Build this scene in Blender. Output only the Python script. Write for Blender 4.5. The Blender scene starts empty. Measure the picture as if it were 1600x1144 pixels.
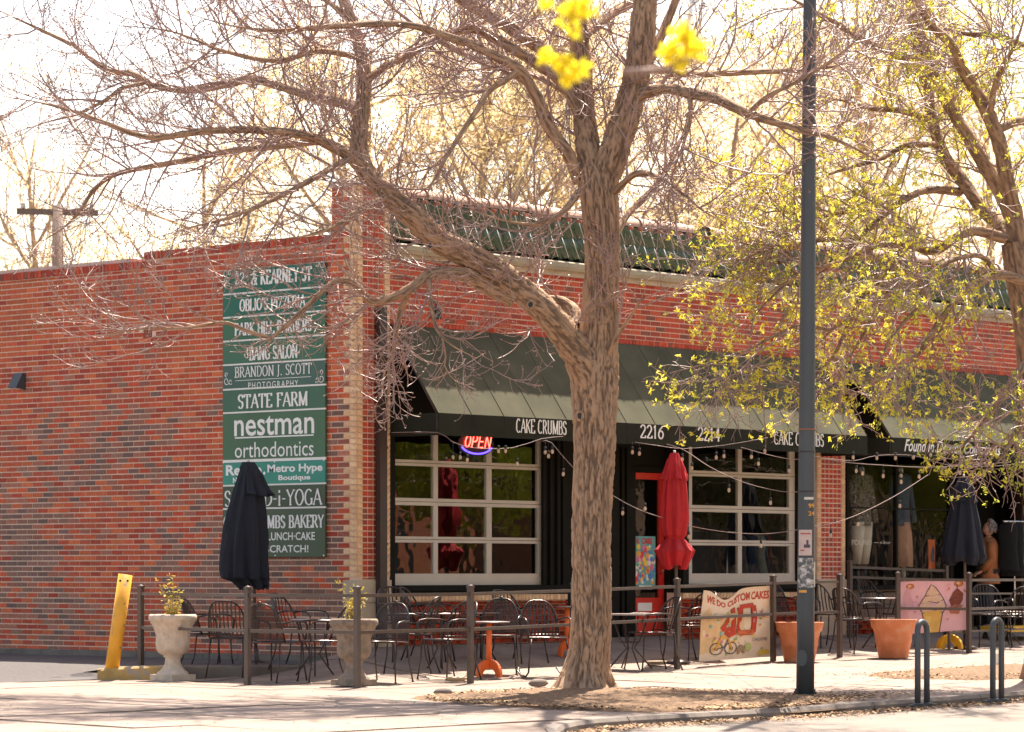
import bpy, math, random
import numpy as np
from mathutils import Vector, Matrix, noise as mnoise
R = math.radians
rnd = random.Random(11)
scene = bpy.context.scene
COL = scene.collection
# ---------------------------------------------------------------- camera
# world x runs along the shop front (to the right), y runs into the building, corner of the building at 0,0
F = 5076.0; W0 = 1600; H0 = 1144; HZ = 893.0
FX, FY = 0.7519, 0.6592
RX, RY = 0.6592, -0.7519
CX = -(RX * -1.82 + FX * 38.0); CY = -(RY * -1.82 + FY * 38.0); CZ = 0.88
cam_d = bpy.data.cameras.new('camera'); cam = bpy.data.objects.new('camera', cam_d); COL.objects.link(cam)
cam.location = (CX, CY, CZ); cam.rotation_euler = (R(90), 0, math.atan2(-FX, FY))
cam_d.sensor_width = 36; cam_d.lens = F / W0 * 36; cam_d.shift_y = (HZ - H0 / 2) / W0
cam_d.clip_start = 0.5; cam_d.clip_end = 2000
cam_d.dof.use_dof = True; cam_d.dof.focus_distance = 35.5; cam_d.dof.aperture_fstop = 3.2
scene.camera = cam
# ---------------------------------------------------------------- world, sun, exposure
SUN = Vector((0.888, 0.46, 0)).normalized(); SEL = R(60.5)
SUNV = Vector((SUN.x * math.cos(SEL), SUN.y * math.cos(SEL), math.sin(SEL)))
wd = bpy.data.worlds.new('World'); scene.world = wd; wd.use_nodes = True
nt = wd.node_tree; bg = nt.nodes['Background']
sky = nt.nodes.new('ShaderNodeTexSky'); sky.sky_type = 'NISHITA'; sky.sun_disc = False
sky.sun_elevation = SEL; sky.sun_rotation = math.atan2(SUN.x, SUN.y)
sky.air_density = 1.0; sky.dust_density = 1.6; sky.ozone_density = 0.6
hsv = nt.nodes.new('ShaderNodeMix'); hsv.data_type = 'RGBA'; hsv.blend_type = 'MULTIPLY'; hsv.inputs[0].default_value = 1
hsv.inputs[7].default_value = (1.18, 1.0, 0.85, 1)
nt.links.new(sky.outputs[0], hsv.inputs[6]); nt.links.new(hsv.outputs[2], bg.inputs[0])
bg.inputs[1].default_value = 0.10
sd = bpy.data.lights.new('sun', 'SUN'); so = bpy.data.objects.new('sun', sd); COL.objects.link(so)
sd.energy = 4.7; sd.angle = R(0.53); sd.color = (1.0, 0.89, 0.77)
so.rotation_euler = SUNV.to_track_quat('Z', 'Y').to_euler(); so.location = (10, 10, 30)
vs = scene.view_settings; scene.display_settings.display_device = 'sRGB'
vs.view_transform = 'Standard'; vs.look = 'None'; vs.gamma = 1; vs.exposure = 1.86
scene.render.engine = 'CYCLES'
scene.render.resolution_x = 1024; scene.render.resolution_y = 732

# ---------------------------------------------------------------- measuring helpers (real positions from angles)
def at(px, py, Z):
    X = (px - 800) / F * Z
    return Vector((CX + RX * X + FX * Z, CY + RY * X + FY * Z, CZ + (HZ - py) / F * Z))
def ray(px):
    a = (px - 800) / F
    return RX * a + FX, RY * a + FY
def fx(px, y=0.0):                       # x on the plane y
    dx, dy = ray(px); Z = (y - CY) / dy
    return CX + dx * Z
def fz(px, py, y=0.0):
    dx, dy = ray(px); Z = (y - CY) / dy
    return CZ + (HZ - py) / F * Z
def ly(px, x=0.0):
    dx, dy = ray(px); Z = (x - CX) / dx
    return CY + dy * Z
def lz(px, py, x=0.0):
    dx, dy = ray(px); Z = (x - CX) / dx
    return CZ + (HZ - py) / F * Z
def depth(p): return (p[0] - CX) * FX + (p[1] - CY) * FY
def sstep(a, b, t):
    t = min(1, max(0, (t - a) / (b - a))); return t * t * (3 - 2 * t)
KERB = -8.1
def g(x, y):
    v = -y
    s = 0.128 - 0.0045 * max(-2.5, min(10, x))
    w = max(v, -x, 0.0)
    z = -s * 2.45 * (1 - (1 - min(w, 2.45) / 2.45) ** 1.8) - 0.014 * max(0, min(v, 9) - 2.45)
    return z
def alley(x, y):
    return -0.18 - 0.17 * sstep(2.3, 4.2, -x)
def og(px, py, h=None, f=g):
    lo, hi = 15.0, 60.0
    for _ in range(50):
        m = (lo + hi) / 2; p = at(px, py, m)
        if p.z > f(p.x, p.y): lo = m
        else: hi = m
    p = at(px, py, lo); p.z = f(p.x, p.y); return p

# ---------------------------------------------------------------- materials
M = {}
def nodes(m):
    m.use_nodes = True; return m.node_tree, m.node_tree.nodes['Principled BSDF']
def mat(name, col, rough=0.7, metal=0.0, var=0.12, scale=8.0, bump=0.0, bscale=40.0, spec=None, attr=None, stretch=None, dark=None, transl=0.0):
    m = bpy.data.materials.new(name); nt, b = nodes(m)
    L = nt.links.new; N = nt.nodes.new
    tc = N('ShaderNodeTexCoord'); mp = N('ShaderNodeMapping'); L(tc.outputs['Object'], mp.inputs[0])
    if stretch: mp.inputs['Scale'].default_value = stretch
    n1 = N('ShaderNodeTexNoise'); n1.inputs['Scale'].default_value = scale; n1.inputs['Detail'].default_value = 6
    L(mp.outputs[0], n1.inputs['Vector'])
    rp = N('ShaderNodeMapRange'); rp.inputs[1].default_value = .3; rp.inputs[2].default_value = .7
    rp.inputs[3].default_value = 1 - var; rp.inputs[4].default_value = 1 + var
    L(n1.outputs[0], rp.inputs[0])
    mx = N('ShaderNodeMix'); mx.data_type = 'RGBA'; mx.blend_type = 'MULTIPLY'; mx.inputs[0].default_value = 1
    if attr:
        a = N('ShaderNodeAttribute'); a.attribute_name = attr; L(a.outputs['Color'], mx.inputs[6])
    else: mx.inputs[6].default_value = (*col, 1)
    L(rp.outputs[0], mx.inputs[7])
    out = mx.outputs[2]
    if dark:
        n3 = N('ShaderNodeTexNoise'); n3.inputs['Scale'].default_value = dark[1]; n3.inputs['Detail'].default_value = 8; n3.inputs['Roughness'].default_value = .65
        L(tc.outputs['Object'], n3.inputs['Vector'])
        r3 = N('ShaderNodeMapRange'); r3.inputs[1].default_value = dark[2]; r3.inputs[2].default_value = dark[3]; L(n3.outputs[0], r3.inputs[0])
        m3 = N('ShaderNodeMix'); m3.data_type = 'RGBA'; L(r3.outputs[0], m3.inputs[0]); L(out, m3.inputs[6]); m3.inputs[7].default_value = (*dark[0], 1)
        out = m3.outputs[2]
    L(out, b.inputs['Base Color'])
    b.inputs['Roughness'].default_value = rough; b.inputs['Metallic'].default_value = metal
    if spec is not None: b.inputs['Specular IOR Level'].default_value = spec
    if bump:
        n2 = N('ShaderNodeTexNoise'); n2.inputs['Scale'].default_value = bscale; n2.inputs['Detail'].default_value = 5
        L(mp.outputs[0], n2.inputs['Vector'])
        bp = N('ShaderNodeBump'); bp.inputs['Strength'].default_value = bump; bp.inputs['Distance'].default_value = 0.01
        L(n2.outputs[0], bp.inputs['Height']); L(bp.outputs[0], b.inputs['Normal'])
    if transl:
        t = N('ShaderNodeBsdfTranslucent'); L(out, t.inputs[0]); ms = N('ShaderNodeMixShader'); ms.inputs[0].default_value = transl
        L(b.outputs[0], ms.inputs[1]); L(t.outputs[0], ms.inputs[2]); L(ms.outputs[0], nt.nodes['Material Output'].inputs[0])
    M[name] = m; return m
def emis(name, col, s):
    m = bpy.data.materials.new(name); nt, b = nodes(m)
    b.inputs['Base Color'].default_value = (*[c * .5 for c in col], 1); b.inputs['Emission Color'].default_value = (*col, 1); b.inputs['Emission Strength'].default_value = s
    M[name] = m; return m
def glassm(name, tint=(.9, .92, .9), rough=0.0, wav=0.05, ior=1.5):
    m = bpy.data.materials.new(name); m.use_nodes = True; nt = m.node_tree; nt.nodes.clear(); N = nt.nodes.new; L = nt.links.new
    o = N('ShaderNodeOutputMaterial'); ms = N('ShaderNodeMixShader'); tr = N('ShaderNodeBsdfTransparent'); gl = N('ShaderNodeBsdfGlossy'); fr = N('ShaderNodeFresnel')
    fr.inputs[0].default_value = ior; tr.inputs[0].default_value = (*tint, 1); gl.inputs['Roughness'].default_value = rough; gl.inputs[0].default_value = (1, 1, 1, 1)
    tc = N('ShaderNodeTexCoord'); n = N('ShaderNodeTexNoise'); n.inputs['Scale'].default_value = 5; n.inputs['Detail'].default_value = 1
    bp = N('ShaderNodeBump'); bp.inputs['Strength'].default_value = wav; bp.inputs['Distance'].default_value = .05
    L(tc.outputs['Object'], n.inputs['Vector']); L(n.outputs[0], bp.inputs['Height']); L(bp.outputs[0], gl.inputs['Normal'])
    ge = N('ShaderNodeNewGeometry'); iv = N('ShaderNodeMath'); iv.operation = 'SUBTRACT'; iv.inputs[0].default_value = 1; L(ge.outputs['Backfacing'], iv.inputs[1]); mu = N('ShaderNodeMath'); mu.operation = 'MULTIPLY'; L(fr.outputs[0], mu.inputs[0]); L(iv.outputs[0], mu.inputs[1]); L(mu.outputs[0], ms.inputs[0]); L(tr.outputs[0], ms.inputs[1]); L(gl.outputs[0], ms.inputs[2]); L(ms.outputs[0], o.inputs[0])
    M[name] = m; return m

mat('brick', (1, 1, 1), .85, attr='bc', var=.18, scale=25, bump=.35, bscale=90)
mat('mortar', (.74, .53, .40), .95, var=.15, scale=4, bump=.3, bscale=120)
mat('stone', (.50, .40, .28), .85, var=.12, scale=3, bump=.2)
mat('coping', (.50, .40, .33), .8, var=.15)
mat('darkgreen', (.011, .010, .007), .75, spec=.12, var=.2, scale=3)
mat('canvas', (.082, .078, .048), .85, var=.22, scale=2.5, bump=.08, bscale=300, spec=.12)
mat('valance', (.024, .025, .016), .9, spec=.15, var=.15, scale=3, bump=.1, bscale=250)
mat('frame', (.52, .46, .38), .5, var=.06, scale=3)
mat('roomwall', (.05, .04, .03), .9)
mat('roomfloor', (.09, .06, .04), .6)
mat('brownpipe', (.045, .026, .020), .5)
mat('gutter', (.34, .29, .19), .45, var=.1, scale=3)
mat('tile', (.048, .095, .050), .22, var=.3, scale=5, spec=.8, dark=((.12, .10, .05), 3.0, .60, .75))
mat('ridge', (.46, .30, .22), .7, var=.2, scale=4, bump=.2)
mat('clay', (.35, .12, .06), .8)
mat('white', (.82, .80, .74), .6, var=.04)
mat('offwhite', (.60, .54, .44), .7, var=.08)
mat('reddoor', (.62, .035, .022), .4, var=.08)
mat('black', (.012, .012, .013), .5)
mat('iron', (.040, .026, .022), .34, metal=.35, var=.2, spec=.7)
mat('fencepaint', (.085, .060, .048), .45, var=.15, scale=6, spec=.5)
mat('polepaint', (.060, .066, .070), .5, var=.12, scale=3, stretch=(1, 1, .3))
mat('concrete', (.225, .168, .132), .9, var=.16, scale=1.3, bump=.25, bscale=60, dark=((.125, .092, .070), 2.2, .50, .74))
mat('kerbconc', (.16, .132, .11), .9, var=.2, scale=4, bump=.4, bscale=50)
mat('asphalt', (.075, .064, .060), .95, var=.25, scale=30, bump=.5, bscale=120)
mat('streetconc', (.17, .138, .112), .9, var=.15, scale=2, bump=.4, bscale=90)
mat('mulch', (.14, .080, .038), .95, var=.5, scale=26, bump=1.0, bscale=60)
mat('litter', (1, 1, 1), .9, attr='bc', var=.1)
mat('yellow', (.72, .34, .02), .5, var=.1, scale=5, dark=((.33, .20, .10), 9, .58, .66))
mat('navy', (.007, .009, .017), .85, var=.2, scale=6, bump=.2, bscale=200)
mat('redcloth', (.42, .006, .010), .75, var=.15, scale=6, bump=.2, bscale=200)
mat('terracotta', (.58, .20, .085), .75, var=.18, scale=5, bump=.2, dark=((.50, .32, .22), 5, .54, .70))
mat('urnstone', (.56, .45, .34), .9, var=.16, scale=14, bump=.5, bscale=60)
mat('urnold', (.24, .185, .14), .95, var=.3, scale=14, bump=.6, bscale=60)
mat('orange', (.80, .155, .03), .45, var=.05)
mat('fadedpaint', (.46, .30, .10), .8, var=.2, scale=6, dark=((.33, .27, .22), 9, .5, .6))
mat('yellowpaint', (.75, .42, .02), .45)
mat('tabletop', (.33, .27, .25), .3, metal=.4)
mat('wood', (.20, .13, .09), .8, var=.3, scale=5, stretch=(6, 6, .6))
mat('leafyellow', (.80, .70, .08), .6, var=.25, scale=3, transl=.5)
mat('leafgreen', (.50, .54, .06), .6, var=.3, scale=3, transl=.5)
mat('leafpale', (.86, .70, .36), .7, var=.25, scale=.6, transl=.5)
mat('leafdark', (.11, .12, .035), .6, var=.4, scale=.8, transl=.3)
mat('blossom', (.85, .72, .03), .6, var=.15, scale=9, transl=.6)
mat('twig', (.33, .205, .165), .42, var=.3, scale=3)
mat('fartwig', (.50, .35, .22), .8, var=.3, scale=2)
mat('rubber', (.02, .02, .02), .8)
mat('chrome', (.6, .6, .6), .25, metal=1)
glassm('glass', ior=2.0, wav=.05)
glassm('displayglass', ior=1.5, wav=.04)
glassm('bulbglass', tint=(.95, .93, .88), wav=0)
emis('neonred', (1.0, .06, .04), 3.0); emis('neonblue', (.10, .06, .9), 1.2)
# bark: plates and furrows follow the ridge attribute carried by the limb meshes
def bark(name, hi, lo):
    m = bpy.data.materials.new(name); nt, b = nodes(m); N = nt.nodes.new; L = nt.links.new
    a = N('ShaderNodeAttribute'); a.attribute_name = 'ridge'
    tc = N('ShaderNodeTexCoord'); n = N('ShaderNodeTexNoise'); n.inputs['Scale'].default_value = 75; n.inputs['Detail'].default_value = 4
    mp = N('ShaderNodeMapping'); mp.inputs['Scale'].default_value = (1, 1, .35); L(tc.outputs['Object'], mp.inputs[0]); L(mp.outputs[0], n.inputs['Vector'])
    ad = N('ShaderNodeMath'); ad.operation = 'MULTIPLY_ADD'; L(n.outputs[0], ad.inputs[0]); ad.inputs[1].default_value = .5; ad.inputs[2].default_value = -.25
    sm = N('ShaderNodeMath'); sm.operation = 'ADD'; L(a.outputs['Fac'], sm.inputs[0]); L(ad.outputs[0], sm.inputs[1])
    cr = N('ShaderNodeValToRGB'); cr.color_ramp.elements[0].position = .25; cr.color_ramp.elements[0].color = (*lo, 1); cr.color_ramp.elements[1].position = .75; cr.color_ramp.elements[1].color = (*hi, 1)
    L(sm.outputs[0], cr.inputs[0]); L(cr.outputs[0], b.inputs['Base Color']); b.inputs['Roughness'].default_value = .9
    bp = N('ShaderNodeBump'); bp.inputs['Strength'].default_value = .6; bp.inputs['Distance'].default_value = .01; L(n.outputs[0], bp.inputs['Height']); L(bp.outputs[0], b.inputs['Normal'])
    M[name] = m
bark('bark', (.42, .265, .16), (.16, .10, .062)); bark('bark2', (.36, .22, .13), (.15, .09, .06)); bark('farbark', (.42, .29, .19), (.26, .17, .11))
M['canvas'].node_tree.nodes['Principled BSDF'].inputs['Sheen Weight'].default_value = 0.0
M['canvas'].node_tree.nodes['Principled BSDF'].inputs['Sheen Roughness'].default_value = .3
M['canvas'].node_tree.nodes['Principled BSDF'].inputs['Sheen Tint'].default_value = (1, .93, .72, 1)

# ---------------------------------------------------------------- mesh builder
class MB:
    def __init__(s): s.v = []; s.f = []; s.c = []; s.sm = []; s.col = None; s.smooth = False
    def add(s, vs, fs):
        o = len(s.v); s.v.extend([tuple(p) for p in vs]); s.f.extend([tuple(i + o for i in f) for f in fs])
        s.c.extend([s.col] * len(fs)); s.sm.extend([s.smooth] * len(fs)); return s
    def box(s, x0, x1, y0, y1, z0, z1, open_=None):
        vs = [(x0, y0, z0), (x1, y0, z0), (x1, y1, z0), (x0, y1, z0), (x0, y0, z1), (x1, y0, z1), (x1, y1, z1), (x0, y1, z1)]
        fs = {'b': (0, 3, 2, 1), 't': (4, 5, 6, 7), 'f': (0, 1, 5, 4), 'r': (1, 2, 6, 5), 'k': (2, 3, 7, 6), 'l': (3, 0, 4, 7)}
        return s.add(vs, [q for k, q in fs.items() if not open_ or k not in open_])
    def obox(s, c, ax, ay, az):          # oriented box: centre and three half vectors
        c = Vector(c); ax = Vector(ax); ay = Vector(ay); az = Vector(az)
        vs = [c - ax - ay - az, c + ax - ay - az, c + ax + ay - az, c - ax + ay - az, c - ax - ay + az, c + ax - ay + az, c + ax + ay + az, c - ax + ay + az]
        return s.add(vs, [(0, 3, 2, 1), (4, 5, 6, 7), (0, 1, 5, 4), (1, 2, 6, 5), (2, 3, 7, 6), (3, 0, 4, 7)])
    def tube(s, pts, r, n=8, cap=True, closed=False):
        pts = [Vector(p) for p in pts]; k = len(pts)
        rr = r if isinstance(r, (list, tuple)) else [r] * k
        vs = []; up = None; old = s.smooth; s.smooth = True
        for i, p in enumerate(pts):
            if closed: t = pts[(i + 1) % k] - pts[i - 1]
            else: t = pts[min(i + 1, k - 1)] - pts[max(i - 1, 0)]
            t.normalize()
            if up is None:
                up = Vector((0, 0, 1)) if abs(t.z) < .9 else Vector((1, 0, 0))
            a = t.cross(up)
            if a.length < 1e-4: a = t.cross(Vector((0, 1, .1)))
            a.normalize(); b = t.cross(a).normalized(); up = -b if False else a.cross(t)
            for j in range(n):
                q = 2 * math.pi * j / n; vs.append(p + (a * math.cos(q) + b * math.sin(q)) * rr[i])
        fs = []
        for i in range(k if closed else k - 1):
            i2 = (i + 1) % k
            for j in range(n):
                j2 = (j + 1) % n; fs.append((i * n + j, i * n + j2, i2 * n + j2, i2 * n + j))
        s.add(vs, fs); s.smooth = False
        if cap and not closed:
            o = len(s.v) - len(vs)
            s.f.append(tuple(o + j for j in range(n - 1, -1, -1))); s.f.append(tuple(o + (k - 1) * n + j for j in range(n)))
            s.c.extend([s.col] * 2); s.sm.extend([False] * 2)
        s.smooth = old; return s
    def lathe(s, prof, n=24, c=(0, 0, 0), fold=None, cap=True):
        vs = []; k = len(prof); old = s.smooth; s.smooth = True
        for i, (r, z) in enumerate(prof):
            for j in range(n):
                q = 2 * math.pi * j / n; rr = r if fold is None else r * fold(q, i / (k - 1), i)
                vs.append((c[0] + rr * math.cos(q), c[1] + rr * math.sin(q), c[2] + z))
        fs = [(i * n + j, i * n + (j + 1) % n, (i + 1) * n + (j + 1) % n, (i + 1) * n + j) for i in range(k - 1) for j in range(n)]
        s.add(vs, fs)
        if cap:
            s.smooth = False; o = len(s.v) - len(vs)
            s.f += [tuple(o + j for j in range(n - 1, -1, -1)), tuple(o + (k - 1) * n + j for j in range(n))]; s.c += [s.col] * 2; s.sm += [False] * 2
        s.smooth = old; return s
    def prism(s, poly, d0, d1, fn):      # poly of 2d points, fn(u,w,d)->xyz
        n = len(poly); vs = [fn(a, b, d0) for a, b in poly] + [fn(a, b, d1) for a, b in poly]
        return s.add(vs, [tuple(range(n - 1, -1, -1)), tuple(range(n, 2 * n))] + [(i, (i + 1) % n, n + (i + 1) % n, n + i) for i in range(n)])
    def mesh(s, name='mesh'):
        me = bpy.data.meshes.new(name); me.from_pydata(s.v, [], s.f)
        me.polygons.foreach_set('use_smooth', s.sm)
        if any(c is not None for c in s.c):
            a = me.color_attributes.new('bc', 'FLOAT_COLOR', 'CORNER'); arr = []
            for f, c in zip(s.f, s.c): arr.extend(list((*(c or (.5, .5, .5)), 1.0)) * len(f))
            a.data.foreach_set('color', arr)
        me.update(); return me
def link(name, me, m, parent=None, kind=None, label=None):
    o = bpy.data.objects.new(name, me); COL.objects.link(o)
    if m is not None and me is not None and not me.materials: me.materials.append(M[m] if isinstance(m, str) else m)
    if parent is not None: o.parent = parent
    if kind: o['kind'] = kind
    if label: o['label'] = label
    return o
def part(name, mb, m, parent, **k): return link(name, mb.mesh(name), m, parent, **k)
def struct(name, mb, m, parent=None): return link(name, mb.mesh(name), m, parent, kind='structure')
def thing(name, label, cat, loc=(0, 0, 0), rz=0, group=None):
    o = bpy.data.objects.new(name, None); COL.objects.link(o); o.location = loc; o.rotation_euler = (0, 0, rz); o.empty_display_size = .1
    o['label'] = label; o['category'] = cat
    if group: o['group'] = group
    return o
def tag(o, label, cat, group=None):
    o['label'] = label; o['category'] = cat
    if group: o['group'] = group
    return o
KIDS = {}
def kids(o): return [c for c in bpy.data.objects if c.parent == o]
def dup(root, loc, rz, label, group=None, scale=None):
    r = root.copy(); COL.objects.link(r); r.location = loc; r.rotation_euler = (0, 0, rz); r['label'] = label
    if group: r['group'] = group
    if scale: r.scale = scale
    for ch in kids(root):
        c = ch.copy(); COL.objects.link(c); c.parent = r
        for g2 in kids(ch):
            d = g2.copy(); COL.objects.link(d); d.parent = c
    return r
# ---------------------------------------------------------------- lettering: serif capitals drawn by strokes, or the built-in sans
def arc(cx, cy, rx, ry, a0, a1, n=10):
    return [(cx + rx * math.cos(R(a0 + (a1 - a0) * i / n)), cy + ry * math.sin(R(a0 + (a1 - a0) * i / n))) for i in range(n + 1)]
GL = {  # width, strokes (points), serif points
 'A': (.72, [[(.04, 0), (.36, 1)], [(.36, 1), (.68, 0)], [(.17, .35), (.56, .35)]], [(.04, 0), (.68, 0)]),
 'B': (.62, [[(.12, 0), (.12, 1)], [(.12, 1), (.33, 1)] + arc(.33, .76, .2, .24, 90, -90) + [(.12, .52)], [(.33, .52)] + arc(.35, .26, .22, .26, 90, -90) + [(.12, 0)]], [(.08, 0), (.08, 1)]),
 'C': (.66, [arc(.38, .5, .31, .5, 50, 310, 16)], []),
 'D': (.70, [[(.12, 0), (.12, 1)], [(.12, 1), (.3, 1)] + arc(.3, .5, .34, .5, 90, -90, 14) + [(.12, 0)]], [(.08, 0), (.08, 1)]),
 'E': (.60, [[(.12, 0), (.12, 1)], [(.12, 1), (.54, 1), (.54, .85)], [(.12, .52), (.42, .52)], [(.12, 0), (.56, 0), (.56, .17)]], [(.08, 0), (.08, 1)]),
 'F': (.56, [[(.12, 0), (.12, 1)], [(.12, 1), (.52, 1), (.52, .83)], [(.12, .5), (.42, .5)]], [(.12, 0), (.08, 1)]),
 'G': (.70, [arc(.38, .5, .31, .5, 48, 330, 16), [(.62, .05), (.62, .42)]], [(.62, .42)]),
 'H': (.74, [[(.12, 0), (.12, 1)], [(.62, 0), (.62, 1)], [(.12, .5), (.62, .5)]], [(.12, 0), (.12, 1), (.62, 0), (.62, 1)]),
 'I': (.30, [[(.15, 0), (.15, 1)]], [(.15, 0), (.15, 1)]),
 'J': (.36, [[(.2, 1), (.2, .1), (.14, -.08), (.03, -.12)]], [(.2, 1)]),
 'K': (.68, [[(.12, 0), (.12, 1)], [(.6, 1), (.14, .45)], [(.27, .58), (.62, 0)]], [(.12, 0), (.12, 1), (.58, 1), (.62, 0)]),
 'L': (.56, [[(.12, 0), (.12, 1)], [(.12, 0), (.52, 0), (.52, .18)]], [(.08, 0), (.12, 1)]),
 'M': (.88, [[(.12, 0), (.12, 1)], [(.12, 1), (.44, .05)], [(.44, .05), (.76, 1)], [(.76, 1), (.76, 0)]], [(.12, 0), (.1, 1), (.76, 0), (.78, 1)]),
 'N': (.76, [[(.12, 0), (.12, 1)], [(.12, 1), (.64, 0)], [(.64, 0), (.64, 1)]], [(.12, 0), (.1, 1), (.64, 1)]),
 'O': (.74, [arc(.37, .5, .31, .5, 90, 450, 22)], []),
 'P': (.60, [[(.12, 0), (.12, 1)], [(.12, 1), (.32, 1)] + arc(.32, .73, .22, .27, 90, -90) + [(.12, .46)]], [(.12, 0), (.08, 1)]),
 'R': (.68, [[(.12, 0), (.12, 1)], [(.12, 1), (.32, 1)] + arc(.32, .75, .21, .25, 90, -90) + [(.12, .5)], [(.32, .5), (.62, 0)]], [(.12, 0), (.08, 1), (.63, 0)]),
 'S': (.56, [[(.48, .8)] + arc(.28, .76, .19, .24, 30, 250, 10) + arc(.28, .25, .21, .25, 75, -150, 12)], []),
 'T': (.64, [[(.32, 0), (.32, 1)], [(.04, .84), (.04, 1), (.6, 1), (.6, .84)]], [(.32, 0)]),
 'U': (.72, [[(.12, 1), (.12, .3)] + arc(.36, .3, .24, .3, 180, 360, 10) + [(.6, 1)]], [(.12, 1), (.6, 1)]),
 'Y': (.68, [[(.05, 1), (.34, .48)], [(.63, 1), (.34, .48)], [(.34, .5), (.34, 0)]], [(.05, 1), (.63, 1), (.34, 0)]),
 'Z': (.62, [[(.06, .84), (.08, 1), (.54, 1), (.06, 0), (.56, 0), (.56, .17)]], []),
 'i': (.30, [[(.15, 0), (.15, .62)], [(.15, .84), (.15, .96)]], [(.15, 0)]),
 '&': (.80, [[(.70, .0), (.22, .72)] + arc(.36, .8, .15, .18, 200, -20, 8) + [(.42, .6), (.14, .36)] + arc(.3, .22, .22, .22, 150, 330, 8) + [(.66, .5)]], []),
 '1': (.42, [[(.08, .84), (.22, 1), (.22, 0)]], [(.22, 0)]),
 '2': (.56, [arc(.27, .74, .2, .26, 165, -30, 10) + [(.06, .02), (.5, .02), (.52, .16)]], []),
 '4': (.60, [[(.42, 0), (.42, 1), (.05, .3), (.56, .3)]], [(.42, 0)]),
 '6': (.58, [[(.46, .98), (.2, .7)] + arc(.29, .3, .22, .3, 160, 520, 16)], []),
 '-': (.36, [[(.05, .42), (.31, .42)]], []), '.': (.24, [[(.12, .0), (.12, .08)]], []), "'": (.2, [[(.1, .8), (.1, 1)]], []), ' ': (.34, [], []),
}
def serif_mesh(mb, txt, width, height, fn0, w=.12, thin=.055, ser=.085, fixed=False):
    """letters laid into a width x height box; fn(a,b) -> xyz"""
    nd = (fn0(1, 0) - fn0(0, 0)).cross(fn0(0, 1) - fn0(0, 0)).normalized() * .0006; cnt = [0]
    def fn(a, b): cnt[0] += 1; return fn0(a, b) + nd * ((cnt[0] - 1) // 4 % 9)
    tot = sum(GL[c][0] for c in txt) + .06 * (len(txt) - 1); sx = width / tot; x = 0
    for c in txt:
        gw, st, sf = GL[c]
        for s_ in st:
            for (a, b), (c2, d2) in zip(s_[:-1], s_[1:]):
                ax, ay, bx, by = (x + a) * sx, b * height, (x + c2) * sx, d2 * height
                dx, dy = (c2 - a), (d2 - b); L_ = math.hypot(dx, dy) or 1
                vert = abs(dy) / L_; wd_ = (thin + (w - thin) * vert ** 1.5) * height * .5
                if c in 'AMNUYKZ' and dx * dy > 0 and c in 'AYKZ': wd_ *= .7
                lx, ly_ = bx - ax, by - ay; l = math.hypot(lx, ly_) or 1; nx, ny = -ly_ / l * wd_, lx / l * wd_; ex, ey = lx / l * wd_ * .35, ly_ / l * wd_ * .35
                mb.add([fn(ax + nx - ex, ay + ny - ey), fn(ax - nx - ex, ay - ny - ey), fn(bx - nx + ex, by - ny + ey), fn(bx + nx + ex, by + ny + ey)], [(0, 1, 2, 3)])
        for a, b in sf:
            cx, cy = (x + a) * sx, b * height; h = .035 * height; q = ser * height * 1.25
            cy += h * (1 if b < .3 else -1)
            mb.add([fn(cx - q, cy - h), fn(cx + q, cy - h), fn(cx + q, cy + h), fn(cx - q, cy + h)], [(0, 1, 2, 3)])
        x += gw + .06
def sans_mesh(mb, txt, width, height, fn, bold=0.0, shear=0.0, space=1.0):
    cu = bpy.data.curves.new('txt', 'FONT'); cu.body = txt; cu.size = 1; cu.offset = bold; cu.shear = shear; cu.resolution_u = 3; cu.space_character = space
    ob = bpy.data.objects.new('txt', cu); COL.objects.link(ob); bpy.context.view_layer.update()
    me = ob.evaluated_get(bpy.context.evaluated_depsgraph_get()).to_mesh()
    vs = [v.co.copy() for v in me.vertices]; fs = [tuple(p.vertices) for p in me.polygons]
    x0 = min(v.x for v in vs); x1 = max(v.x for v in vs); y0 = min(v.y for v in vs); y1 = max(v.y for v in vs)
    mb.add([fn((v.x - x0) / (x1 - x0) * width, (v.y - y0) / (y1 - y0) * height) for v in vs], fs)
    bpy.data.objects.remove(ob); bpy.data.curves.remove(cu)
# ================================================================ GROUND
def sheet(xs, ys, f, dz=0.0):
    mb = MB(); nx, ny = len(xs), len(ys)
    vs = [(x, y, f(x, y) + dz) for y in ys for x in xs]
    fs = [(j * nx + i, j * nx + i + 1, (j + 1) * nx + i + 1, (j + 1) * nx + i) for j in range(ny - 1) for i in range(nx - 1)]
    mb.smooth = True; mb.add(vs, fs); return mb
def lin(a, b, n): return [a + (b - a) * i / n for i in range(n + 1)]
struct('ground', sheet(lin(-400, 400, 16), lin(-400, 400, 16), lambda x, y: -1.0), 'asphalt')
SZ = lambda x, y: g(x, KERB) - 0.075 - 0.008 * max(0, min(6, KERB - y))
struct('street', sheet(lin(-60, 60, 60), lin(-30, KERB - 0.02, 20), SZ), 'streetconc')
struct('subgrade', sheet(lin(-60, 60, 120), lin(KERB, -0.0, 36), g, -0.03), 'kerbconc')
struct('alley_apron', sheet(lin(-60, -1.7, 80), lin(-0.01, 1.4, 10), g, -0.03), 'kerbconc')
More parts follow.
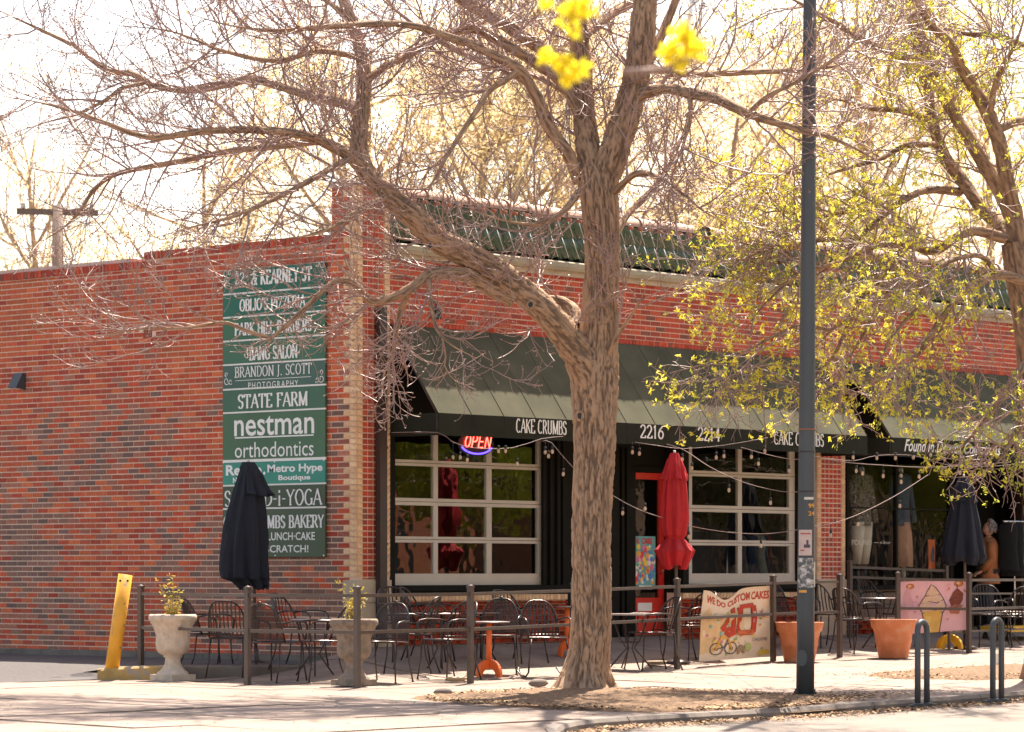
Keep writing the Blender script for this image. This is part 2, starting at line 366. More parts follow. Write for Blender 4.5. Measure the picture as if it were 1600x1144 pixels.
# sidewalk: cast slabs with open joints
side = link('sidewalk', None, None, None, 'structure')
def slab(x0, x1, y0, y1, jit=0.0):
    mb = MB(); n = 4; e = 0.007
    xs = lin(x0 + e, x1 - e, n); ys = lin(y0 + e, y1 - e, n); tx = rnd.uniform(-jit, jit); ty = rnd.uniform(-jit, jit); tz = rnd.uniform(-jit, 0) * .5
    cx, cy = (x0 + x1) / 2, (y0 + y1) / 2
    z = lambda x, y: g(x, y) + tz + (x - cx) * tx / 2 + (y - cy) * ty / 2
    vs = [(x, y, z(x, y)) for y in ys for x in xs]
    fs = [(j * 5 + i, j * 5 + i + 1, (j + 1) * 5 + i + 1, (j + 1) * 5 + i) for j in range(4) for i in range(4)]
    mb.add(vs, fs)
    rim = [i for i in range(5)] + [j * 5 + 4 for j in range(1, 5)] + [20 + i for i in range(3, -1, -1)] + [j * 5 for j in range(3, 0, -1)]
    lo = [(vs[i][0], vs[i][1], vs[i][2] - .06) for i in rim]; m = len(rim)
    top = [vs[i] for i in rim]
    mb.add(top + lo, [(i, m + i, m + (i + 1) % m, (i + 1) % m) for i in range(m)])
    part('slab', mb, 'concrete', side)
ROWS = [(-2.45, -0.02), (-4.6, -2.45), (-6.6, -4.6), (KERB + 0.16, -6.6)]
for ri, (y0, y1) in enumerate(ROWS):
    x = -15.0 + (0.7 if ri % 2 else 0)
    while x < 22:
        w = 1.85 if ri else 1.6
        if ri == 0 and x + w > -3.95 and x < 0.0:
            pass
        slab(x, x + w, y0, y1, .012); x += w
for i in range(8):                      # slabs beside the alley
    slab(-1.7 - 1.8 * i - 1.8, -1.7 - 1.8 * i, -0.015, 1.4, .004)
# alley of worn asphalt beside the wall
curb_pts = [(-2.9, 1.25), (-1.72, 0.02), (-0.05, -0.30)]
def curb_y(x):
    if x < curb_pts[1][0]:
        t = (x - curb_pts[0][0]) / (curb_pts[1][0] - curb_pts[0][0]); return curb_pts[0][1] + t * (curb_pts[1][1] - curb_pts[0][1])
    t = (x - curb_pts[1][0]) / (curb_pts[2][0] - curb_pts[1][0]); return curb_pts[1][1] + t * (curb_pts[2][1] - curb_pts[1][1])
mb = MB(); mb.smooth = True
xs = lin(-14, 0.0, 40); nr = 24; vs = []
for i, x in enumerate(xs):
    y0 = curb_y(x) if x > -2.9 else 1.25
    for j in range(nr + 1):
        y = y0 + (16 - y0) * (j / nr) ** 2; vs.append((x, y, alley(x, y) + .012 * mnoise.noise(Vector((x * 1.3, y * 1.3, 0)))))
mb.add(vs, [(i * (nr + 1) + j, (i + 1) * (nr + 1) + j, (i + 1) * (nr + 1) + j + 1, i * (nr + 1) + j + 1) for i in range(len(xs) - 1) for j in range(nr)])
struct('alley', mb, 'asphalt')
# pale curb, its end painted yellow by the bollard
def curb(name, pts, w, m, h=0.0, zf=alley, bot=.3, lab=None):
    mb = MB(); vs = []
    P = []
    for (a, b) in zip(pts[:-1], pts[1:]):
        for k in range(6): P.append((a[0] + (b[0] - a[0]) * k / 6, a[1] + (b[1] - a[1]) * k / 6))
    P.append(pts[-1])
    for i, (x, y) in enumerate(P):
        q = P[min(i + 1, len(P) - 1)]; p = P[max(i - 1, 0)]; d = Vector((q[0] - p[0], q[1] - p[1])).normalized(); nx, ny = -d.y, d.x
        z = zf(x, y) + h + .004 * rnd.uniform(-1, 1)
        for (o, dz) in ((-w / 2, -bot), (-w / 2, -.025), (-w / 2 + .025, 0), (w / 2 - .02, 0), (w / 2, -.02), (w / 2, -bot)): vs.append((x + nx * o, y + ny * o, z + dz))
    k = 6; n = len(P)
    mb.add(vs, [(i * k + j, (i + 1) * k + j, (i + 1) * k + j + 1, i * k + j + 1) for i in range(n - 1) for j in range(k - 1)] + [tuple(range(k)), tuple((n - 1) * k + j for j in range(k - 1, -1, -1))])
    return struct(name, mb, m)
curb('alley_curb', [(-2.30, .63), (-1.72, .02), curb_pts[2]], .14, 'kerbconc', .0)
curb('painted_curb', [(-2.90, 1.25), (-2.305, .635)], .14, 'fadedpaint', .0)
mb = MB()
for i in range(14):
    y0 = .02 + i * .6; mb.box(-.17, -.012, y0 + .003, y0 + .597, -.3, -.115 + rnd.uniform(-.006, .006))
struct('wall_footing', mb, 'kerbconc')
# cracks in the slabs: thin gaping lines following the ground
for (x0, y0, ln, an, sd2) in ((-5.5, -3.4, 2.6, .5, 1), (-7.6, -5.6, 2.2, -.4, 2), (.6, -5.2, 2.4, .3, 3), (3.4, -4.0, 1.8, -.7, 4), (-9.2, -4.0, 2.0, .9, 5), (-5.0, -7.3, 1.7, -.2, 6)):
    r_ = random.Random(sd2); mb = MB(); x, y, a = x0, y0, an; L0_ = []
    for i in range(26): L0_.append((x, y, .005 * (1 - abs(i - 13) / 14) + .002)); a += r_.uniform(-.45, .45) - (a - an) * .3; x += math.cos(a) * ln / 26; y += math.sin(a) * ln / 26
    vs = [];
    for (x, y, w) in L0_: vs += [(x, y - w, g(x, y - w) + .012), (x, y + w, g(x, y + w) + .012)]
    mb.add(vs, [(2 * i, 2 * i + 2, 2 * i + 3, 2 * i + 1) for i in range(25)]); part('crack', mb, 'asphalt', side)
# street kerb, cast in lengths
kb = link('kerb', None, None, None, 'structure')
x = -22.0
while x < 24:
    L_ = 1.9; mb = MB(); vs = []
    for k in range(5):
        xx = x + .006 + (L_ - .012) * k / 4
        def ky(xx): return KERB + (-.30 * sstep(-6.5, -11, -xx * -1) if False else 0) + (-.22 * min(3, max(0, -4.9 - xx)) ** 2)
        y = ky(xx); zt = g(xx, y)
        for (o, dz) in ((-.02, -.35), (-.01, -.03), (.02, .004), (.15, .006), (.16, -.3)): vs.append((xx, y + o, zt + dz))
    mb.add(vs, [(i * 5 + j, (i + 1) * 5 + j, (i + 1) * 5 + j + 1, i * 5 + j + 1) for i in range(4) for j in range(4)] + [(4, 3, 2, 1, 0), (20, 21, 22, 23, 24)])
    part('kerb_stone', mb, 'kerbconc', kb); x += L_

def kyf(x): return KERB - .22 * min(3, max(0, -4.9 - x)) ** 2
mb = MB(); mb.smooth = True; xs = lin(-60, -4.8, 110); vs = []
for x in xs:
    for j in range(7): y = KERB + .1 + (kyf(x) - KERB + .04) * j / 6; vs.append((x, y, g(x, y) - .006))
mb.add(vs, [(i * 7 + j, (i + 1) * 7 + j, (i + 1) * 7 + j + 1, i * 7 + j + 1) for i in range(len(xs) - 1) for j in range(6)])
struct('sidewalk_corner', mb, 'concrete')
# mulch bed round the big tree
def bed(name, cx, cy, rx, ry, h, seed, n=46):
    mb = MB(); mb.smooth = True; vs = []; fs = []
    for j in range(n + 1):
        for i in range(n + 1):
            a = -1 + 2 * i / n; b = -1 + 2 * j / n
            r = max(abs(a), abs(b)); ang = math.atan2(b, a)
            u_ = a * math.sqrt(1 - b * b / 2) * .6 + a * .4; v_ = b * math.sqrt(1 - a * a / 2) * .6 + b * .4
            wob = 1 + .10 * mnoise.noise(Vector((math.cos(ang) * 2, math.sin(ang) * 2, seed)))
            x = cx + u_ * rx * wob; y = cy + v_ * ry * wob
            e = 1 - sstep(.78, 1.0, r)
            vs.append((x, y, g(x, y) - .035 + e * (.05 + h * (1 - r * r)) + e * .018 * mnoise.noise(Vector((x * 7, y * 7, seed))) + e * .012 * mnoise.noise(Vector((x * 23, y * 23, seed)))))
    for j in range(n):
        for i in range(n): q = j * (n + 1) + i; fs.append((q, q + 1, q + n + 2, q + n + 1))
    mb.add(vs, fs); return link(name, mb.mesh(name), 'mulch', None, 'structure')
TB = og(914, 1079)
BC = (-2.6, -6.15); B2 = og(1215, 1093); B3 = og(1560, 1052)
bed('planting_bed', BC[0], BC[1], 1.95, 2.0, .04, 3.1, 90)
bed('planting_bed', B2.x, B2.y, .8, .5, .02, 7.7)
bed('planting_bed', B3.x, B3.y, 2.1, .95, .05, 9.7)
# loose leaves and bark chips: on the beds, in the gutter, a few on the slabs
mb = MB()
cols = [(.30, .17, .08), (.22, .12, .06), (.38, .25, .12), (.16, .09, .05), (.44, .31, .17), (.26, .15, .09)]
def chip(x, y, z, s):
    a = rnd.uniform(0, 6.28); t = rnd.uniform(-.6, .6); mb.col = rnd.choice(cols)
    dx, dy = math.cos(a) * s, math.sin(a) * s; ex, ey = -math.sin(a) * s * .5, math.cos(a) * s * .5
    mb.add([(x - dx, y - dy, z), (x + ex, y + ey, z + s * .5 * abs(t)), (x + dx, y + dy, z + s * t * .6 + .3 * s), (x - ex, y - ey, z + .004)], [(0, 3, 2, 1)])
for _ in range(15000):
    a = rnd.random() * 6.283; r = math.sqrt(rnd.random()); x = BC[0] + 1.95 * r * math.cos(a); y = BC[1] + 1.95 * r * math.sin(a)
    chip(x, y, g(x, y) + .025, rnd.uniform(.012, .035))
for _ in range(9000):
    x = rnd.uniform(-10, 10); y = KERB - .04 - abs(rnd.gauss(0, .22)) - (.22 * min(3, max(0, -4.9 - x)) ** 2); chip(x, y, SZ(x, y) + .01, rnd.uniform(.012, .035))
for _ in range(3500):
    x = rnd.gauss(B2.x, .8); y = rnd.gauss(B2.y - .3, .3); 
    if y < KERB + .1: continue
    chip(x, y, g(x, y) + .02, rnd.uniform(.01, .03))
for _ in range(3000):
    x = rnd.gauss(B3.x, 1.1); y = rnd.gauss(B3.y, .45)
    if y < KERB + .1: continue
    chip(x, y, g(x, y) + .04, rnd.uniform(.01, .03))
for _ in range(900):
    x = rnd.uniform(-10, 10); y = rnd.uniform(KERB + .1, -.2); chip(x, y, g(x, y) + .006, rnd.uniform(.008, .02))
link('leaf_litter', mb.mesh('leaf_litter'), 'litter', None, 'stuff')
tag(bpy.data.objects['leaf_litter'], 'dry brown leaves and bark chips scattered over beds, gutter and slabs', 'leaf litter')
for (px, py, s, lab) in ((693, 1088, .09, 'small dark stone at the left tip of the mulch bed'), (842, 1074, .10, 'flat grey stone just left of the big trunk'), (980, 1083, .055, 'small brown stone just right of the big trunk base')):
    p = og(px, py); mb = MB(); mb.smooth = True
    prof = [(.001, -.3), (.8, -.2), (1, .1), (.75, .45), (.3, .6), (.001, .62)]
    mb.lathe([(r * s, z * s) for r, z in prof], 9, fold=lambda q, t, i: 1 + .25 * math.sin(q * 2 + i) + .1 * math.sin(q * 3))
    o = link('rock', mb.mesh('rock'), 'kerbconc'); o.location = (p.x, p.y, p.z + .03); tag(o, lab, 'rock')

# ================================================================ BUILDING
bld = thing('brick_building', 'low red brick shop building with green tiled roof edge and dark awnings', 'building')
XE = 17.0                                   # right end
XP1 = fx(609); XP2a, XP2b = fx(1276), fx(1320)
RYY = .19; ZR = fz(615, 297, RYY); ZG = fz(615, 380, -.1); ZGT = fz(615, 392)    # ridge, gutter
ZPT = fz(600, 287)                          # pier top
ZBAND = fz(640, 510)                        # bottom of the brick band
ZW = lz(515, 367); ZW2 = lz(215, 409)       # side wall tops
YS1 = ly(518); YS2 = ly(228)
ZST = fz(560, 906)
CO = .0677; BL = .2032
redF = [(.46, .062, .026), (.52, .075, .030), (.40, .052, .024), (.33, .055, .030), (.48, .085, .034)]
redL = [(.55, .085, .034), (.62, .11, .040), (.46, .068, .032), (.50, .095, .042), (.66, .15, .05)]
gryL = [(.27, .135, .095), (.31, .15, .10), (.24, .125, .095), (.33, .145, .095), (.20, .11, .085)]
mixL = [(.40, .14, .085), (.44, .16, .10), (.36, .12, .075)]
tanB = [(.72, .47, .26), (.76, .51, .29), (.66, .42, .23), (.62, .38, .22)]
def colL(y, z):
    n = mnoise.noise(Vector((y * .75, z * .95, 3.3))) + .5 * mnoise.noise(Vector((y * 2.3, z * 3.1, 8.1)))
    t = n * 1.0 + (.20 - .30 * sstep(1.2, 3.4, z)) - .30 * sstep(2.8, 4.2, z) + .02 + .12 * (1 - sstep(2.0, 3.4, z)) + rnd.uniform(-.48, .48)
    c = rnd.choice(gryL) if t > .42 else (rnd.choice(mixL) if t > .22 else rnd.choice(redL))
    if t < -.75: c = (.56, .12, .04)
    k = rnd.uniform(.76, 1.02); return tuple(v * k for v in c)
def colF(x, z):
    c = rnd.choice(redF) if rnd.random() > .07 else (.24, .075, .045)
    k = rnd.uniform(.88, 1.12); return tuple(v * k for v in c)
BRICKS = []          # (face, s0, s1, z0, z1, colour, proud, pixel-priority)
def bond(face, s0, s1, z0, z1, colf, header=False, bl=BL, phase=0, pr=.0015, base=0.0, holes=(), prio=None):
    n0 = int(math.floor(z0 / CO)); r = n0
    while r * CO < z1 - .01:
        a = max(z0, r * CO); b = min(z1, (r + 1) * CO)
        if b - a > .02:
            off = 0 if header else (bl / 2 if r % 2 else 0)
            k = int(math.floor((s0 - off - phase) / bl))
            while k * bl + off + phase < s1 - .005:
                c = max(s0, k * bl + off + phase); d = min(s1, (k + 1) * bl + off + phase)
                if d - c > .03:
                    if not any(h[0] < (c + d) / 2 < h[1] and h[2] < (a + b) / 2 < h[3] for h in holes):
                        BRICKS.append((face, c + .0075, d - .0075, a + .0075, b - .0075, colf((c + d) / 2, (a + b) / 2), pr + base + rnd.uniform(-.001, .003), prio))
                k += 1
        r += 1
def brick_box(mb, B, origin=None):
    face, s0, s1, z0, z1, c, pr, _ = B; mb.col = c
    if face == 'F': x0, x1, y0, y1 = s0, s1, -pr, .02; op = 'k'
    else: x0, x1, y0, y1 = -pr, .02, s0, s1; op = 'r'
    if origin: x0 -= origin[0]; x1 -= origin[0]; y0 -= origin[1]; y1 -= origin[1]; z0 -= origin[2]; z1 -= origin[2]
    mb.box(x0, x1, y0, y1, z0, z1, open_=op)
# --- walls (mortar body)
wl = MB(); wl.box(0.004, .3, .004, YS1, -.4, ZPT - .06).box(.004, .3, YS1 + .0, YS2, -.4, ZW - .09).box(.004, .3, YS2, 16, -.4, ZW2 - .09)
wall_l = part('side_wall', wl, 'mortar', bld)
wf = MB()
wf.box(.3, XP1, .004, .35, -.4, ZPT - .06).box(XP1, XP2a, .004, .3, ZBAND, ZGT).box(XP2a, XP2b, .0, .35, -.4, ZGT + .35).box(XP2b, XE, .004, .3, ZBAND, ZGT)
ZBK = fz(620, 930)
XD0, XD1 = fx(890), fx(1070)
wf.box(XP1, XD0, .07, .3, -.4, ZBK).box(XD1, XP2a, .07, .3, -.4, ZBK)
wall_f = part('front_wall', wf, 'mortar', bld)
zmin = -.12
q0 = .115; q1 = .075
LH = [(ly(234), ly(224), 2.0, 2.0)]
VB = (ly(237), ly(224), lz(230, 527), lz(230, 512))
LHOLE = [VB]
zc = math.floor((ZW2 - .095) / CO) * CO; zc2 = math.floor((ZW - .095) / CO) * CO
bond('L', .11, 9.5, zmin, zc, colL, holes=LHOLE, prio='L')
bond('L', YS2, 9.5, zc, ZW2 - .095, colL, prio='L')
bond('L', .11, YS2, zc, zc2, colL, prio='L'); bond('L', YS1, YS2, zc2, ZW - .095, colL, prio='L')
bond('L', .11, YS1, zc2, ZPT - .065, colL, prio='L')
# tan quoins with a toothed edge
BR2 = []
r = 0; z = ZST + .3
BRICKS = [b for b in BRICKS if not (b[1] < .24 and b[3] > ZST and (int(b[3] / CO) % 2 == 0) and b[1] < .2)]
r = int(ZST / CO) + 1
QU = []
while r * CO < ZPT - .1:
    QU.append(('L', -.0, .20 if r % 2 == 0 else .105, r * CO + .005, (r + 1) * CO - .005, rnd.choice(tanB), .010, None))
    QU.append(('F', .012, .095, r * CO + .005, (r + 1) * CO - .005, rnd.choice(tanB), .010, None))
    QU.append(('F', XP1 - .10, XP1 - .005, r * CO + .005, (r + 1) * CO - .005, rnd.choice(tanB), .010, None))
    r += 1
bond('F', .10, XP1 - .105, ZST, ZPT - .065, colF, header=True, bl=(XP1 - .205) / 4, phase=.10, prio=None)
hdr_start = len(BRICKS)
# front band with soldier course above the awning
bond('F', XP1, XP2a, ZBAND + .07, ZGT, colF, prio='F')
bond('F', XP2b, XE, ZBAND + .07, ZGT, colF)
bond('F', XP2a + .1, XP2b - .09, fz(1300, 905) , ZGT + .3, colF, header=True, bl=(XP2b - XP2a - .19) / 5, phase=XP2a + .1)
def rowlock(x0, x1, z0, z1, y, colf, pitch=.0677):
    mb = MB(); x = x0
    while x < x1 - .03: mb.col = colf(x, z0); mb.box(x + .004, x + pitch - .004, y - .012, y + .05, z0 + .004, z1 - .004); x += pitch
    return mb
part('soldier_course', rowlock(XP1, XP2a, ZBAND, ZBAND + .07, 0, colF), 'brick', wall_f)['kind'] = 'stuff'
part('soldier_course', rowlock(XP2b, XE, ZBAND, ZBAND + .07, 0, colF), 'brick', wall_f)['kind'] = 'stuff'
tanf = lambda x, z: rnd.choice(tanB)
part('soldier_course', rowlock(XP1 - .02, XD0, ZBK - .075, ZBK + .0, .045, tanf), 'brick', wall_f)['kind'] = 'stuff'
part('soldier_course', rowlock(XD1, XP2a, ZBK - .075, ZBK + .0, .045, tanf), 'brick', wall_f)['kind'] = 'stuff'
bond('F', XP1, XD0, -.12, ZBK - .08, colF, base=-.066)
bond('F', XD1, XP2a, -.12, ZBK - .08, colF, base=-.066)
# pier 2 tan edges
r = int(ZST / CO) + 1
while r * CO < ZGT + .3:
    for (a, b) in ((XP2a, XP2a + .1), (XP2b - .09, XP2b)): QU.append(('F', a + .004, b - .004, r * CO + .004, (r + 1) * CO - .004, rnd.choice(tanB), .010, None))
    r += 1
# shared meshes for the individually built bricks, the rest joined
L_ind = sorted([b for b in BRICKS if b[7] == 'L' and abs(b[2] - b[1] - BL + .015) < .002], key=lambda b: abs(b[1] - 1.3) + abs(b[3] - 1.3) * .8)[:170]
F_ind = sorted([b for b in BRICKS if b[7] == 'F' and abs(b[2] - b[1] - BL + .015) < .002], key=lambda b: b[1])[:125]
indset = set(id(b) for b in L_ind + F_ind)
cache = {}
for b in L_ind + F_ind:
    key = (b[0], tuple(int(c * 12) for c in b[5]), int(b[6] * 700))
    if key not in cache:
        mb = MB(); brick_box(mb, (b[0], 0, b[2] - b[1], 0, b[4] - b[3], b[5], b[6], 0)); cache[key] = mb.mesh('brick'); cache[key].materials.append(M['brick'])
    o = bpy.data.objects.new('brick', cache[key]); COL.objects.link(o); o.parent = wall_l if b[0] == 'L' else wall_f
    o.location = (b[1], 0, b[3]) if b[0] == 'F' else (0, b[1], b[3])
for nm, fc, par in (('brickwork', 'L', wall_l), ('brickwork', 'F', wall_f)):
    mb = MB()
    for b in BRICKS:
        if id(b) not in indset and b[0] == fc: brick_box(mb, b)
    o = part(nm, mb, 'brick', par); o['kind'] = 'stuff'
qm = {}
for b in QU:
    if b[0] == 'L' or b[1] < 1.0:
        key = (b[0], b[5], round(b[2] - b[1], 3))
        if key not in qm: mb = MB(); brick_box(mb, (b[0], 0, b[2] - b[1], 0, b[4] - b[3], b[5], b[6], 0)); qm[key] = mb.mesh('corner_brick'); qm[key].materials.append(M['brick'])
        o = bpy.data.objects.new('corner_brick', qm[key]); COL.objects.link(o); o.parent = wall_l if b[0] == 'L' else wall_f
        o.location = (b[1], 0, b[3]) if b[0] == 'F' else (0, b[1], b[3])
mb = MB()
for b in QU:
    if not (b[0] == 'L' or b[1] < 1.0): brick_box(mb, b)
part('pale_edging', mb, 'brick', wall_f)['kind'] = 'stuff'
# stone bases of the piers
def stone(x0, x1, y0, y1, z0, z1, par): 
    mb = MB(); n = max(1, round((z1 - z0) / .3))
    for i in range(n):
        mb = MB(); mb.box(x0, x1, y0, y1, z0 + (z1 - z0) * i / n + .003, z0 + (z1 - z0) * (i + 1) / n - .003); part('stone_block', mb, 'stone', par)
stone(-.03, XP1 + .0, -.03, .19, -.3, ZST, wall_f)
stone(XP2a, XP2b, -.03, .05, -.3, fz(1300, 905), wall_f)
# coping: rowlock bricks on the side wall, concrete cap behind, stone cap on the pier
mb = MB(); y = .0
def cap_run(y0, y1, z, colfn):
    mb = MB(); y = y0
    while y < y1 - .03: mb.col = colfn(y, z); mb.box(-.02, .33, y + .004, y + .064, z - .09, z + rnd.uniform(-.003, .003)); y += .0677
    return mb
part('coping_course', cap_run(YS1, YS2, ZW, lambda a, b: colF(a, b)), 'brick', wall_l)['kind'] = 'stuff'
mb = cap_run(YS2, 10, ZW2, lambda a, b: colF(a, b)); part('coping_course', mb, 'brick', wall_l)['kind'] = 'stuff'
mb = MB(); mb.box(-.03, XP1 + .02, -.03, YS1 + .02, ZPT - .06, ZPT); part('cap_stone', mb, 'coping', wall_l)
mb = MB(); mb.box(.02, .6, YS2 + .3, 11, ZW2 + .002, ZW2 + .05); part('cap_stone', mb, 'coping', wall_l)
mb = MB(); mb.box(XP2a - .01, XP2b + .01, -.015, .4, ZGT + .35, ZGT + .42); part('cap_stone', mb, 'clay', wall_f)
mb = MB(); s0, s1, a, b = VB; n = 3
mb.box(.02, .03, s0, s1, a, b)
vent = part('wall_vent', mb, 'black', wall_l)
mb = MB(); mb.col = (.30, .07, .04)
for i in range(4):
    for j in range(3): mb.box(-.006, .02, s0 + (s1 - s0) * (i + .0) / 4, s0 + (s1 - s0) * (i + .42) / 4, a + (b - a) * j / 3, a + (b - a) * (j + 1) / 3)
for j in range(4): mb.box(-.008, .02, s0, s1, a + (b - a) * j / 3 - .008, a + (b - a) * j / 3 + .008)
part('grille', mb, 'brick', vent)
# --- body behind: flat roof, back walls, rooms
mb = MB(); mb.box(.3, XE, .45, 14, ZW2 - .5, ZW2 - .3).box(XP1, XE, RYY + .01, .5, ZW2 - .5, ZR - .1).box(.3, XE, 14, 14.2, -.4, ZW2 - .2).box(XE, XE + .2, 0, 14, -.4, ZW2 - .2)
part('roof_deck', mb, 'asphalt', bld)
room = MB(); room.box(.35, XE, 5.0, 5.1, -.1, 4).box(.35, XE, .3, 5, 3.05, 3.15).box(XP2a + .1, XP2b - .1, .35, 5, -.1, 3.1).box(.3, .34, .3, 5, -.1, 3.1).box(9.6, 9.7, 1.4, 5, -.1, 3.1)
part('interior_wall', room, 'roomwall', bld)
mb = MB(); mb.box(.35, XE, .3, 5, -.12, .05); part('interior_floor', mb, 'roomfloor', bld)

# --- roof: glazed barrel tiles in two courses, clay ridge
roof = part('roof_slope', MB().add([(XP1, -.02, ZG + .03), (XE, -.02, ZG + .03), (XE, RYY, ZR - .05), (XP1, RYY, ZR - .05)], [(0, 1, 2, 3)]).add([(XP1 + .002, -.02, ZG + .03), (XP1 + .002, .42, ZG + .03), (XP1 + .002, RYY, ZR - .05)], [(0, 1, 2)]), 'black', bld)
sl = Vector((0, RYY + .02, ZR - ZG - .08)); SL = sl.length; sd_ = sl.normalized(); nn = Vector((0, -sd_.z, sd_.y))
def tile_mesh(L_, pitch, r):
    mb = MB(); mb.smooth = True; vs = []; k = 8
    prof = []
    for i in range(k + 1):
        t = i / k; prof.append((-pitch / 2 + pitch * t, r * math.sin(math.pi * min(1, t / .68)) if t < .68 else -.012 * math.sin(math.pi * (t - .68) / .32)))
    for e, (d, lift) in enumerate(((0, .022), (L_, .0))):
        for (a, b) in prof: vs.append(Vector((a, 0, 0)) + sd_ * d + nn * (b + lift))
    for (a, b) in prof: vs.append(Vector((a, 0, 0)) + nn * (b + .022 - .016))
    n = k + 1
    mb.add(vs, [(i, i + 1, n + i + 1, n + i) for i in range(k)] + [(2 * n + i, 2 * n + i + 1, i + 1, i) for i in range(k)])
    me = mb.mesh('roof_tile'); me.materials.append(M['tile']); return me
def glint_mesh(L_):  # pale strip along the tile crest, a sun glint put into shape and colour
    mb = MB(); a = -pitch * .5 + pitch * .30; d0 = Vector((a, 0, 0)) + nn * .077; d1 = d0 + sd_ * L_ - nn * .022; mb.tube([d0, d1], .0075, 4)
    me = mb.mesh('glint_strip'); me.materials.append(M['offwhite']); return me
pitch = .205; Lt = SL / 2 + .05
em = glint_mesh(Lt - .04)
tm = [tile_mesh(Lt, pitch, .052), tile_mesh(Lt, pitch, .056)]
x = XP1 + .12; cnt = 0
while x < XE:
    for rr in (1, 0):
        p = Vector((x, -.02, ZG + .035)) + sd_ * (rr * (SL / 2 - .02)) + nn * .01
        o = bpy.data.objects.new('roof_tile', tm[rnd.randint(0, 1)]); COL.objects.link(o); o.parent = roof
        o.location = p + Vector((rnd.uniform(-.004, .004), 0, rnd.uniform(-.003, .003))); o.rotation_euler = (rnd.uniform(-.012, .012), rnd.uniform(-.01, .01), 0)
        o2 = bpy.data.objects.new('glint_strip', em); COL.objects.link(o2); o2.parent = roof; o2.location = o.location; o2.rotation_euler = o.rotation_euler
    x += pitch
mb = MB(); mb.smooth = True; prof = [(-.10, -.04)] + [(.10 * math.cos(R(a)) * -1, .085 * math.sin(R(a))) for a in range(0, 181, 22)]
def ridge_mesh(L_):
    mb = MB(); mb.smooth = True; vs = []
    pr = [(.105 * math.cos(R(180 - a)), .09 * math.sin(R(180 - a))) for a in range(-20, 201, 20)]
    for (d, s) in ((0, 1.12), (.05, 1.1), (.05, 1.0), (L_, .93)):
        for a, b in pr: vs.append((d, a * s, b * s))
    n = len(pr); mb.add(vs, [(e * n + i, e * n + i + 1, (e + 1) * n + i + 1, (e + 1) * n + i) for e in range(3) for i in range(n - 1)])
    me = mb.mesh('ridge_tile'); me.materials.append(M['ridge']); return me
rm = ridge_mesh(.42); x = XP1 + .02; prev = 0
while x < XE:
    if abs(x - fx(1098)) > .15:
        o = bpy.data.objects.new('ridge_tile', rm); COL.objects.link(o); o.parent = roof; o.location = (x, RYY, ZR - .05 + rnd.uniform(-.006, .006)); o.rotation_euler = (rnd.uniform(-.05, .05), rnd.uniform(-.015, .015), rnd.uniform(-.02, .02))
    x += .37
# clay infill between ridge and tiles
mb = MB(); x = XP1 + .1
while x < XE: mb.lathe([(.0, -.03), (.05, -.02), (.055, .02), (.0, .04)], 7, c=(x + rnd.uniform(-.01, .01), RYY - .08, ZR - .12), cap=False); x += pitch
part('ridge_mortar', mb, 'clay', roof)['kind'] = 'stuff'
# gutter
mb = MB(); prof = [(-.037, .0), (-.037, -.075), (-.05, -.105), (-.09, -.105), (-.115, -.06), (-.115, -.008), (-.107, -.0)]
for xa, xb in ((XP1 + .01, 4.1), (4.1, 7.9), (7.9, 12.2), (12.2, XE)):
    mb = MB(); vs = [(x_, y_, ZG + z_) for x_ in (xa + .002, xb - .002) for (y_, z_) in prof] + [(x_, y_ + .008, ZG + z_ + .008) for x_ in (xa + .002, xb - .002) for (y_, z_) in prof]; n = len(prof)
    mb.add(vs, [(i, i + 1, n + i + 1, n + i) for i in range(n - 1)] + [(2 * n + i, 3 * n + i, 3 * n + i + 1, 2 * n + i + 1) for i in range(n - 1)] + [(0, 2 * n, 2 * n + 1, 1)])
    part('gutter', mb, 'gutter', bld)
mb = MB(); mb.box(XP1, XE, -.035, .0, ZG - .17, ZG + .02); part('fascia', mb, 'stone', bld)
# downspout on the pier
mb = MB(); x0 = fx(584); x1 = fx(595)
mb.box(x0, x1, -.105, -.03, fz(590, 1000), fz(590, 480)); sp = part('downspout', mb, 'brownpipe', bld)
mb = MB()
for py in (560, 700, 850): z = fz(590, py); mb = MB(); mb.box(x0 - .012, x1 + .012, -.11, -.012, z - .012, z + .012); part('strap', mb, 'brownpipe', sp)
# ================================================================ WINDOWS, DOOR, SHOP FRONT
ZSILL = fz(615, 914.7, .12); 
RY1 = [(653, 666), (717.5, 727), (777.6, 789), (838, 847.5), (896.5, 914.7)]
RZ1 = [(fz(615, a, .12), fz(615, b, .12)) for a, b in RY1]
def overhead_door(label, cols, rails, nomid=False):
    x0, x1 = cols[0][0], cols[-1][1]
    w = thing_part('window', label)
    mb = MB()
    for i, (zt, zb) in enumerate(rails):
        if i in (0, 4): mb = MB(); mb.box(x0, x1, .115, .165, zb, zt); part('rail', mb, 'frame', w)
        else:
            mb = MB(); zm = (zt + zb) / 2; mb.box(x0, x1, .115, .165, zm + .004, zt); mb.box(x0, x1, .115, .165, zb, zm - .002); part('rail', mb, 'frame', w)
    for (a, b) in cols:
        for i in range(4):
            mb = MB(); mb.box(a, b, .117, .163, rails[i + 1][0] + .001, rails[i][1] - .001); part('stile', mb, 'frame', w)
    for i in range(4):
        for (p, q) in zip(cols[:-1], cols[1:]):
            mb = MB(); mb.box(p[1] + .001, q[0] - .001, .136, .141, rails[i + 1][0] + .001, rails[i][1] - .001); part('pane', mb, 'glass', w)
    return w
def thing_part(name, label=None):
    o = bpy.data.objects.new(name, None); COL.objects.link(o); o.parent = bld
    if label: o['label'] = label
    return o
c1 = [(fx(a, .12), fx(b, .12)) for a, b in ((612, 617), (677, 684), (760, 768), (840, 847))]
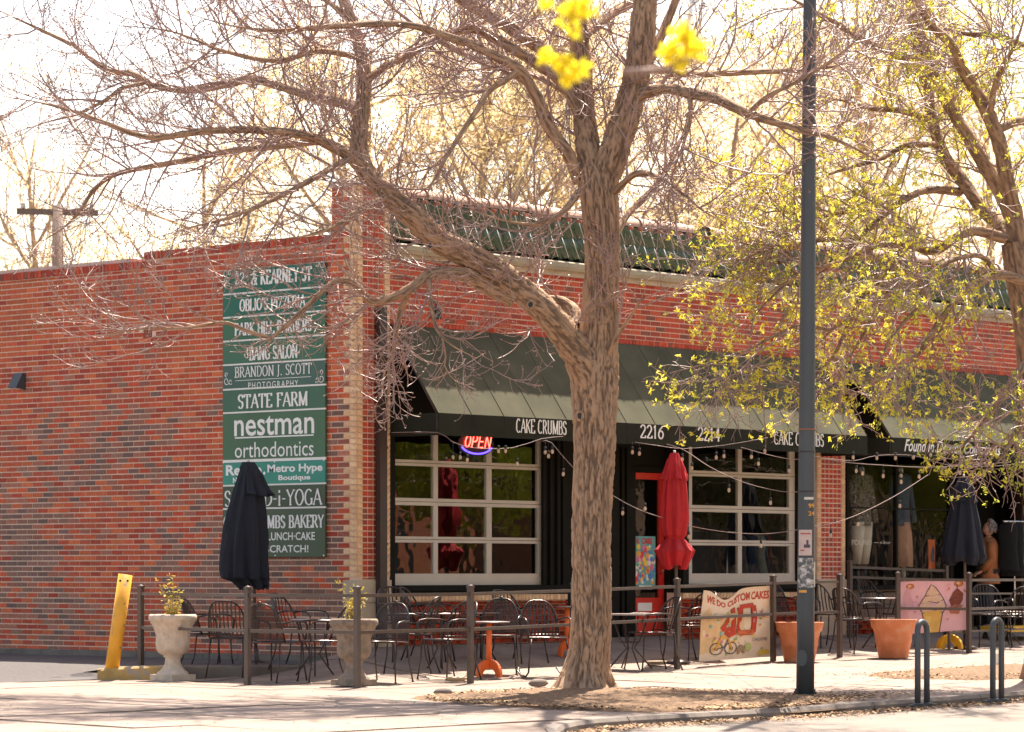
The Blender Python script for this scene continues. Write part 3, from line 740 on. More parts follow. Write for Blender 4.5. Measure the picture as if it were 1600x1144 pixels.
overhead_door('three column overhead window left of the red door', c1, RZ1)
c2 = [(fx(a, .12), fx(b, .12)) for a, b in ((1073, 1081), (1153, 1159), (1233, 1241.5))]
overhead_door('two column overhead window right of the red door', c2, RZ1)
# dark painted timber round the openings
def panel(x0, x1, y0, y1, z0, z1, m='darkgreen', n='panel'):
    mb = MB(); mb.box(x0, x1, y0, y1, z0, z1); return part(n, mb, m, bld)
ZT = RZ1[0][0]
panel(XP1, c1[0][0] - .002, .06, .3, ZBK, ZT + .4)
panel(XP1, c1[-1][1] + .03, .1, .3, ZT + .002, ZBAND + .02); 
panel(XP1, XD0 - .0, .02, .2, ZSILL - .07, ZSILL - .003, n='sill'); panel(XP1, XD0, .05, .3, ZBK, ZSILL - .071)
panel(XD1, XP2a, .02, .2, ZSILL - .07, ZSILL - .003, n='sill'); panel(XD1, XP2a, .05, .3, ZBK, ZSILL - .071)
panel(c1[-1][1] + .002, XD0, .08, .3, ZSILL, ZBAND)
for px in (853, 864, 875, 884):
    panel(fx(px), fx(px + 4.5), .04, .08, ZSILL, ZT + .1, n='moulding')
panel(c2[0][0] - .002 - .12, c2[0][0] - .003, .08, .3, ZBK, ZBAND)
panel(c2[-1][1] + .002, XP2a, .08, .3, ZBK, ZBAND)
panel(XD1 - .10, c2[-1][1] + .1, .1, .3, ZT + .002, ZBAND + .02)
YD = .38
xd0, xd1 = fx(986, YD), fx(1040, YD); zd1 = fz(1010, 739, YD); zdb = fz(1010, 934, YD)
panel(XD0 - .02, fx(960, .25), .2, .5, -.1, ZBAND); panel(fx(960, .3), xd0 - .002, .3, .5, -.1, ZBAND)
for px in (962, 970, 978): panel(fx(px, .28), fx(px + 4, .28), .26, .3, 0, zd1 + .3, n='moulding')
panel(xd1 + .003, XD1 + .04, .3, .5, -.1, ZBAND); panel(xd0, xd1, YD, .5, zd1 + .08, ZBAND)
panel(xd0, xd1, YD - .03, YD + .05, zd1 + .012, zd1 + .08, n='door_head')
panel(XD0, XD1, .0, .5, -.4, .03, 'kerbconc', n='threshold')
dr = thing_part('door', 'red framed glass shop door with a colourful poster')
mb = MB(); mb.box(xd0, xd1, YD, YD + .045, zd1 - .085, zd1); part('rail', mb, 'reddoor', dr)
mb = MB(); mb.box(xd0, xd1, YD, YD + .045, .05, zdb); part('kick_panel', mb, 'reddoor', dr)
mb = MB(); xs_ = fx(1030.5, YD); mb.box(xs_, xd1, YD + .001, YD + .044, zdb + .001, zd1 - .086); part('stile', mb, 'reddoor', dr)
mb = MB(); mb.box(xd0, xd0 + .04, YD + .001, YD + .044, zdb + .001, zd1 - .086); part('stile', mb, 'darkgreen', dr)
mb = MB(); mb.box(xd0 + .041, xs_ - .001, YD + .02, YD + .026, zdb + .001, zd1 - .086); part('pane', mb, 'glass', dr)
mb = MB(); hx = fx(1036, YD - .05); z0, z1 = fz(1036, 897, YD), fz(1036, 876, YD); mb.tube([(hx, YD, z0), (hx, YD - .05, z0 + .01), (hx, YD - .05, z1 - .01), (hx, YD, z1)], .009, 6); part('handle', mb, 'chrome', dr)
mb = MB(); mb.box(fx(996, YD), fx(1018, YD), YD - .008, YD - .001, fz(1005, 955, YD), fz(1005, 942, YD)); part('notice', mb, 'white', dr)
mb = MB(); mb.box(fx(1000, YD), fx(1020, YD), YD + .012, YD + .018, fz(1005, 921, YD), fz(1005, 914, YD)); part('notice', mb, 'white', dr)
# poster: plain bright patchwork with a red title bar
mb = MB(); px0, px1 = fx(990, YD), fx(1025, YD); pz0, pz1 = fz(1007, 915, YD), fz(1007, 838, YD)
mb.col = (.16, .42, .42); mb.box(px0, px1, YD + .010, YD + .014, pz0, pz1)
pc = [(.75, .08, .10), (.85, .62, .10), (.10, .28, .60), (.80, .75, .62), (.85, .40, .08), (.70, .20, .35), (.15, .45, .35), (.85, .82, .75)]
pr_ = random.Random(4)
for i in range(90):
    a, b = pr_.random(), pr_.random() * .84; r_ = pr_.uniform(.02, .05); mb.col = pr_.choice(pc); cx_, cz_ = px0 + r_ + a * (px1 - px0 - 2 * r_), pz0 + r_ + b * (pz1 - pz0 - 2 * r_)
    n = 8; mb.add([(cx_ + r_ * math.cos(t * 6.283 / n), YD + .0095 - i * .00004, cz_ + r_ * math.sin(t * 6.283 / n)) for t in range(n)], [tuple(range(n))])
mb.col = (.72, .04, .05)
sans_mesh(mb, 'K  CAKE', (px1 - px0) * .7, .075, lambda a, b: (px0 + (px1 - px0) * .15 + a, YD + .004, pz1 - .10 + b), bold=.03)
part('poster', mb, 'litter', dr)
# second shop: display window
zb2 = fz(1330, 925, .1)
ZD0 = fz(1330, 915, .12)
x3a, x3b = fx(1324, .12), fx(1482, .12); xm = fx(1399, .12)
dw = thing_part('window', 'tall display window with mannequins behind the glass')
bars = [(x3a - .05, x3a, ZD0, ZBAND), (xm - .02, xm + .02, ZD0, ZBAND), (x3b, x3b + .06, .02, ZBAND)]
for (a, b, c, d) in bars: mb = MB(); mb.box(a, b, .09, .15, c, d); part('mullion', mb, 'darkgreen', dw)
zt2 = fz(1400, 795, .12); ztop = fz(1400, 712, .12)
for z in (zt2,): mb = MB(); mb.box(x3a, xm - .021, .105, .14, z - .012, z + .012).box(xm + .021, x3b, .105, .14, z - .012, z + .012); part('transom', mb, 'darkgreen', dw)
mb = MB(); mb.box(x3a, x3b, .09, .2, ztop, ZBAND); part('head_panel', mb, 'darkgreen', dw)
for (a, b) in ((x3a, xm - .021), (xm + .021, x3b)):
    for (c, d) in ((ZD0, zt2 - .013), (zt2 + .013, ztop)): mb = MB(); mb.box(a + .001, b - .001, .12, .126, c, d); part('pane', mb, 'displayglass', dw)
panel(XP2b, x3b + .06, .03, .3, ZD0 - .06, ZD0 - .002, 'darkgreen', n='sill')
mb = MB(); x = XP2b
while x < x3b + .05: mb = MB(); mb.box(x + .004, min(x + .30, x3b + .06) - .004, .07, .12, fz(1340, 965, .07), ZD0 - .06); part('bulkhead_panel', mb, 'wood', bld); x += .30
mb = MB(); mb.box(XP2b, x3b + .06, .075, .3, -.3, ZD0 - .062); part('bulkhead', mb, 'mortar', bld)
bond_ = MB(); _save = BRICKS; BRICKS = []
bond('F', XP2b, x3b + .06, -.1, fz(1340, 967, .07), colF, base=-.072)
for b in BRICKS: brick_box(bond_, b)
part('brickwork', bond_, 'brick', wall_f)['kind'] = 'stuff'; BRICKS = _save
wt = MB(); wt.add([(0, 0, 0)], [])
sans = MB(); xa = fx(1331, .118); sans_mesh(sans, 'FOUND', fx(1362, .118) - xa, .075, lambda a, b: (xa + a, .117, fz(1345, 852, .12) + b))
xa2 = fx(1366, .118); sans.box(xa2, fx(1373, .118), .116, .118, fz(1370, 848, .12) - .003, fz(1370, 848, .12) + .003)
xa3 = fx(1375, .118); sans_mesh(sans, 'in Denver', fx(1391, .118) - xa3, .045, lambda a, b: (xa3 + a, .117, fz(1380, 850, .12) + b), shear=.3)
part('window_lettering', sans, 'offwhite', dw)
# display platform, doorway and the brown panelled bay at the right
panel(x3a, x3b, .2, 1.2, .05, ZD0 - .1, 'wood', n='display_floor')
x4a, x4b = x3b + .06, fx(1562, .9)
panel(x4b, XE, .5, .6, -.1, ZBAND, 'brownpipe', n='panel')
for i in range(9): panel(x4b + .05 + i * .62, x4b + .09 + i * .62, .47, .5, -.1, ZBAND, n='moulding')
panel(x4a, XE, .1, .3, fz(1520, 712, .1), ZBAND + .02)
panel(x4a + .0, x4a + .08, .12, 1.3, .0, ZBAND)
mb = MB(); mb.box(x4b - .5, x4b, 1.0, 1.06, .05, 2.4); part('inner_door', mb, 'darkgreen', bld)
# --- awnings
YA = -.78
def awning(label, xa, xb, seam0, gaps):
    aw = thing_part('awning', label)
    zv1 = fz(685, 645, YA); zv0 = fz(685, 680, YA); zw = ZBAND + .0
    n = max(2, round((xb - xa) / .58)); st = (xb - xa) / n
    for i in range(n):
        a = xa + st * i; b = a + st; mb = MB(); mb.smooth = True; K = 6; vs = []
        for j in range(K + 1):
            t = j / K
            for k in range(5):
                s = k / 4; sag = (.012 + .006 * math.sin(i * 2.3)) * math.sin(math.pi * s) * math.sin(math.pi * t) 
                vs.append((a + .002 + (st - .004) * s, -.025 + (YA + .025) * t + 0.0, zw + (zv1 - zw) * t - sag))
        mb.add(vs, [(j * 5 + k, (j + 1) * 5 + k, (j + 1) * 5 + k + 1, j * 5 + k + 1) for j in range(K) for k in range(4)])
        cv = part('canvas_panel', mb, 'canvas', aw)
        mb = MB(); d = Vector((0, YA + .025, zv1 - zw)); mb.tube([(b, -.025, zw + .002), (b, YA, zv1 + .004)], .0035, 5); part('seam', mb, 'canvas', aw)
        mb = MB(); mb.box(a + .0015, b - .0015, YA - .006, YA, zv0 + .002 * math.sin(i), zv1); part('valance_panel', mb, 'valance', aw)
    for x in (xa, xb):
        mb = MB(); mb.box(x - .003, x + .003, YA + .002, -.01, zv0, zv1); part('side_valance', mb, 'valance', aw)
        mb = MB(); mb.tube([(x, -.02, zw), (x, YA + .02, zv1 - .01)], .014, 6).tube([(x, YA + .02, zv0 + .03), (x, 0.0, zv0 + .03)], .012, 6).tube([(x, YA + .02, zv0), (x, YA + .02, zv1)], .012, 6); part('frame', mb, 'iron', aw)
    mb = MB(); mb.tube([(xa, YA + .02, zv1 - .012), (xb, YA + .02, zv1 - .012)], .012, 6).tube([(xa, YA + .02, zv0 + .02), (xb, YA + .02, zv0 + .02)], .010, 6); part('frame', mb, 'iron', aw)
    return aw, zv0, zv1
XA0 = fx(685, YA); XA1 = fx(1355, YA); XB0 = fx(1393, YA)
aw1, zv0, zv1 = awning('dark green awning over the bakery with shop name and numbers', XA0, XA1, 0, 0)
aw2, _, _ = awning('dark green awning over the clothing shop at the right', XB0, XB0 + 7.6, 0, 0)
def vtext(aw, px0, px1, pyt, pyb, txt, **k):
    xa = fx(px0, YA - .008); xb = fx(px1, YA - .008); zt = fz(px0, pyt, YA - .008); zb = fz(px0, pyb, YA - .008); mb = MB()
    if k.get('sans'): k.pop('sans'); sans_mesh(mb, txt, xb - xa, zt - zb, lambda a, b: (xa + a, YA - .009, zb + b), **k)
    else: serif_mesh(mb, txt, xb - xa, zt - zb, lambda a, b: Vector((xa + a, YA - .009, zb + b)), **k)
    part('lettering', mb, 'white', aw)
vtext(aw1, 806, 885, 654.5, 675.5, 'CAKE CRUMBS', w=.13, thin=.07, ser=.05)
vtext(aw1, 1000, 1037, 664, 684, '2216', w=.17, thin=.09)
vtext(aw1, 1090, 1125, 668, 688, '2214', w=.17, thin=.09)
vtext(aw1, 1209, 1287, 674.5, 694, 'CAKE CRUMBS', w=.13, thin=.07, ser=.05)
vtext(aw2, 1413, 1563, 686, 705, 'Found In Denver Collections', sans=True, shear=.35, bold=.012)
vtext(aw2, 1597, 1632, 694, 712, '2212', w=.17, thin=.09)
# wall brackets / lamp on the side wall
wl_ = thing('wall_lamp', 'small dark wedge shaped wall lamp on the side wall', 'wall lamp', (0, ly(34), lz(34, 597)))
mb = MB(); hw = .085
mb.add([(-.012, -hw, .11), (-.012, hw, .11), (-.012, hw, -.10), (-.012, -hw, -.10), (-.17, -hw, -.08), (-.17, hw, -.08), (-.06, -hw, .11), (-.06, hw, .11)], [(0, 1, 7, 6), (6, 7, 5, 4), (0, 6, 4, 3), (1, 2, 5, 7), (0, 3, 2, 1)])
part('housing', mb, 'polepaint', wl_)
mb = MB(); mb.add([(-.02, -hw + .01, -.10), (-.02, hw - .01, -.10), (-.165, hw - .01, -.084), (-.165, -hw + .01, -.084)], [(0, 1, 2, 3)]); part('lens', mb, 'white', wl_)
lp = thing('wall_lamp', 'small dark box lamp on the front brick above the left awning corner', 'wall lamp', (fx(677), -.0, fz(677, 490)))
mb = MB(); mb.box(-.05, .05, -.09, -.012, -.07, .07); part('housing', mb, 'black', lp); mb = MB(); mb.tube([(0, -.05, .07), (0, -.05, .12), (0, -.012, .14)], .012, 6); part('bracket', mb, 'black', lp)

# ================================================================ THE TENANT SIGN
SY0, SY1 = ly(512), ly(352)
sign = thing('tenant_sign', 'tall green tenant board listing shop names on the side wall', 'sign', (0, 0, 0))
def sz(py): return lz(512, py)
edges = [409.7, 449.5, 487, 525, 563, 602.5, 640, 718.5, 756.7, 794, 870]
cols_ = [(.008, .115, .072), (.008, .120, .075), (.035, .13, .065), (.04, .135, .075), (.050, .115, .088), (.045, .13, .075), (.058, .135, .068), (.035, .25, .18), (.048, .075, .040), (.062, .095, .050)]
for i, c in enumerate(cols_):
    nm = 'signgreen%d' % i
    mat(nm, c, .45, var=.12, scale=1.5, spec=.4)
X0 = -.02
gap = .022
for i in range(10):
    z1_, z0_ = sz(edges[i]), sz(edges[i + 1]); mb = MB()
    mb.box(X0 - .022, X0, SY0, SY1, z0_ + (gap if i not in (9,) else 0) * (1.0 if i != 6 else 1.6) , z1_ - .002); part('name_panel', mb, 'signgreen%d' % i, sign)
    if i < 9: mb = MB(); mb.box(X0 - .018, X0, SY0, SY1, z0_ + .001, z0_ + gap * (1.0 if i != 6 else 1.6) - .001); part('divider', mb, 'white', sign)
XS = X0 - .0235
SW = SY1 - SY0
def stext(px0, px1, pyt, pyb, txt, sans=False, col='white', **k):
    # pixel rows are given as read at the middle of the words
    y0 = ly(px0); y1 = ly(px1); pm = (px0 + px1) / 2; zt = lz(pm, pyt); zb = lz(pm, pyb); mb = MB()
    fn = lambda a, b: Vector((XS, y0 - a, zb + b))
    (sans_mesh if sans else serif_mesh)(mb, txt, y0 - y1, zt - zb, fn, **k); part('lettering', mb, col, sign)
stext(371, 386, 427, 444, '22', w=.2, thin=.09); stext(387, 393, 428, 434, 'ND', w=.2); stext(397, 491, 421, 442, '& KEARNEY ST', w=.2, thin=.09)
stext(379, 481, 465, 483, "OBLIO'S PIZZERIA", w=.2, thin=.09)
stext(371, 491, 502, 521, 'PARK HILL BARBERS', w=.2, thin=.09)
stext(394, 469, 541, 561, 'BANG SALON', w=.18, thin=.08)
stext(371, 491, 571, 587, 'BRANDON J. SCOTT', w=.13, thin=.07); stext(392, 470, 596, 605.5, 'PHOTOGRAPHY', sans=True, space=1.3)
stext(376, 485, 615, 636, 'STATE FARM', w=.2, thin=.08)
stext(370, 495, 649, 680, 'nestman', sans=True, bold=.012); stext(371, 494, 690, 714, 'orthodontics', sans=True, bold=.0)
yA, yB = ly(371), ly(494); mb = MB(); zl = lz(430, 683.5); mb.add([(XS, yA, zl), (XS, yB, zl), (XS, yB, zl + .016), (XS, yA, zl + .016)], [(0, 1, 2, 3)]); part('rule', mb, 'white', sign)
yA, yB = ly(372), ly(490); mb = MB(); zl = lz(430, 592.5); mb.add([(XS, yA, zl), (XS, yB, zl), (XS, yB, zl + .006), (XS, yA, zl + .006)], [(0, 1, 2, 3)]); part('rule', mb, 'white', sign)
stext(357, 413, 726, 743, 'Refine', sans=True, bold=.035); stext(415, 419, 737, 742, '.', sans=True, bold=.03); stext(422, 508, 725, 741, 'Metro Hype', sans=True, bold=.03); stext(439, 489, 742, 752.5, 'Boutique', sans=True, bold=.03); stext(368, 400, 746, 755, 'Nutrition', sans=True, bold=.03)
stext(355, 507, 766, 790, 'SANCRED-i-YOGA'.replace('SAN', 'SA'), w=.15, thin=.07)
stext(354, 510, 806, 825, 'CAKE CRUMBS BAKERY', w=.2, thin=.08)
stext(358, 496, 832, 844.5, 'BREAKFAST·LUNCH·CAKE', sans=True, bold=.015); stext(378, 486, 852, 863.5, 'FROM SCRATCH!', sans=True, bold=.015)
# corner scrolls
for (pxc, pyc, sx, sy) in ((357, 429, 1, 1), (507, 415, -1, 1), (358, 596, 1, -1), (506, 592, -1, -1)):
    mb = MB(); yc, zc = ly(pxc), lz(pxc, pyc)
    for (r0, ox, oz, a0, a1) in ((.05, 0, 0, 0, 400), (.035, .07, .01, 40, 380), (.03, 0, -.08, 90, 420)):
        pts = [(XS, yc - sx * (ox + r0 * (1 - i / 22) * math.cos(R(a0 + (a1 - a0) * i / 14))), zc + sy * (oz + r0 * (1 - i / 22) * math.sin(R(a0 + (a1 - a0) * i / 14)))) for i in range(15)]
        mb.tube(pts, .006, 4)
    part('scroll', mb, 'white', sign)
mb = MB()
for (a, b) in ((353, 415), (511, 411), (433, 722), (353, 723), (511, 719), (434, 868), (511, 868)): mb.tube([(XS - .004, ly(a if a < 500 else 510), lz(a, b)), (XS + .01, ly(a if a < 500 else 510), lz(a, b))], .010, 6)
part('bolt', mb, 'white', sign)['kind'] = 'stuff'
# neon sign
ns = thing('neon_sign', 'red neon OPEN sign with blue arc hanging in the left window', 'neon sign', (0, 0, 0))
xn0, xn1 = fx(724, .05), fx(766, .05); zn0, zn1 = fz(745, 699, .05), fz(745, 681, .05)
mb = MB(); cx_, cz_ = (xn0 + xn1) / 2, (zn0 + zn1) / 2
mb.prism([(cx_ + .33 * math.cos(t * 6.283 / 20), cz_ - .03 + .15 * math.sin(t * 6.283 / 20)) for t in range(20)], .06, .075, lambda a, b, d: (a, d, b)); part('backing', mb, 'black', ns)
W_ = xn1 - xn0; H_ = zn1 - zn0
LT = {'O': [arc(.5, .5, .42, .5, 0, 360, 14)], 'P': [[(.15, 0), (.15, 1)] + arc(.5, .74, .38, .26, 90, -90, 8) + [(.15, .48)]], 'E': [[(.9, 1), (.12, 1), (.12, 0), (.9, 0)], [(.12, .5), (.8, .5)]], 'N': [[(.1, 0), (.1, 1), (.88, 0), (.88, 1)]]}
for i, ch in enumerate('OPEN'):
    mb = MB()
    for st in LT[ch]: mb.tube([(xn0 + (i + .06 + a * .86) * W_ / 4 + b * .04, .045, zn0 + b * H_) for a, b in st], .008, 6)
    part('neon_letter', mb, 'neonred', ns)
mb = MB(); mb.tube([(cx_ + .29 * math.cos(R(a)), .05, cz_ - .03 + .12 * math.sin(R(a))) for a in range(200, 341, 10)], .011, 6); part('neon_tube', mb, 'neonblue', ns)
mb = MB(); mb.tube([(cx_ - .15, .06, cz_ + .1), (cx_ - .15, .10, ZT)], .003, 4).tube([(cx_ + .15, .06, cz_ + .1), (cx_ + .15, .10, ZT)], .003, 4); part('hanging_wire', mb, 'black', ns)
# ================================================================ TREES
def tube_arrays(P, Rr, n):
    """P (m,k,3) polylines, Rr (m,k) radii -> vertices, quads for all of them at once"""
    m, k, _ = P.shape
    T = np.empty_like(P); T[:, 1:-1] = P[:, 2:] - P[:, :-2]; T[:, 0] = P[:, 1] - P[:, 0]; T[:, -1] = P[:, -1] - P[:, -2]
    T /= np.linalg.norm(T, axis=2, keepdims=True) + 1e-9
    ref = np.where(np.abs(T[:, :1, 2:3]) < .9, np.array([0, 0, 1.]), np.array([1., 0, 0])); ref = np.repeat(ref, k, axis=1)
    A = np.cross(T, ref); A /= np.linalg.norm(A, axis=2, keepdims=True) + 1e-9; B = np.cross(T, A)
    q = 2 * np.pi * np.arange(n) / n
    V = P[:, :, None, :] + (A[:, :, None, :] * np.cos(q)[None, None, :, None] + B[:, :, None, :] * np.sin(q)[None, None, :, None]) * Rr[:, :, None, None]
    V = V.reshape(-1, 3)
    base = (np.arange(m) * k * n)[:, None, None] + (np.arange(k - 1) * n)[None, :, None]
    j = np.arange(n)[None, None, :]; j2 = (np.arange(n) + 1)[None, None, :] % n
    Fq = np.stack([base + j, base + j2, base + n + j2, base + n + j], axis=-1).reshape(-1, 4)
    return V, Fq
def np_mesh(name, V, Fc):
    me = bpy.data.meshes.new(name); me.vertices.add(len(V)); me.vertices.foreach_set('co', V.astype(np.float32).ravel())
    nf, k = Fc.shape; me.loops.add(nf * k); me.loops.foreach_set('vertex_index', Fc.astype(np.int32).ravel())
    me.polygons.add(nf); me.polygons.foreach_set('loop_start', (np.arange(nf) * k).astype(np.int32)); me.polygons.foreach_set('loop_total', np.full(nf, k, np.int32))
    me.polygons.foreach_set('use_smooth', np.ones(nf, bool)); me.update(calc_edges=True); return me
def unit(a): return a / (np.linalg.norm(a, axis=-1, keepdims=True) + 1e-9)
def children(rng, P, Rr, per_m, L0, L1, ang0, ang1, up, jit, k, rs, rend, t0=.12, lmul=None, zmin=None):
    """one generation of branches grown from the polylines P"""
    m, kk, _ = P.shape
    seg = np.linalg.norm(P[:, 1:] - P[:, :-1], axis=2); Lp = seg.sum(1)
    cnt = np.maximum(1, rng.poisson(Lp * per_m)); idx = np.repeat(np.arange(m), cnt); n = len(idx)
    t = t0 + (1 - t0) * rng.random(n) ** .85; f = t * (kk - 1); i0 = np.minimum(f.astype(int), kk - 2); w = (f - i0)[:, None]
    pos = P[idx, i0] * (1 - w) + P[idx, i0 + 1] * w; tan = unit(P[idx, i0 + 1] - P[idx, i0]); rp = Rr[idx, i0]
    rv = unit(rng.normal(size=(n, 3))); side = unit(np.cross(tan, rv)); a = rng.uniform(ang0, ang1, n)[:, None]
    d = unit(tan * np.cos(a) + side * np.sin(a))
    Lc = rng.uniform(L0, L1, n) * (1.15 - .55 * t)
    if lmul is not None: Lc = Lc * lmul(pos)
    out = np.empty((n, k, 3)); out[:, 0] = pos; step = (Lc / (k - 1))[:, None]
    for s in range(1, k):
        d = unit(d + np.array([0, 0, up]) * (.5 + s / k) + rng.normal(size=(n, 3)) * jit); pos = pos + d * step; out[:, s] = pos
    r0 = np.minimum(rs * (Lc / ((L0 + L1) / 2)) ** .6, rp * .75); tt = np.linspace(0, 1, k)[None, :]
    rr = r0[:, None] * (1 - tt) + rend * tt
    return out, rr
def smooth_path(pts, rad, step=.12):
    """Catmull-Rom through the measured points, resampled"""
    P = [Vector(p) for p in pts]; P = [P[0] * 2 - P[1]] + P + [P[-1] * 2 - P[-2]]; rr = [rad[0]] + list(rad) + [rad[-1]]
    out = []; ro = []
    for i in range(1, len(P) - 2):
        n = max(2, int((P[i + 1] - P[i]).length / step))
        for j in range(n):
            t = j / n; a, b, c, d = P[i - 1], P[i], P[i + 1], P[i + 2]
            out.append(.5 * ((2 * b) + (c - a) * t + (2 * a - 5 * b + 4 * c - d) * t * t + (3 * b - a - 3 * c + d) * t ** 3)); ro.append(rr[i] * (1 - t) + rr[i + 1] * t)
    out.append(P[-2]); ro.append(rr[-2]); return out, ro
def limb_mesh(pts, rad, n=20, amp=.10, step=.07, seed=0, flare=None, freq=9.0, lump=.06):
    P, rr = smooth_path(pts, rad, step); k = len(P); V = np.empty((k * n, 3)); ridge = np.empty(k * n); up = None; s = 0
    for i, p in enumerate(P):
        t = (P[min(i + 1, k - 1)] - P[max(i - 1, 0)]).normalized()
        if i: s += (P[i] - P[i - 1]).length
        if up is None: up = Vector((0, 1, 0)) if abs(t.y) < .9 else Vector((1, 0, 0))
        a = t.cross(up).normalized(); b = a.cross(t).normalized(); up = b
        for j in range(n):
            q = 2 * math.pi * j / n; ca, sa = math.cos(q), math.sin(q)
            R0 = rr[i]
            nn_ = Vector((ca * R0 * freq * 3.2, sa * R0 * freq * 3.2, s * freq * .36 + seed * 10))
            wob = Vector((0, 0, .4 * mnoise.noise(nn_ * .5)))
            v = mnoise.noise(nn_ + wob); v2 = mnoise.noise(nn_ * 2.3)
            r1 = 1 - min(1, abs(v) * 3.4); r2 = 1 - min(1, abs(v2) * 3.0); rv = 1 - max(r1, .75 * r2) ** 1.3; rv = rv * .85 + .15 * (mnoise.noise(nn_ * .35 + Vector((9, 0, 0))) + .5)
            big = mnoise.noise(Vector((ca * 1.2, sa * 1.2, s * 1.1 + seed)))
            fl = 1.0
            if flare: 
                e = max(0, 1 - s / flare[0]); fl = 1 + flare[1] * e ** 2 * (1 + .45 * math.sin(q * 5 + 1.0) + .2 * math.sin(q * 8 + 2))
            r = R0 * fl * (1 + lump * big) + amp * min(R0, .16) * (rv - .6)
            w = p + (a * ca + b * sa) * r; V[i * n + j] = w; ridge[i * n + j] = rv
    j = np.arange(n); j2 = (j + 1) % n; base = (np.arange(k - 1) * n)[:, None]
    Fq = np.stack([base + j, base + j2, base + n + j2, base + n + j], axis=-1).reshape(-1, 4)
    me = np_mesh('limb', V, Fq); at_ = me.attributes.new('ridge', 'FLOAT', 'POINT'); at_.data.foreach_set('value', ridge.astype(np.float32)); return me
def poly_np(pts, rad, k=18):
    P, rr = smooth_path(pts, rad, .1); L_ = [0]
    for a, b in zip(P[:-1], P[1:]): L_.append(L_[-1] + (b - a).length)
    L_ = np.array(L_); t = np.linspace(0, L_[-1], k); A = np.array([list(p) for p in P])
    return np.stack([np.interp(t, L_, A[:, c]) for c in range(3)], 1), np.interp(t, L_, rr)
def px_path(spec, Z0):
    if spec[-1][2] < 3.1: spec = spec[:-2] + [(*spec[-2][:2], spec[-2][2] * .6, spec[-2][3]), (*spec[-1][:2], .5, spec[-1][3])]
    """spec: (px, py, half width px, depth offset)"""
    pts = []; rad = []
    for (x, y, r, dz) in spec:
        Z = Z0 + dz; pts.append(at(x, y, Z)); rad.append(r * Z / F)
    return pts, rad
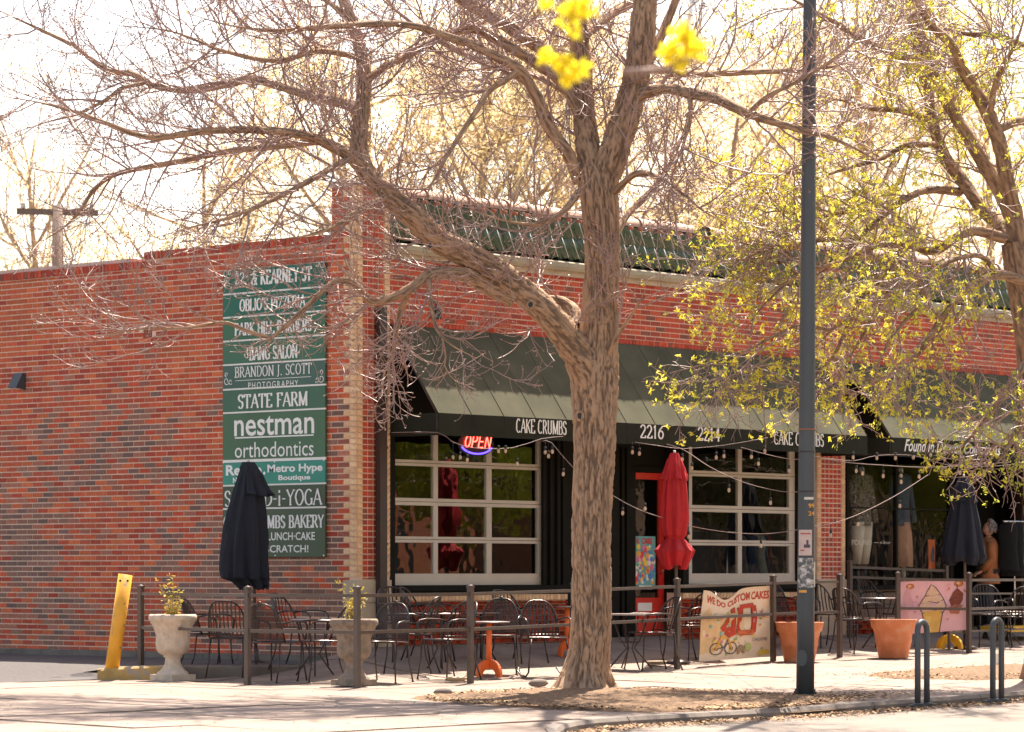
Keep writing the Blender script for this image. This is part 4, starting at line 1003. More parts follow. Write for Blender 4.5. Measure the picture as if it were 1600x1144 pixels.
# --- the big ash in front of the shop
ZT0 = depth(TB)
tree = thing('ash_tree', 'big bare forked ash tree with furrowed bark standing in the mulch bed', 'tree', (0, 0, 0))
B0 = TB.z
trunk_s = [(914, 1092, 40, 0), (914, 1070, 37, 0), (917, 1040, 35, 0), (922, 1000, 34, 0), (925, 900, 33.5, 0), (924, 800, 33, 0), (928, 720, 34, 0), (930, 650, 37, 0), (930, 590, 40, 0), (935, 540, 33, 0), (938, 480, 31, 0), (941, 400, 29.5, 0), (938, 340, 31, 0), (934, 290, 33, .0), (930, 262, 30, 0)]
MAINL = [
 ('trunk', trunk_s),
 ('limb', [(934, 300, 22, 0), (920, 240, 19, .05), (912, 170, 16.5, .15), (908, 100, 15, .25), (903, 30, 14, .3), (898, -60, 12, .4), (890, -190, 9, .6)]),
 ('limb', [(936, 300, 24, 0), (958, 240, 23, -.05), (980, 175, 22, -.1), (996, 110, 20, -.15), (1005, 40, 19, -.2), (1012, -50, 16, -.2), (1022, -180, 12, 0)]),
 ('limb', [(990, 150, 9, -.1), (1015, 95, 8, .1), (1040, 40, 7, .3), (1062, -20, 6, .5), (1085, -120, 4, .7)]),
 ('limb', [(928, 600, 30, 0), (912, 566, 27, -.1), (885, 525, 23, -.25), (855, 490, 21, -.4), (815, 455, 20, -.5), (774, 424, 20.5, -.6), (725, 396, 20, -.7), (684, 374, 19, -.8), (645, 338, 18, -.9), (603, 302, 17, -1.0), (573, 270, 15.5, -1.0), (561, 238, 14, -1.0), (562, 205, 12.5, -.9), (566, 165, 11.5, -.8), (569, 115, 10.5, -.7), (557, 56, 9.5, -.5), (538, 5, 8.5, -.3), (515, -70, 7, 0)]),
 ('limb', [(567, 262, 12, -1.0), (541, 241, 9.5, -1.2), (500, 220, 8, -1.5), (462, 209, 6.5, -1.8), (390, 203, 5.6, -2.2), (320, 205, 5.4, -2.5), (262, 213, 5.2, -2.7), (222, 213, 4.6, -2.8), (158, 190, 3.6, -2.9), (124, 177, 2.8, -3), (60, 160, 2.0, -3), (0, 150, 1.4, -3)]),
 ('limb', [(564, 175, 10, -.8), (540, 162, 9, -.5), (500, 154, 8, -.2), (451, 139, 7, .2), (395, 124, 6.8, .6), (357, 131, 6.4, .8), (301, 141, 5.8, 1.1), (244, 135, 5.2, 1.3), (207, 116, 4.6, 1.4), (165, 109, 4.0, 1.5), (113, 71, 3.4, 1.6), (68, 49, 2.8, 1.7), (19, 26, 2.2, 1.8), (-40, 0, 1.6, 2)]),
 ('limb', [(225, 130, 3.4, 1.3), (188, 139, 3.2, 1.2), (169, 154, 3, 1.1), (124, 177, 2.6, 1.0), (70, 192, 2, 1), (0, 215, 1.4, 1)]),
 ('limb', [(500, 220, 6, -1.5), (440, 228, 5.2, -.9), (360, 236, 5, -.4), (282, 252, 4.6, 0), (188, 270, 4, .4), (150, 293, 3.4, .5), (124, 331, 2.8, .6), (98, 357, 2.2, .6), (60, 380, 1.4, .6)]),
 ('limb', [(560, 240, 6, -1), (520, 262, 5, -1.5), (470, 290, 4.2, -1.9), (420, 315, 3.6, -2.2), (360, 340, 3, -2.4), (300, 355, 2.2, -2.5), (240, 372, 1.6, -2.6)]),
 ('limb', [(566, 130, 6.5, -.8), (605, 103, 6.4, -.6), (650, 79, 6.6, -.3), (695, 56, 6.8, 0), (740, 45, 7.4, .1), (778, 62, 8, .1), (838, 98, 9, .1), (880, 130, 9.5, 0), (905, 175, 10, 0)]),
 ('limb', [(905, 285, 10, 0), (890, 245, 10, -.1), (857, 197, 9.5, -.2), (838, 150, 9, -.3), (812, 109, 8.4, -.4), (778, 90, 7.6, -.5), (740, 71, 6.8, -.6), (695, 56, 6.2, -.8), (650, 41, 5.6, -1.0), (594, 37, 5, -1.2), (500, 43, 4.2, -1.5), (430, 48, 3.2, -1.7), (360, 40, 2.4, -1.9), (290, 20, 1.6, -2)]),
 ('limb', [(908, 175, 10, .1), (880, 115, 10, .3), (850, 80, 10, .5), (800, 45, 10.5, .7), (763, 22, 10.5, .9), (725, 0, 9.5, 1.1), (670, -40, 8, 1.4), (600, -90, 6, 1.8)]),
 ('limb', [(812, 109, 5.5, -.4), (790, 125, 5, -.5), (763, 143, 4.6, -.6), (740, 180, 4.2, -.8), (710, 225, 3.6, -.9), (680, 278, 2.8, -1), (655, 330, 1.8, -1)]),
 ('limb', [(802, 467, 13, -.5), (762, 449, 11.5, -.6), (736, 433, 11, -.7), (707, 427, 10, -.8), (670, 431, 8.5, -.9), (644, 449, 7.5, -1.0), (613, 465, 6.5, -1.05), (579, 471, 5.6, -1.1), (563, 451, 5, -1.2), (542, 438, 4.6, -1.25), (521, 441, 4.6, -1.3), (500, 459, 4.4, -1.4), (472, 487, 4, -1.5), (448, 508, 3.8, -1.6), (424, 529, 3, -1.7), (417, 545, 2, -1.7)]),
 ('limb', [(424, 529, 3.4, -1.7), (388, 518, 3.2, -1.8), (356, 505, 3, -1.9), (332, 506, 2.6, -1.9), (282, 513, 2.3, -2), (232, 513, 2.1, -2), (186, 519, 1.8, -2), (133, 539, 1.3, -2)]),
 ('limb', [(900, 512, 11, .1), (899, 491, 10.5, .3), (880, 473, 8.5, .45), (850, 468, 7, .5), (832, 462, 5, .5)]),
 ('limb', [(670, 431, 4.5, -.9), (672, 460, 4, -1.1), (676, 490, 3.4, -1.2), (686, 520, 2.8, -1.3), (715, 545, 2.0, -1.4), (745, 560, 1.4, -1.4)]),
 ('limb', [(644, 449, 5, -1.0), (628, 480, 5, -.8), (618, 520, 4.4, -.7), (612, 560, 3.4, -.6), (596, 590, 2, -.6)]),
 ('limb', [(985, 152, 12, -.1), (1037, 139, 7.5, -.4), (1079, 146, 9, -.6), (1124, 156, 8.6, -.8), (1165, 176, 7.4, -1), (1210, 191, 6, -1.1), (1259, 205, 5, -1.2), (1300, 216, 3.8, -1.3), (1360, 245, 2.6, -1.4), (1410, 280, 1.6, -1.4)]),
 ('limb', [(1000, 100, 8, -.1), (1040, 112, 6, .3), (1086, 116, 5.4, .6), (1170, 113, 4.8, .9), (1255, 109, 4, 1.2), (1320, 100, 3, 1.4), (1380, 70, 2, 1.6)]),
 ('limb', [(1168, 178, 4, -1), (1200, 150, 3.6, -1.2), (1260, 120, 3, -1.5), (1330, 70, 2.4, -1.8), (1390, 10, 1.6, -2)]),
 ('limb', [(945, 395, 7, 0), (985, 330, 5, .6), (1020, 295, 4.2, 1.0), (1050, 250, 3.4, 1.4), (1075, 190, 2.6, 1.7), (1100, 130, 1.8, 2)]),
 ('limb', [(1079, 148, 4, -.6), (1078, 190, 3.4, -.8), (1066, 240, 2.6, -.9), (1080, 290, 1.8, -1)]),
 ('limb', [(910, 60, 7, .3), (960, 20, 6, .8), (1020, -10, 5, 1.2), (1090, -40, 3.5, 1.6)]),
 ('limb', [(895, 150, 6, .1), (840, 120, 5, .8), (760, 100, 4.4, 1.4), (680, 60, 3.8, 1.9), (610, 10, 3, 2.4), (550, -50, 2, 2.8)]),
 ('limb', [(560, 90, 5, -.6), (500, 80, 4.6, -1.2), (430, 95, 4, -1.7), (350, 80, 3.2, -2.1), (270, 50, 2.4, -2.5), (190, 40, 1.6, -2.8)]),
 ('limb', [(545, 30, 5, -.4), (500, -5, 4.4, 0), (440, -20, 3.8, .4), (350, -20, 3, .8), (250, -25, 2, 1.2)]),
 ('limb', [(608, 305, 6, -1), (560, 330, 4.6, -1.5), (520, 355, 3.6, -1.9), (470, 370, 2.8, -2.2), (420, 375, 2, -2.4)]),
 ('limb', [(905, 300, 6, -.2), (880, 330, 4.4, -.7), (840, 350, 3.4, -1.1), (790, 345, 2.6, -1.4), (740, 330, 1.8, -1.7)]),
 ('limb', [(960, 300, 6, -.2), (1000, 270, 4.4, -.6), (1050, 290, 3.4, -1), (1100, 330, 2.4, -1.3), (1140, 350, 1.6, -1.5)]),
 ('limb', [(890, -190, 9, .6), (870, -330, 8, .9), (840, -480, 6, 1.2), (800, -640, 4, 1.5), (770, -760, 2, 1.6)]),
 ('limb', [(1022, -180, 12, 0), (1040, -320, 10, -.3), (1050, -480, 8, -.5), (1080, -640, 5, -.7), (1100, -780, 2, -.8)]),
 ('limb', [(892, -180, 7, .6), (800, -260, 6, .2), (700, -330, 5.4, -.2), (580, -380, 4.4, -.6), (450, -400, 3.2, -1), (330, -430, 2, -1.3)]),
 ('limb', [(515, -70, 6, 0), (470, -170, 5.5, .2), (400, -260, 5, .5), (300, -330, 4, .8), (180, -380, 3, 1.1), (60, -420, 2, 1.3)]),
 ('limb', [(600, -90, 6, 1.8), (520, -160, 5, 2.2), (420, -190, 4, 2.6), (300, -200, 3, 3), (160, -190, 2, 3.4)]),
 ('limb', [(480, -150, 4.4, .2), (380, -150, 4, -.4), (260, -140, 3.4, -.9), (120, -110, 2.6, -1.4), (0, -90, 1.8, -1.8)]),
 ('limb', [(1045, -400, 7, -.4), (1130, -480, 6, -.9), (1230, -530, 5, -1.4), (1340, -550, 3.4, -1.9), (1450, -560, 2, -2.3)]),
 ('limb', [(1030, -250, 7, -.1), (1110, -290, 6, -.7), (1200, -300, 5, -1.3), (1310, -280, 3.6, -1.8), (1420, -250, 2, -2.2)]),
 ('limb', [(870, -330, 6, .9), (780, -430, 5, 1.4), (680, -520, 4, 1.8), (560, -600, 2.6, 2.2), (470, -650, 1.6, 2.5)]),
 ('limb', [(948, 560, 5, -.1), (968, 520, 3.6, -.3), (995, 480, 2.6, -.5), (1010, 450, 1.6, -.6)]),
]
rng = np.random.default_rng(5)
def knot(px, py, dz, rpx, tilt=0):
    c = at(px, py, ZT0 + dz); k = ZT0 / F; r = rpx * k; n_ = Vector((-FX, -FY, .05)); u = Vector((RX, RY, 0)); w = Vector((0, 0, 1)); mb = MB()
    mb.tube([c + u * r * math.cos(R(a)) + w * r * 1.15 * math.sin(R(a)) for a in range(0, 360, 20)], [r * .38] * 18, 8, closed=True)
    o = part('knot', mb, 'bark', tree); at_ = o.data.attributes.new('ridge', 'FLOAT', 'POINT'); at_.data.foreach_set('value', [(.3 + .6 * rnd.random()) for _ in o.data.vertices])
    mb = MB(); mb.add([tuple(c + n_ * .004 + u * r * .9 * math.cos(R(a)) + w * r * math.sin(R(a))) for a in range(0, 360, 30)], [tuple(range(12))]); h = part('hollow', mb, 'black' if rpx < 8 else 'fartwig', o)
knot(829, 476, -.62, 5.5); knot(672, 384, -.95, 4.5); knot(938, 490, -.16, 13); knot(958, 392, -.10, 7); knot(906, 650, -.17, 6)
LP = []; LR = []
for i, (nm, sp) in enumerate(MAINL):
    pts, rad = px_path(sp, ZT0)
    if nm == 'trunk': rad = [r * .90 for r in rad]
    big = max(rad)
    me = limb_mesh(pts, rad, n=110 if nm == 'trunk' else (48 if big > .07 else (20 if big > .035 else 9)), amp=.26 if nm == 'trunk' else .30, step=.022 if nm == 'trunk' else (.035 if big > .07 else .07), seed=i, flare=(.50, .75) if nm == 'trunk' else None, freq=(9.0 if nm == 'trunk' else 12.0))
    link(nm, me, 'bark', tree)
    if nm != 'trunk':
        a, b = poly_np(pts, rad); LP.append(a); LR.append(b)
LP = np.array(LP); LR = np.array(LR)
def grow_tree(rng, LP, LR, dens, up, k3=6, sc=1.0, lmul=None, radk=1.0):
    c1, r1 = children(rng, LP, LR, 3.0 * dens[0], .55 * sc, 1.5 * sc, R(30), R(70), up, .13, 9, .011 * radk, .0045 * radk, t0=.10, lmul=lmul)
    c2, r2 = children(rng, c1, r1, 5.0 * dens[1], .22 * sc, .62 * sc, R(30), R(65), up * 1.3, .14, 7, .0062 * radk, .0030 * radk, lmul=lmul)
    c3, r3 = children(rng, np.concatenate([c1[:, ::1]], 0), r1, 4.0 * dens[2], .1 * sc, .32 * sc, R(30), R(70), up * 2.0, .14, 5, .0042 * radk, .0026 * radk, lmul=lmul)
    c4, r4 = children(rng, c2, r2, 6.5 * dens[2], .07 * sc, .24 * sc, R(30), R(70), up * 2.2, .14, 4, .0038 * radk, .0024 * radk, t0=.2, lmul=lmul)
    return [(c1, r1, 5), (c2, r2, 4), (c3, r3, 3), (c4, r4, 3)]
def twig_obj(gen, m, parent, name='twigs'):
    Vs = []; Fs = []; o = 0
    for c, r, n in gen:
        V, Fq = tube_arrays(c, r, n); Vs.append(V); Fs.append(Fq + o); o += len(V)
    ob = link(name, np_mesh(name, np.concatenate(Vs), np.concatenate(Fs)), m, parent); ob['kind'] = 'stuff'; return ob
def quads_at(rng, pos, size0, size1, spread, per, name, m, parent, elong=1.6, up=.2):
    n = len(pos) * per; p = np.repeat(pos, per, axis=0) + rng.normal(size=(n, 3)) * spread
    a = unit(rng.normal(size=(n, 3)) + np.array([0, 0, up])); b = unit(np.cross(a, rng.normal(size=(n, 3)))); c = np.cross(a, b)
    s = rng.uniform(size0, size1, n)[:, None]
    V = np.stack([p - a * s * elong, p + b * s * .55 + c * s * .15, p + a * s * elong, p - b * s * .55 + c * s * .15], 1).reshape(-1, 3)
    ob = link(name, np_mesh(name, V, np.arange(n * 4).reshape(-1, 4)), m, parent); ob['kind'] = 'stuff'; return ob
gen = grow_tree(rng, LP, LR, (2.35, 1.4, 1.3), .075)
twig_obj(gen, 'twig', tree)
buds = np.concatenate([gen[3][0][:, -1], gen[1][0][:, -1], gen[2][0][:, -1]])
quads_at(rng, buds, .007, .014, .004, 2, 'buds', 'twig', tree, elong=1.2)

# --- the leafing tree at the right
tr2 = thing('leafing_tree', 'spreading tree with small yellow green new leaves at the right edge', 'tree', (0, 0, 0))
T2 = og(1632, 1062); Z2 = depth(T2)
RL = [
 ('trunk', [(1632, 1075, 27, 0), (1628, 1040, 25, 0), (1625, 900, 24, 0), (1624, 800, 23, 0), (1618, 640, 22, 0), (1606, 520, 21, 0), (1592, 430, 20, 0), (1584, 380, 20, 0)]),
 ('limb', [(1588, 400, 17, 0), (1586, 350, 15, 0), (1564, 301, 12, .1), (1541, 263, 11, .2), (1508, 207, 10, .3), (1485, 169, 9.5, .4), (1462, 124, 8.5, .5), (1440, 60, 8, .6), (1425, 0, 7, .7), (1410, -80, 5, .8)]),
 ('limb', [(1590, 390, 18, 0), (1588, 346, 13, 0), (1575, 293, 12.5, -.2), (1564, 233, 12, -.3), (1545, 180, 11, -.4), (1519, 135, 9.5, -.5), (1500, 101, 8.5, -.6), (1485, 68, 8, -.7), (1451, 34, 6, -.8), (1420, -30, 5, -.9)]),
 ('limb', [(1584, 380, 14, 0), (1560, 348, 11, .3), (1538, 331, 10, .5), (1500, 278, 10.5, .8), (1474, 241, 10, 1), (1455, 180, 8.5, 1.2), (1451, 143, 8, 1.3), (1440, 94, 7.5, 1.4), (1425, 38, 7, 1.5), (1418, -40, 5, 1.6)]),
 ('limb', [(1500, 300, 7, .8), (1451, 297, 6, .5), (1414, 312, 5.4, .2), (1383, 335, 4.8, -.1), (1338, 376, 3.8, -.4), (1290, 420, 2.8, -.6), (1240, 450, 1.8, -.7)]),
 ('limb', [(1458, 190, 6, 1.2), (1444, 184, 5.5, 1.0), (1406, 173, 5, .6), (1357, 169, 4.2, .2), (1320, 158, 3.4, -.2), (1270, 150, 2.2, -.5)]),
 ('limb', [(1465, 226, 5, 1.0), (1414, 229, 4.4, .5), (1376, 248, 4, .2), (1338, 259, 3.4, -.2), (1278, 278, 2.8, -.6), (1220, 300, 1.8, -.9)]),
 ('limb', [(1445, 105, 8, 1.4), (1432, 94, 7.5, 1.4), (1395, 83, 7, 1.3), (1357, 68, 6, 1.2), (1320, 45, 5, 1.1), (1286, 26, 4, 1), (1240, 0, 3, .9), (1190, -20, 2, .8)]),
 ('limb', [(1640, 85, 5.5, 0), (1600, 71, 5, 0), (1556, 56, 4.5, .1), (1508, 53, 4, .2), (1470, 45, 3.4, .3), (1420, 50, 2.4, .4)]),
 ('limb', [(1570, 372, 9, -.2), (1515, 362, 7.5, -.4), (1460, 392, 7, -.6), (1417, 384, 6.5, -.8), (1396, 422, 6, -1), (1354, 454, 5, -1.2), (1329, 496, 4, -1.3), (1298, 517, 3, -1.4), (1260, 560, 2, -1.5)]),
 ('limb', [(1417, 384, 5, -.8), (1370, 385, 4.4, -1.1), (1310, 410, 3.6, -1.4), (1250, 430, 3, -1.6), (1200, 470, 2.4, -1.8), (1160, 520, 1.7, -1.9)]),
 ('limb', [(1600, 440, 9, -.1), (1560, 430, 7, -.5), (1510, 455, 6, -.9), (1470, 500, 5, -1.2), (1430, 560, 4, -1.4), (1390, 610, 3, -1.5), (1360, 650, 2, -1.5)]),
 ('limb', [(1610, 560, 8, 0), (1585, 590, 6, -.4), (1560, 630, 5, -.8), (1530, 665, 4, -1.1), (1500, 700, 3, -1.3), (1470, 705, 2, -1.4)]),
 ('limb', [(1330, 496, 3, -1.3), (1300, 560, 2.6, -1.5), (1260, 600, 2.2, -1.6), (1220, 610, 1.8, -1.7), (1170, 600, 1.4, -1.8)]),
 ('limb', [(1298, 517, 3, -1.4), (1250, 510, 3, -1.8), (1200, 530, 2.6, -2), (1150, 560, 2, -2.2), (1115, 600, 1.4, -2.3)]),
 ('limb', [(1338, 376, 4, -.4), (1290, 375, 3.6, -.9), (1230, 385, 3, -1.3), (1170, 400, 2.4, -1.6), (1120, 430, 1.6, -1.8)]),
 ('limb', [(1250, 430, 3, -1.6), (1215, 410, 2.6, -1.2), (1170, 440, 2.2, -1.1), (1130, 480, 1.6, -1)]),
 ('limb', [(1396, 422, 4, -1), (1380, 470, 3.6, -.6), (1350, 520, 3, -.4), (1320, 570, 2.4, -.2), (1280, 620, 1.6, -.1)]),
 ('limb', [(1470, 500, 4, -1.2), (1440, 480, 3.6, -1.7), (1400, 520, 3, -2), (1370, 570, 2.4, -2.2), (1350, 620, 1.6, -2.3)]),
 ('limb', [(1560, 430, 5, -.5), (1530, 400, 4.4, -1), (1480, 410, 3.6, -1.5), (1430, 440, 2.8, -1.9), (1380, 450, 1.8, -2.2)]),
 ('limb', [(1278, 278, 3, -.6), (1230, 270, 2.8, -1), (1180, 290, 2.2, -1.4), (1130, 320, 1.6, -1.6)]),
 ('limb', [(1383, 335, 4, -.1), (1330, 330, 3.4, -.6), (1270, 340, 2.8, -1), (1210, 330, 2.2, -1.3), (1160, 350, 1.6, -1.5)]),
 ('limb', [(1620, 610, 6, 0), (1600, 650, 5, -.6), (1580, 690, 4, -1), (1560, 720, 3, -1.3), (1530, 745, 2, -1.5)]),
 ('limb', [(1552, 208, 7, -.35), (1575, 196, 7, -.2), (1600, 190, 6, 0), (1640, 230, 5, .3), (1690, 260, 3.5, .6)]),
 ('limb', [(1545, 180, 6, -.4), (1560, 120, 5, -.8), (1590, 60, 4, -1.2), (1610, -10, 3, -1.5)]),
]
LP2 = []; LR2 = []
for i, (nm, sp) in enumerate(RL):
    pts, rad = px_path(sp, Z2); big = max(rad)
    me = limb_mesh(pts, rad, n=48 if nm == 'trunk' else (22 if big > .05 else 10), amp=.2, step=.04, seed=40 + i, flare=(.5, .6) if nm == 'trunk' else None)
    link(nm, me, 'bark2', tr2)
    if nm != 'trunk': a, b = poly_np(pts, rad); LP2.append(a); LR2.append(b)
LP2 = np.array(LP2); LR2 = np.array(LR2)
rng = np.random.default_rng(9)
gen2 = grow_tree(rng, LP2, LR2, (2.7, 1.5, 1.0), -.012, sc=.88)
twig_obj(gen2, 'twig', tr2)
tips = np.concatenate([gen2[3][0][:, -1], gen2[1][0][:, -1], gen2[2][0][:, -1]])
mask = np.array([mnoise.noise(Vector(tuple(p)) * 1.1) > -.28 for p in tips]); tips = tips[mask & (rng.random(len(tips)) < .72)]
h = len(tips) // 2
quads_at(rng, tips[:h], .011, .023, .017, 6, 'leaves', 'leafyellow', tr2, up=.5)
quads_at(rng, tips[h:], .009, .019, .016, 5, 'leaves', 'leafgreen', tr2, up=.5)

# --- trees behind the shop: pale leafing crowns with leaning trunks
def back_tree(px, Z, h, spread, seed, label, leaf, nleaf, bushy=1.0, trunk_r=.22, zbase=-.6):
    rg = np.random.default_rng(seed); b = at(px, 893, Z)
    t = thing('background_tree', label, 'tree', (b.x, b.y, zbase), group=None)
    lean = rg.normal(size=2) * .08
    H_ = h; pts = [Vector((0, 0, 0)), Vector((lean[0] * h * .2, lean[1] * h * .2, h * .25)), Vector((lean[0] * h * .5, lean[1] * h * .5, h * .55)), Vector((lean[0] * h, lean[1] * h, h * .9))]
    rad = [trunk_r, trunk_r * .8, trunk_r * .5, trunk_r * .12]
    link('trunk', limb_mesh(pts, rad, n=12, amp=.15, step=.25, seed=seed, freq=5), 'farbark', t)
    P0, R0 = poly_np(pts, rad, 18); P0 = P0[None]; R0 = R0[None]
    l1, s1 = children(rg, P0, R0, 2.2, h * .28, h * .5, R(25), R(60), .05, .08, 10, .055, .014, t0=.22)
    l1 = l1[:26]; s1 = s1[:26]
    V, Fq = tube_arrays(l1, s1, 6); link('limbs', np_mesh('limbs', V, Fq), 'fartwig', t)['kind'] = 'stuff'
    c1, r1 = children(rg, l1, s1, 1.7 * bushy, h * .08, h * .22, R(25), R(60), .02, .1, 7, .025, .010)
    c2, r2 = children(rg, c1, r1, 1.9 * bushy, h * .04, h * .12, R(20), R(60), -.06, .12, 5, .014, .007)
    c3, r3 = children(rg, c2, r2, 2.0 * bushy, h * .02, h * .06, R(20), R(60), -.10, .12, 4, .010, .006)
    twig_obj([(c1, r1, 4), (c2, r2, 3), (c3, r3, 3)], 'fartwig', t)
    tips = np.concatenate([c2[:, -1], c3[:, -1], c3[:, 2]]); 
    if len(tips) > nleaf: tips = tips[rg.choice(len(tips), nleaf, replace=False)]
    quads_at(rg, tips, .016, .040, .17, 8, 'leaves', leaf, t, up=.2)
    return t
BT = [(90, 72, 11.5, 1, 21, 'thin pale tree rising behind the utility pole at the far left', 'leafpale', 1500, .8),
      (330, 66, 10.5, 1, 22, 'pale gold leafing tree behind the side wall', 'leafpale', 5200, 1.1),
      (560, 60, 12.5, 1, 23, 'tall pale gold tree behind the brick corner pier', 'leafpale', 5200, 1.1),
      (715, 56, 12.0, 1, 24, 'leaning gold leafed tree behind the roof left of the big trunk', 'leafpale', 6500, 1.2),
      (860, 64, 12.5, 1, 25, 'pale gold tree directly behind the big forked trunk', 'leafpale', 5200, 1.1),
      (1065, 60, 10.5, 1, 26, 'pale gold bushy tree behind the roof right of the big trunk', 'leafpale', 5200, 1.1),
      (1210, 68, 12.5, 1, 27, 'tall drooping pale tree behind the lamp post', 'leafpale', 4200, 1.2),
      (1400, 66, 12.5, 1, 28, 'pale tree far behind the right shop', 'leafpale', 3600, 1.0),
      (1560, 72, 13.5, 1, 29, 'pale tree behind the right edge of the roof', 'leafpale', 3200, 1.0)]
for a in BT: back_tree(a[0], a[1], a[2], a[3], a[4], a[5], a[6], a[7], a[8])
# low shrubs and far houses' greenery showing over the roof line are part of the ground's far hedge
# --- utility pole at the left behind the shop
up_ = at(90, 893, 58); upo = thing('utility_pole', 'wooden utility pole with a cross arm behind the side wall', 'utility pole', (up_.x, up_.y, -.6))
zt = CZ + (893 - 330) / F * 58 + .6
mb = MB(); mb.tube([(0, 0, 0), (0, 0, zt + .1)], [.13, .10], 10); part('pole', mb, 'wood', upo)
ax = Vector((RX, RY, 0)) * .95 + Vector((FX, FY, 0)) * .2; mb = MB(); L2 = 58 / F
mb.obox((0, 0, zt - .02), ax.normalized() * .72, Vector((FX, FY, 0)) * .05, (0, 0, .05)); part('cross_arm', mb, 'wood', upo)
for s in (-.6, .6):
    mb = MB(); c = ax.normalized() * s; mb.lathe([(.02, 0), (.045, .03), (.03, .06), (.04, .09), (.01, .12)], 8, c=(c.x, c.y, zt + .03)); part('insulator', mb, 'offwhite', upo)

# ================================================================ ACROSS THE STREET (seen in the glass)
def far_building(x0, x1, y, h, m, label):
    t = thing('shop_building', label, 'building', (x0, y, SZ(0, -12)))
    mb = MB(); mb.box(0, x1 - x0, -8, 0, -.5, h); part('wall', mb, m, t)
    n = int((x1 - x0) / 3)
    for i in range(n): mb = MB(); mb.box(.8 + i * 3, 2.7 + i * 3, .0, .05, .6, 2.6); part('window', mb, 'black', t)
    mb = MB(); mb.box(-.2, x1 - x0 + .2, -8.2, .25, h, h + .25); part('roof', mb, 'roomwall', t)
far_building(4, 30, -25, 4.6, 'clay', 'low brick shop row across the street')
far_building(34, 62, -25, 5.6, 'wood', 'brown two storey row across the street')
def round_tree(x, y, h, seed, label, leaf='leafdark', n=5200, s=1.0):
    rg = np.random.default_rng(seed); t = thing('street_tree', label, 'tree', (x, y, SZ(0, -12)))
    mb = MB(); mb.tube([(0, 0, -.2), (.05, 0, h * .3), (0, .1, h * .7)], [.22, .16, .08], 10); part('trunk', mb, 'bark2', t)
    u = unit(rg.normal(size=(n, 3))) * (rg.random((n, 1)) ** .45) * np.array([h * .36, h * .36, h * .40]) * s + np.array([0, 0, h * .62])
    k = np.array([mnoise.noise(Vector(tuple(p)) * .6) for p in u]) > -.25
    quads_at(rg, u[k], .10, .22, .1, 2, 'crown', leaf, t)
for i, (x, y, h, lf, lab) in enumerate([(2, -20.5, 9, 'leafpale', 'dense tree across the street nearest the corner'), (10, -21, 10, 'leafgreen', 'dense tree across the street facing the bakery'), (18, -20.5, 8.5, 'leafgreen', 'yellow green tree across the street facing the clothing shop'),
      (26, -21, 10, 'leafgreen', 'dense tree across the street beside the yellow green one'), (35, -20.5, 10, 'leafdark', 'dense tree across the street at the gap between buildings'), (45, -21, 10.5, 'leafgreen', 'far yellow green tree across the street'), (55, -21, 10, 'leafdark', 'farthest dense tree across the street'),
      (-34, 6, 10, 'leafdark', 'tree on the far side of the side street'), (-36, -6, 11, 'leafdark', 'tree by the side street corner')]): round_tree(x, y, h, 60 + i, lab, lf)
# ================================================================ FENCE, PLANTERS, STREET FURNITURE
def zpx(px, py_top, p):            # height above a standing point of a pixel row seen over it
    return CZ + (HZ - py_top) / F * depth(p) - p.z
FA = [(220, 1060, 918), (387, 1070, 920), (558, 1075, 920), (735, 1067, 918), (897, 1056, 913), (1058, 1045, 907), (1208, 1033, 902), (1312, 1027, 900)]
FPT = [og(a, b) for a, b, c in FA]; FH = [zpx(a, c, p) for (a, b, c), p in zip(FA, FPT)]
def fence(pts, hts, label, rails=(.93, .56), pw=.028, r=.014):
    c = pts[0]; t = thing('railing', label, 'railing', tuple(c))
    for i, (p, h) in enumerate(zip(pts, hts)):
        q = p - c; d = (pts[min(i + 1, len(pts) - 1)] - pts[max(i - 1, 0)]); a = math.atan2(d.y, d.x) if True else 0
        if len(pts) > 3 and t['label'].startswith('long'): a = 0
        mb = MB(); ca, sa = math.cos(a) * pw, math.sin(a) * pw
        mb.obox((q.x, q.y, q.z + h / 2 - .02), (ca, sa, 0), (-sa, ca, 0), (0, 0, h / 2 + .02)); po = part('post', mb, 'fencepaint', t)
        mb = MB(); k = 1.18
        mb.obox((q.x, q.y, q.z + h + .008), (ca * k, sa * k, 0), (-sa * k, ca * k, 0), (0, 0, .012))
        e = q + Vector((0, 0, h + .02)); w = pw * .8; mb.add([(e.x - w, e.y - w, e.z), (e.x + w, e.y - w, e.z), (e.x + w, e.y + w, e.z), (e.x - w, e.y + w, e.z), (e.x, e.y, e.z + .018)], [(0, 1, 4), (1, 2, 4), (2, 3, 4), (3, 0, 4)])
        part('post_cap', mb, 'fencepaint', po)
    for i in range(len(pts) - 1):
        for f in rails:
            a = pts[i] - c + Vector((0, 0, hts[i] * f)); b = pts[i + 1] - c + Vector((0, 0, hts[i + 1] * f)); d = (b - a).normalized(); a += d * (pw + .001); b -= d * (pw + .001)
            s_ = d.cross(Vector((0, 0, 1))).normalized() * r; mb = MB(); mid = (a + b) / 2; mb.obox(mid, (b - a) / 2, s_, s_.cross(d).normalized() * r * 1.25); part('rail', mb, 'fencepaint', t)
    return t
fence(FPT, FH, 'long brown post and rail fence round the bakery patio')
FB = [(1403, 1016, 897), (1514, 1020, 897)]
PB = [og(1403, 1018), og(1514, 1019)]
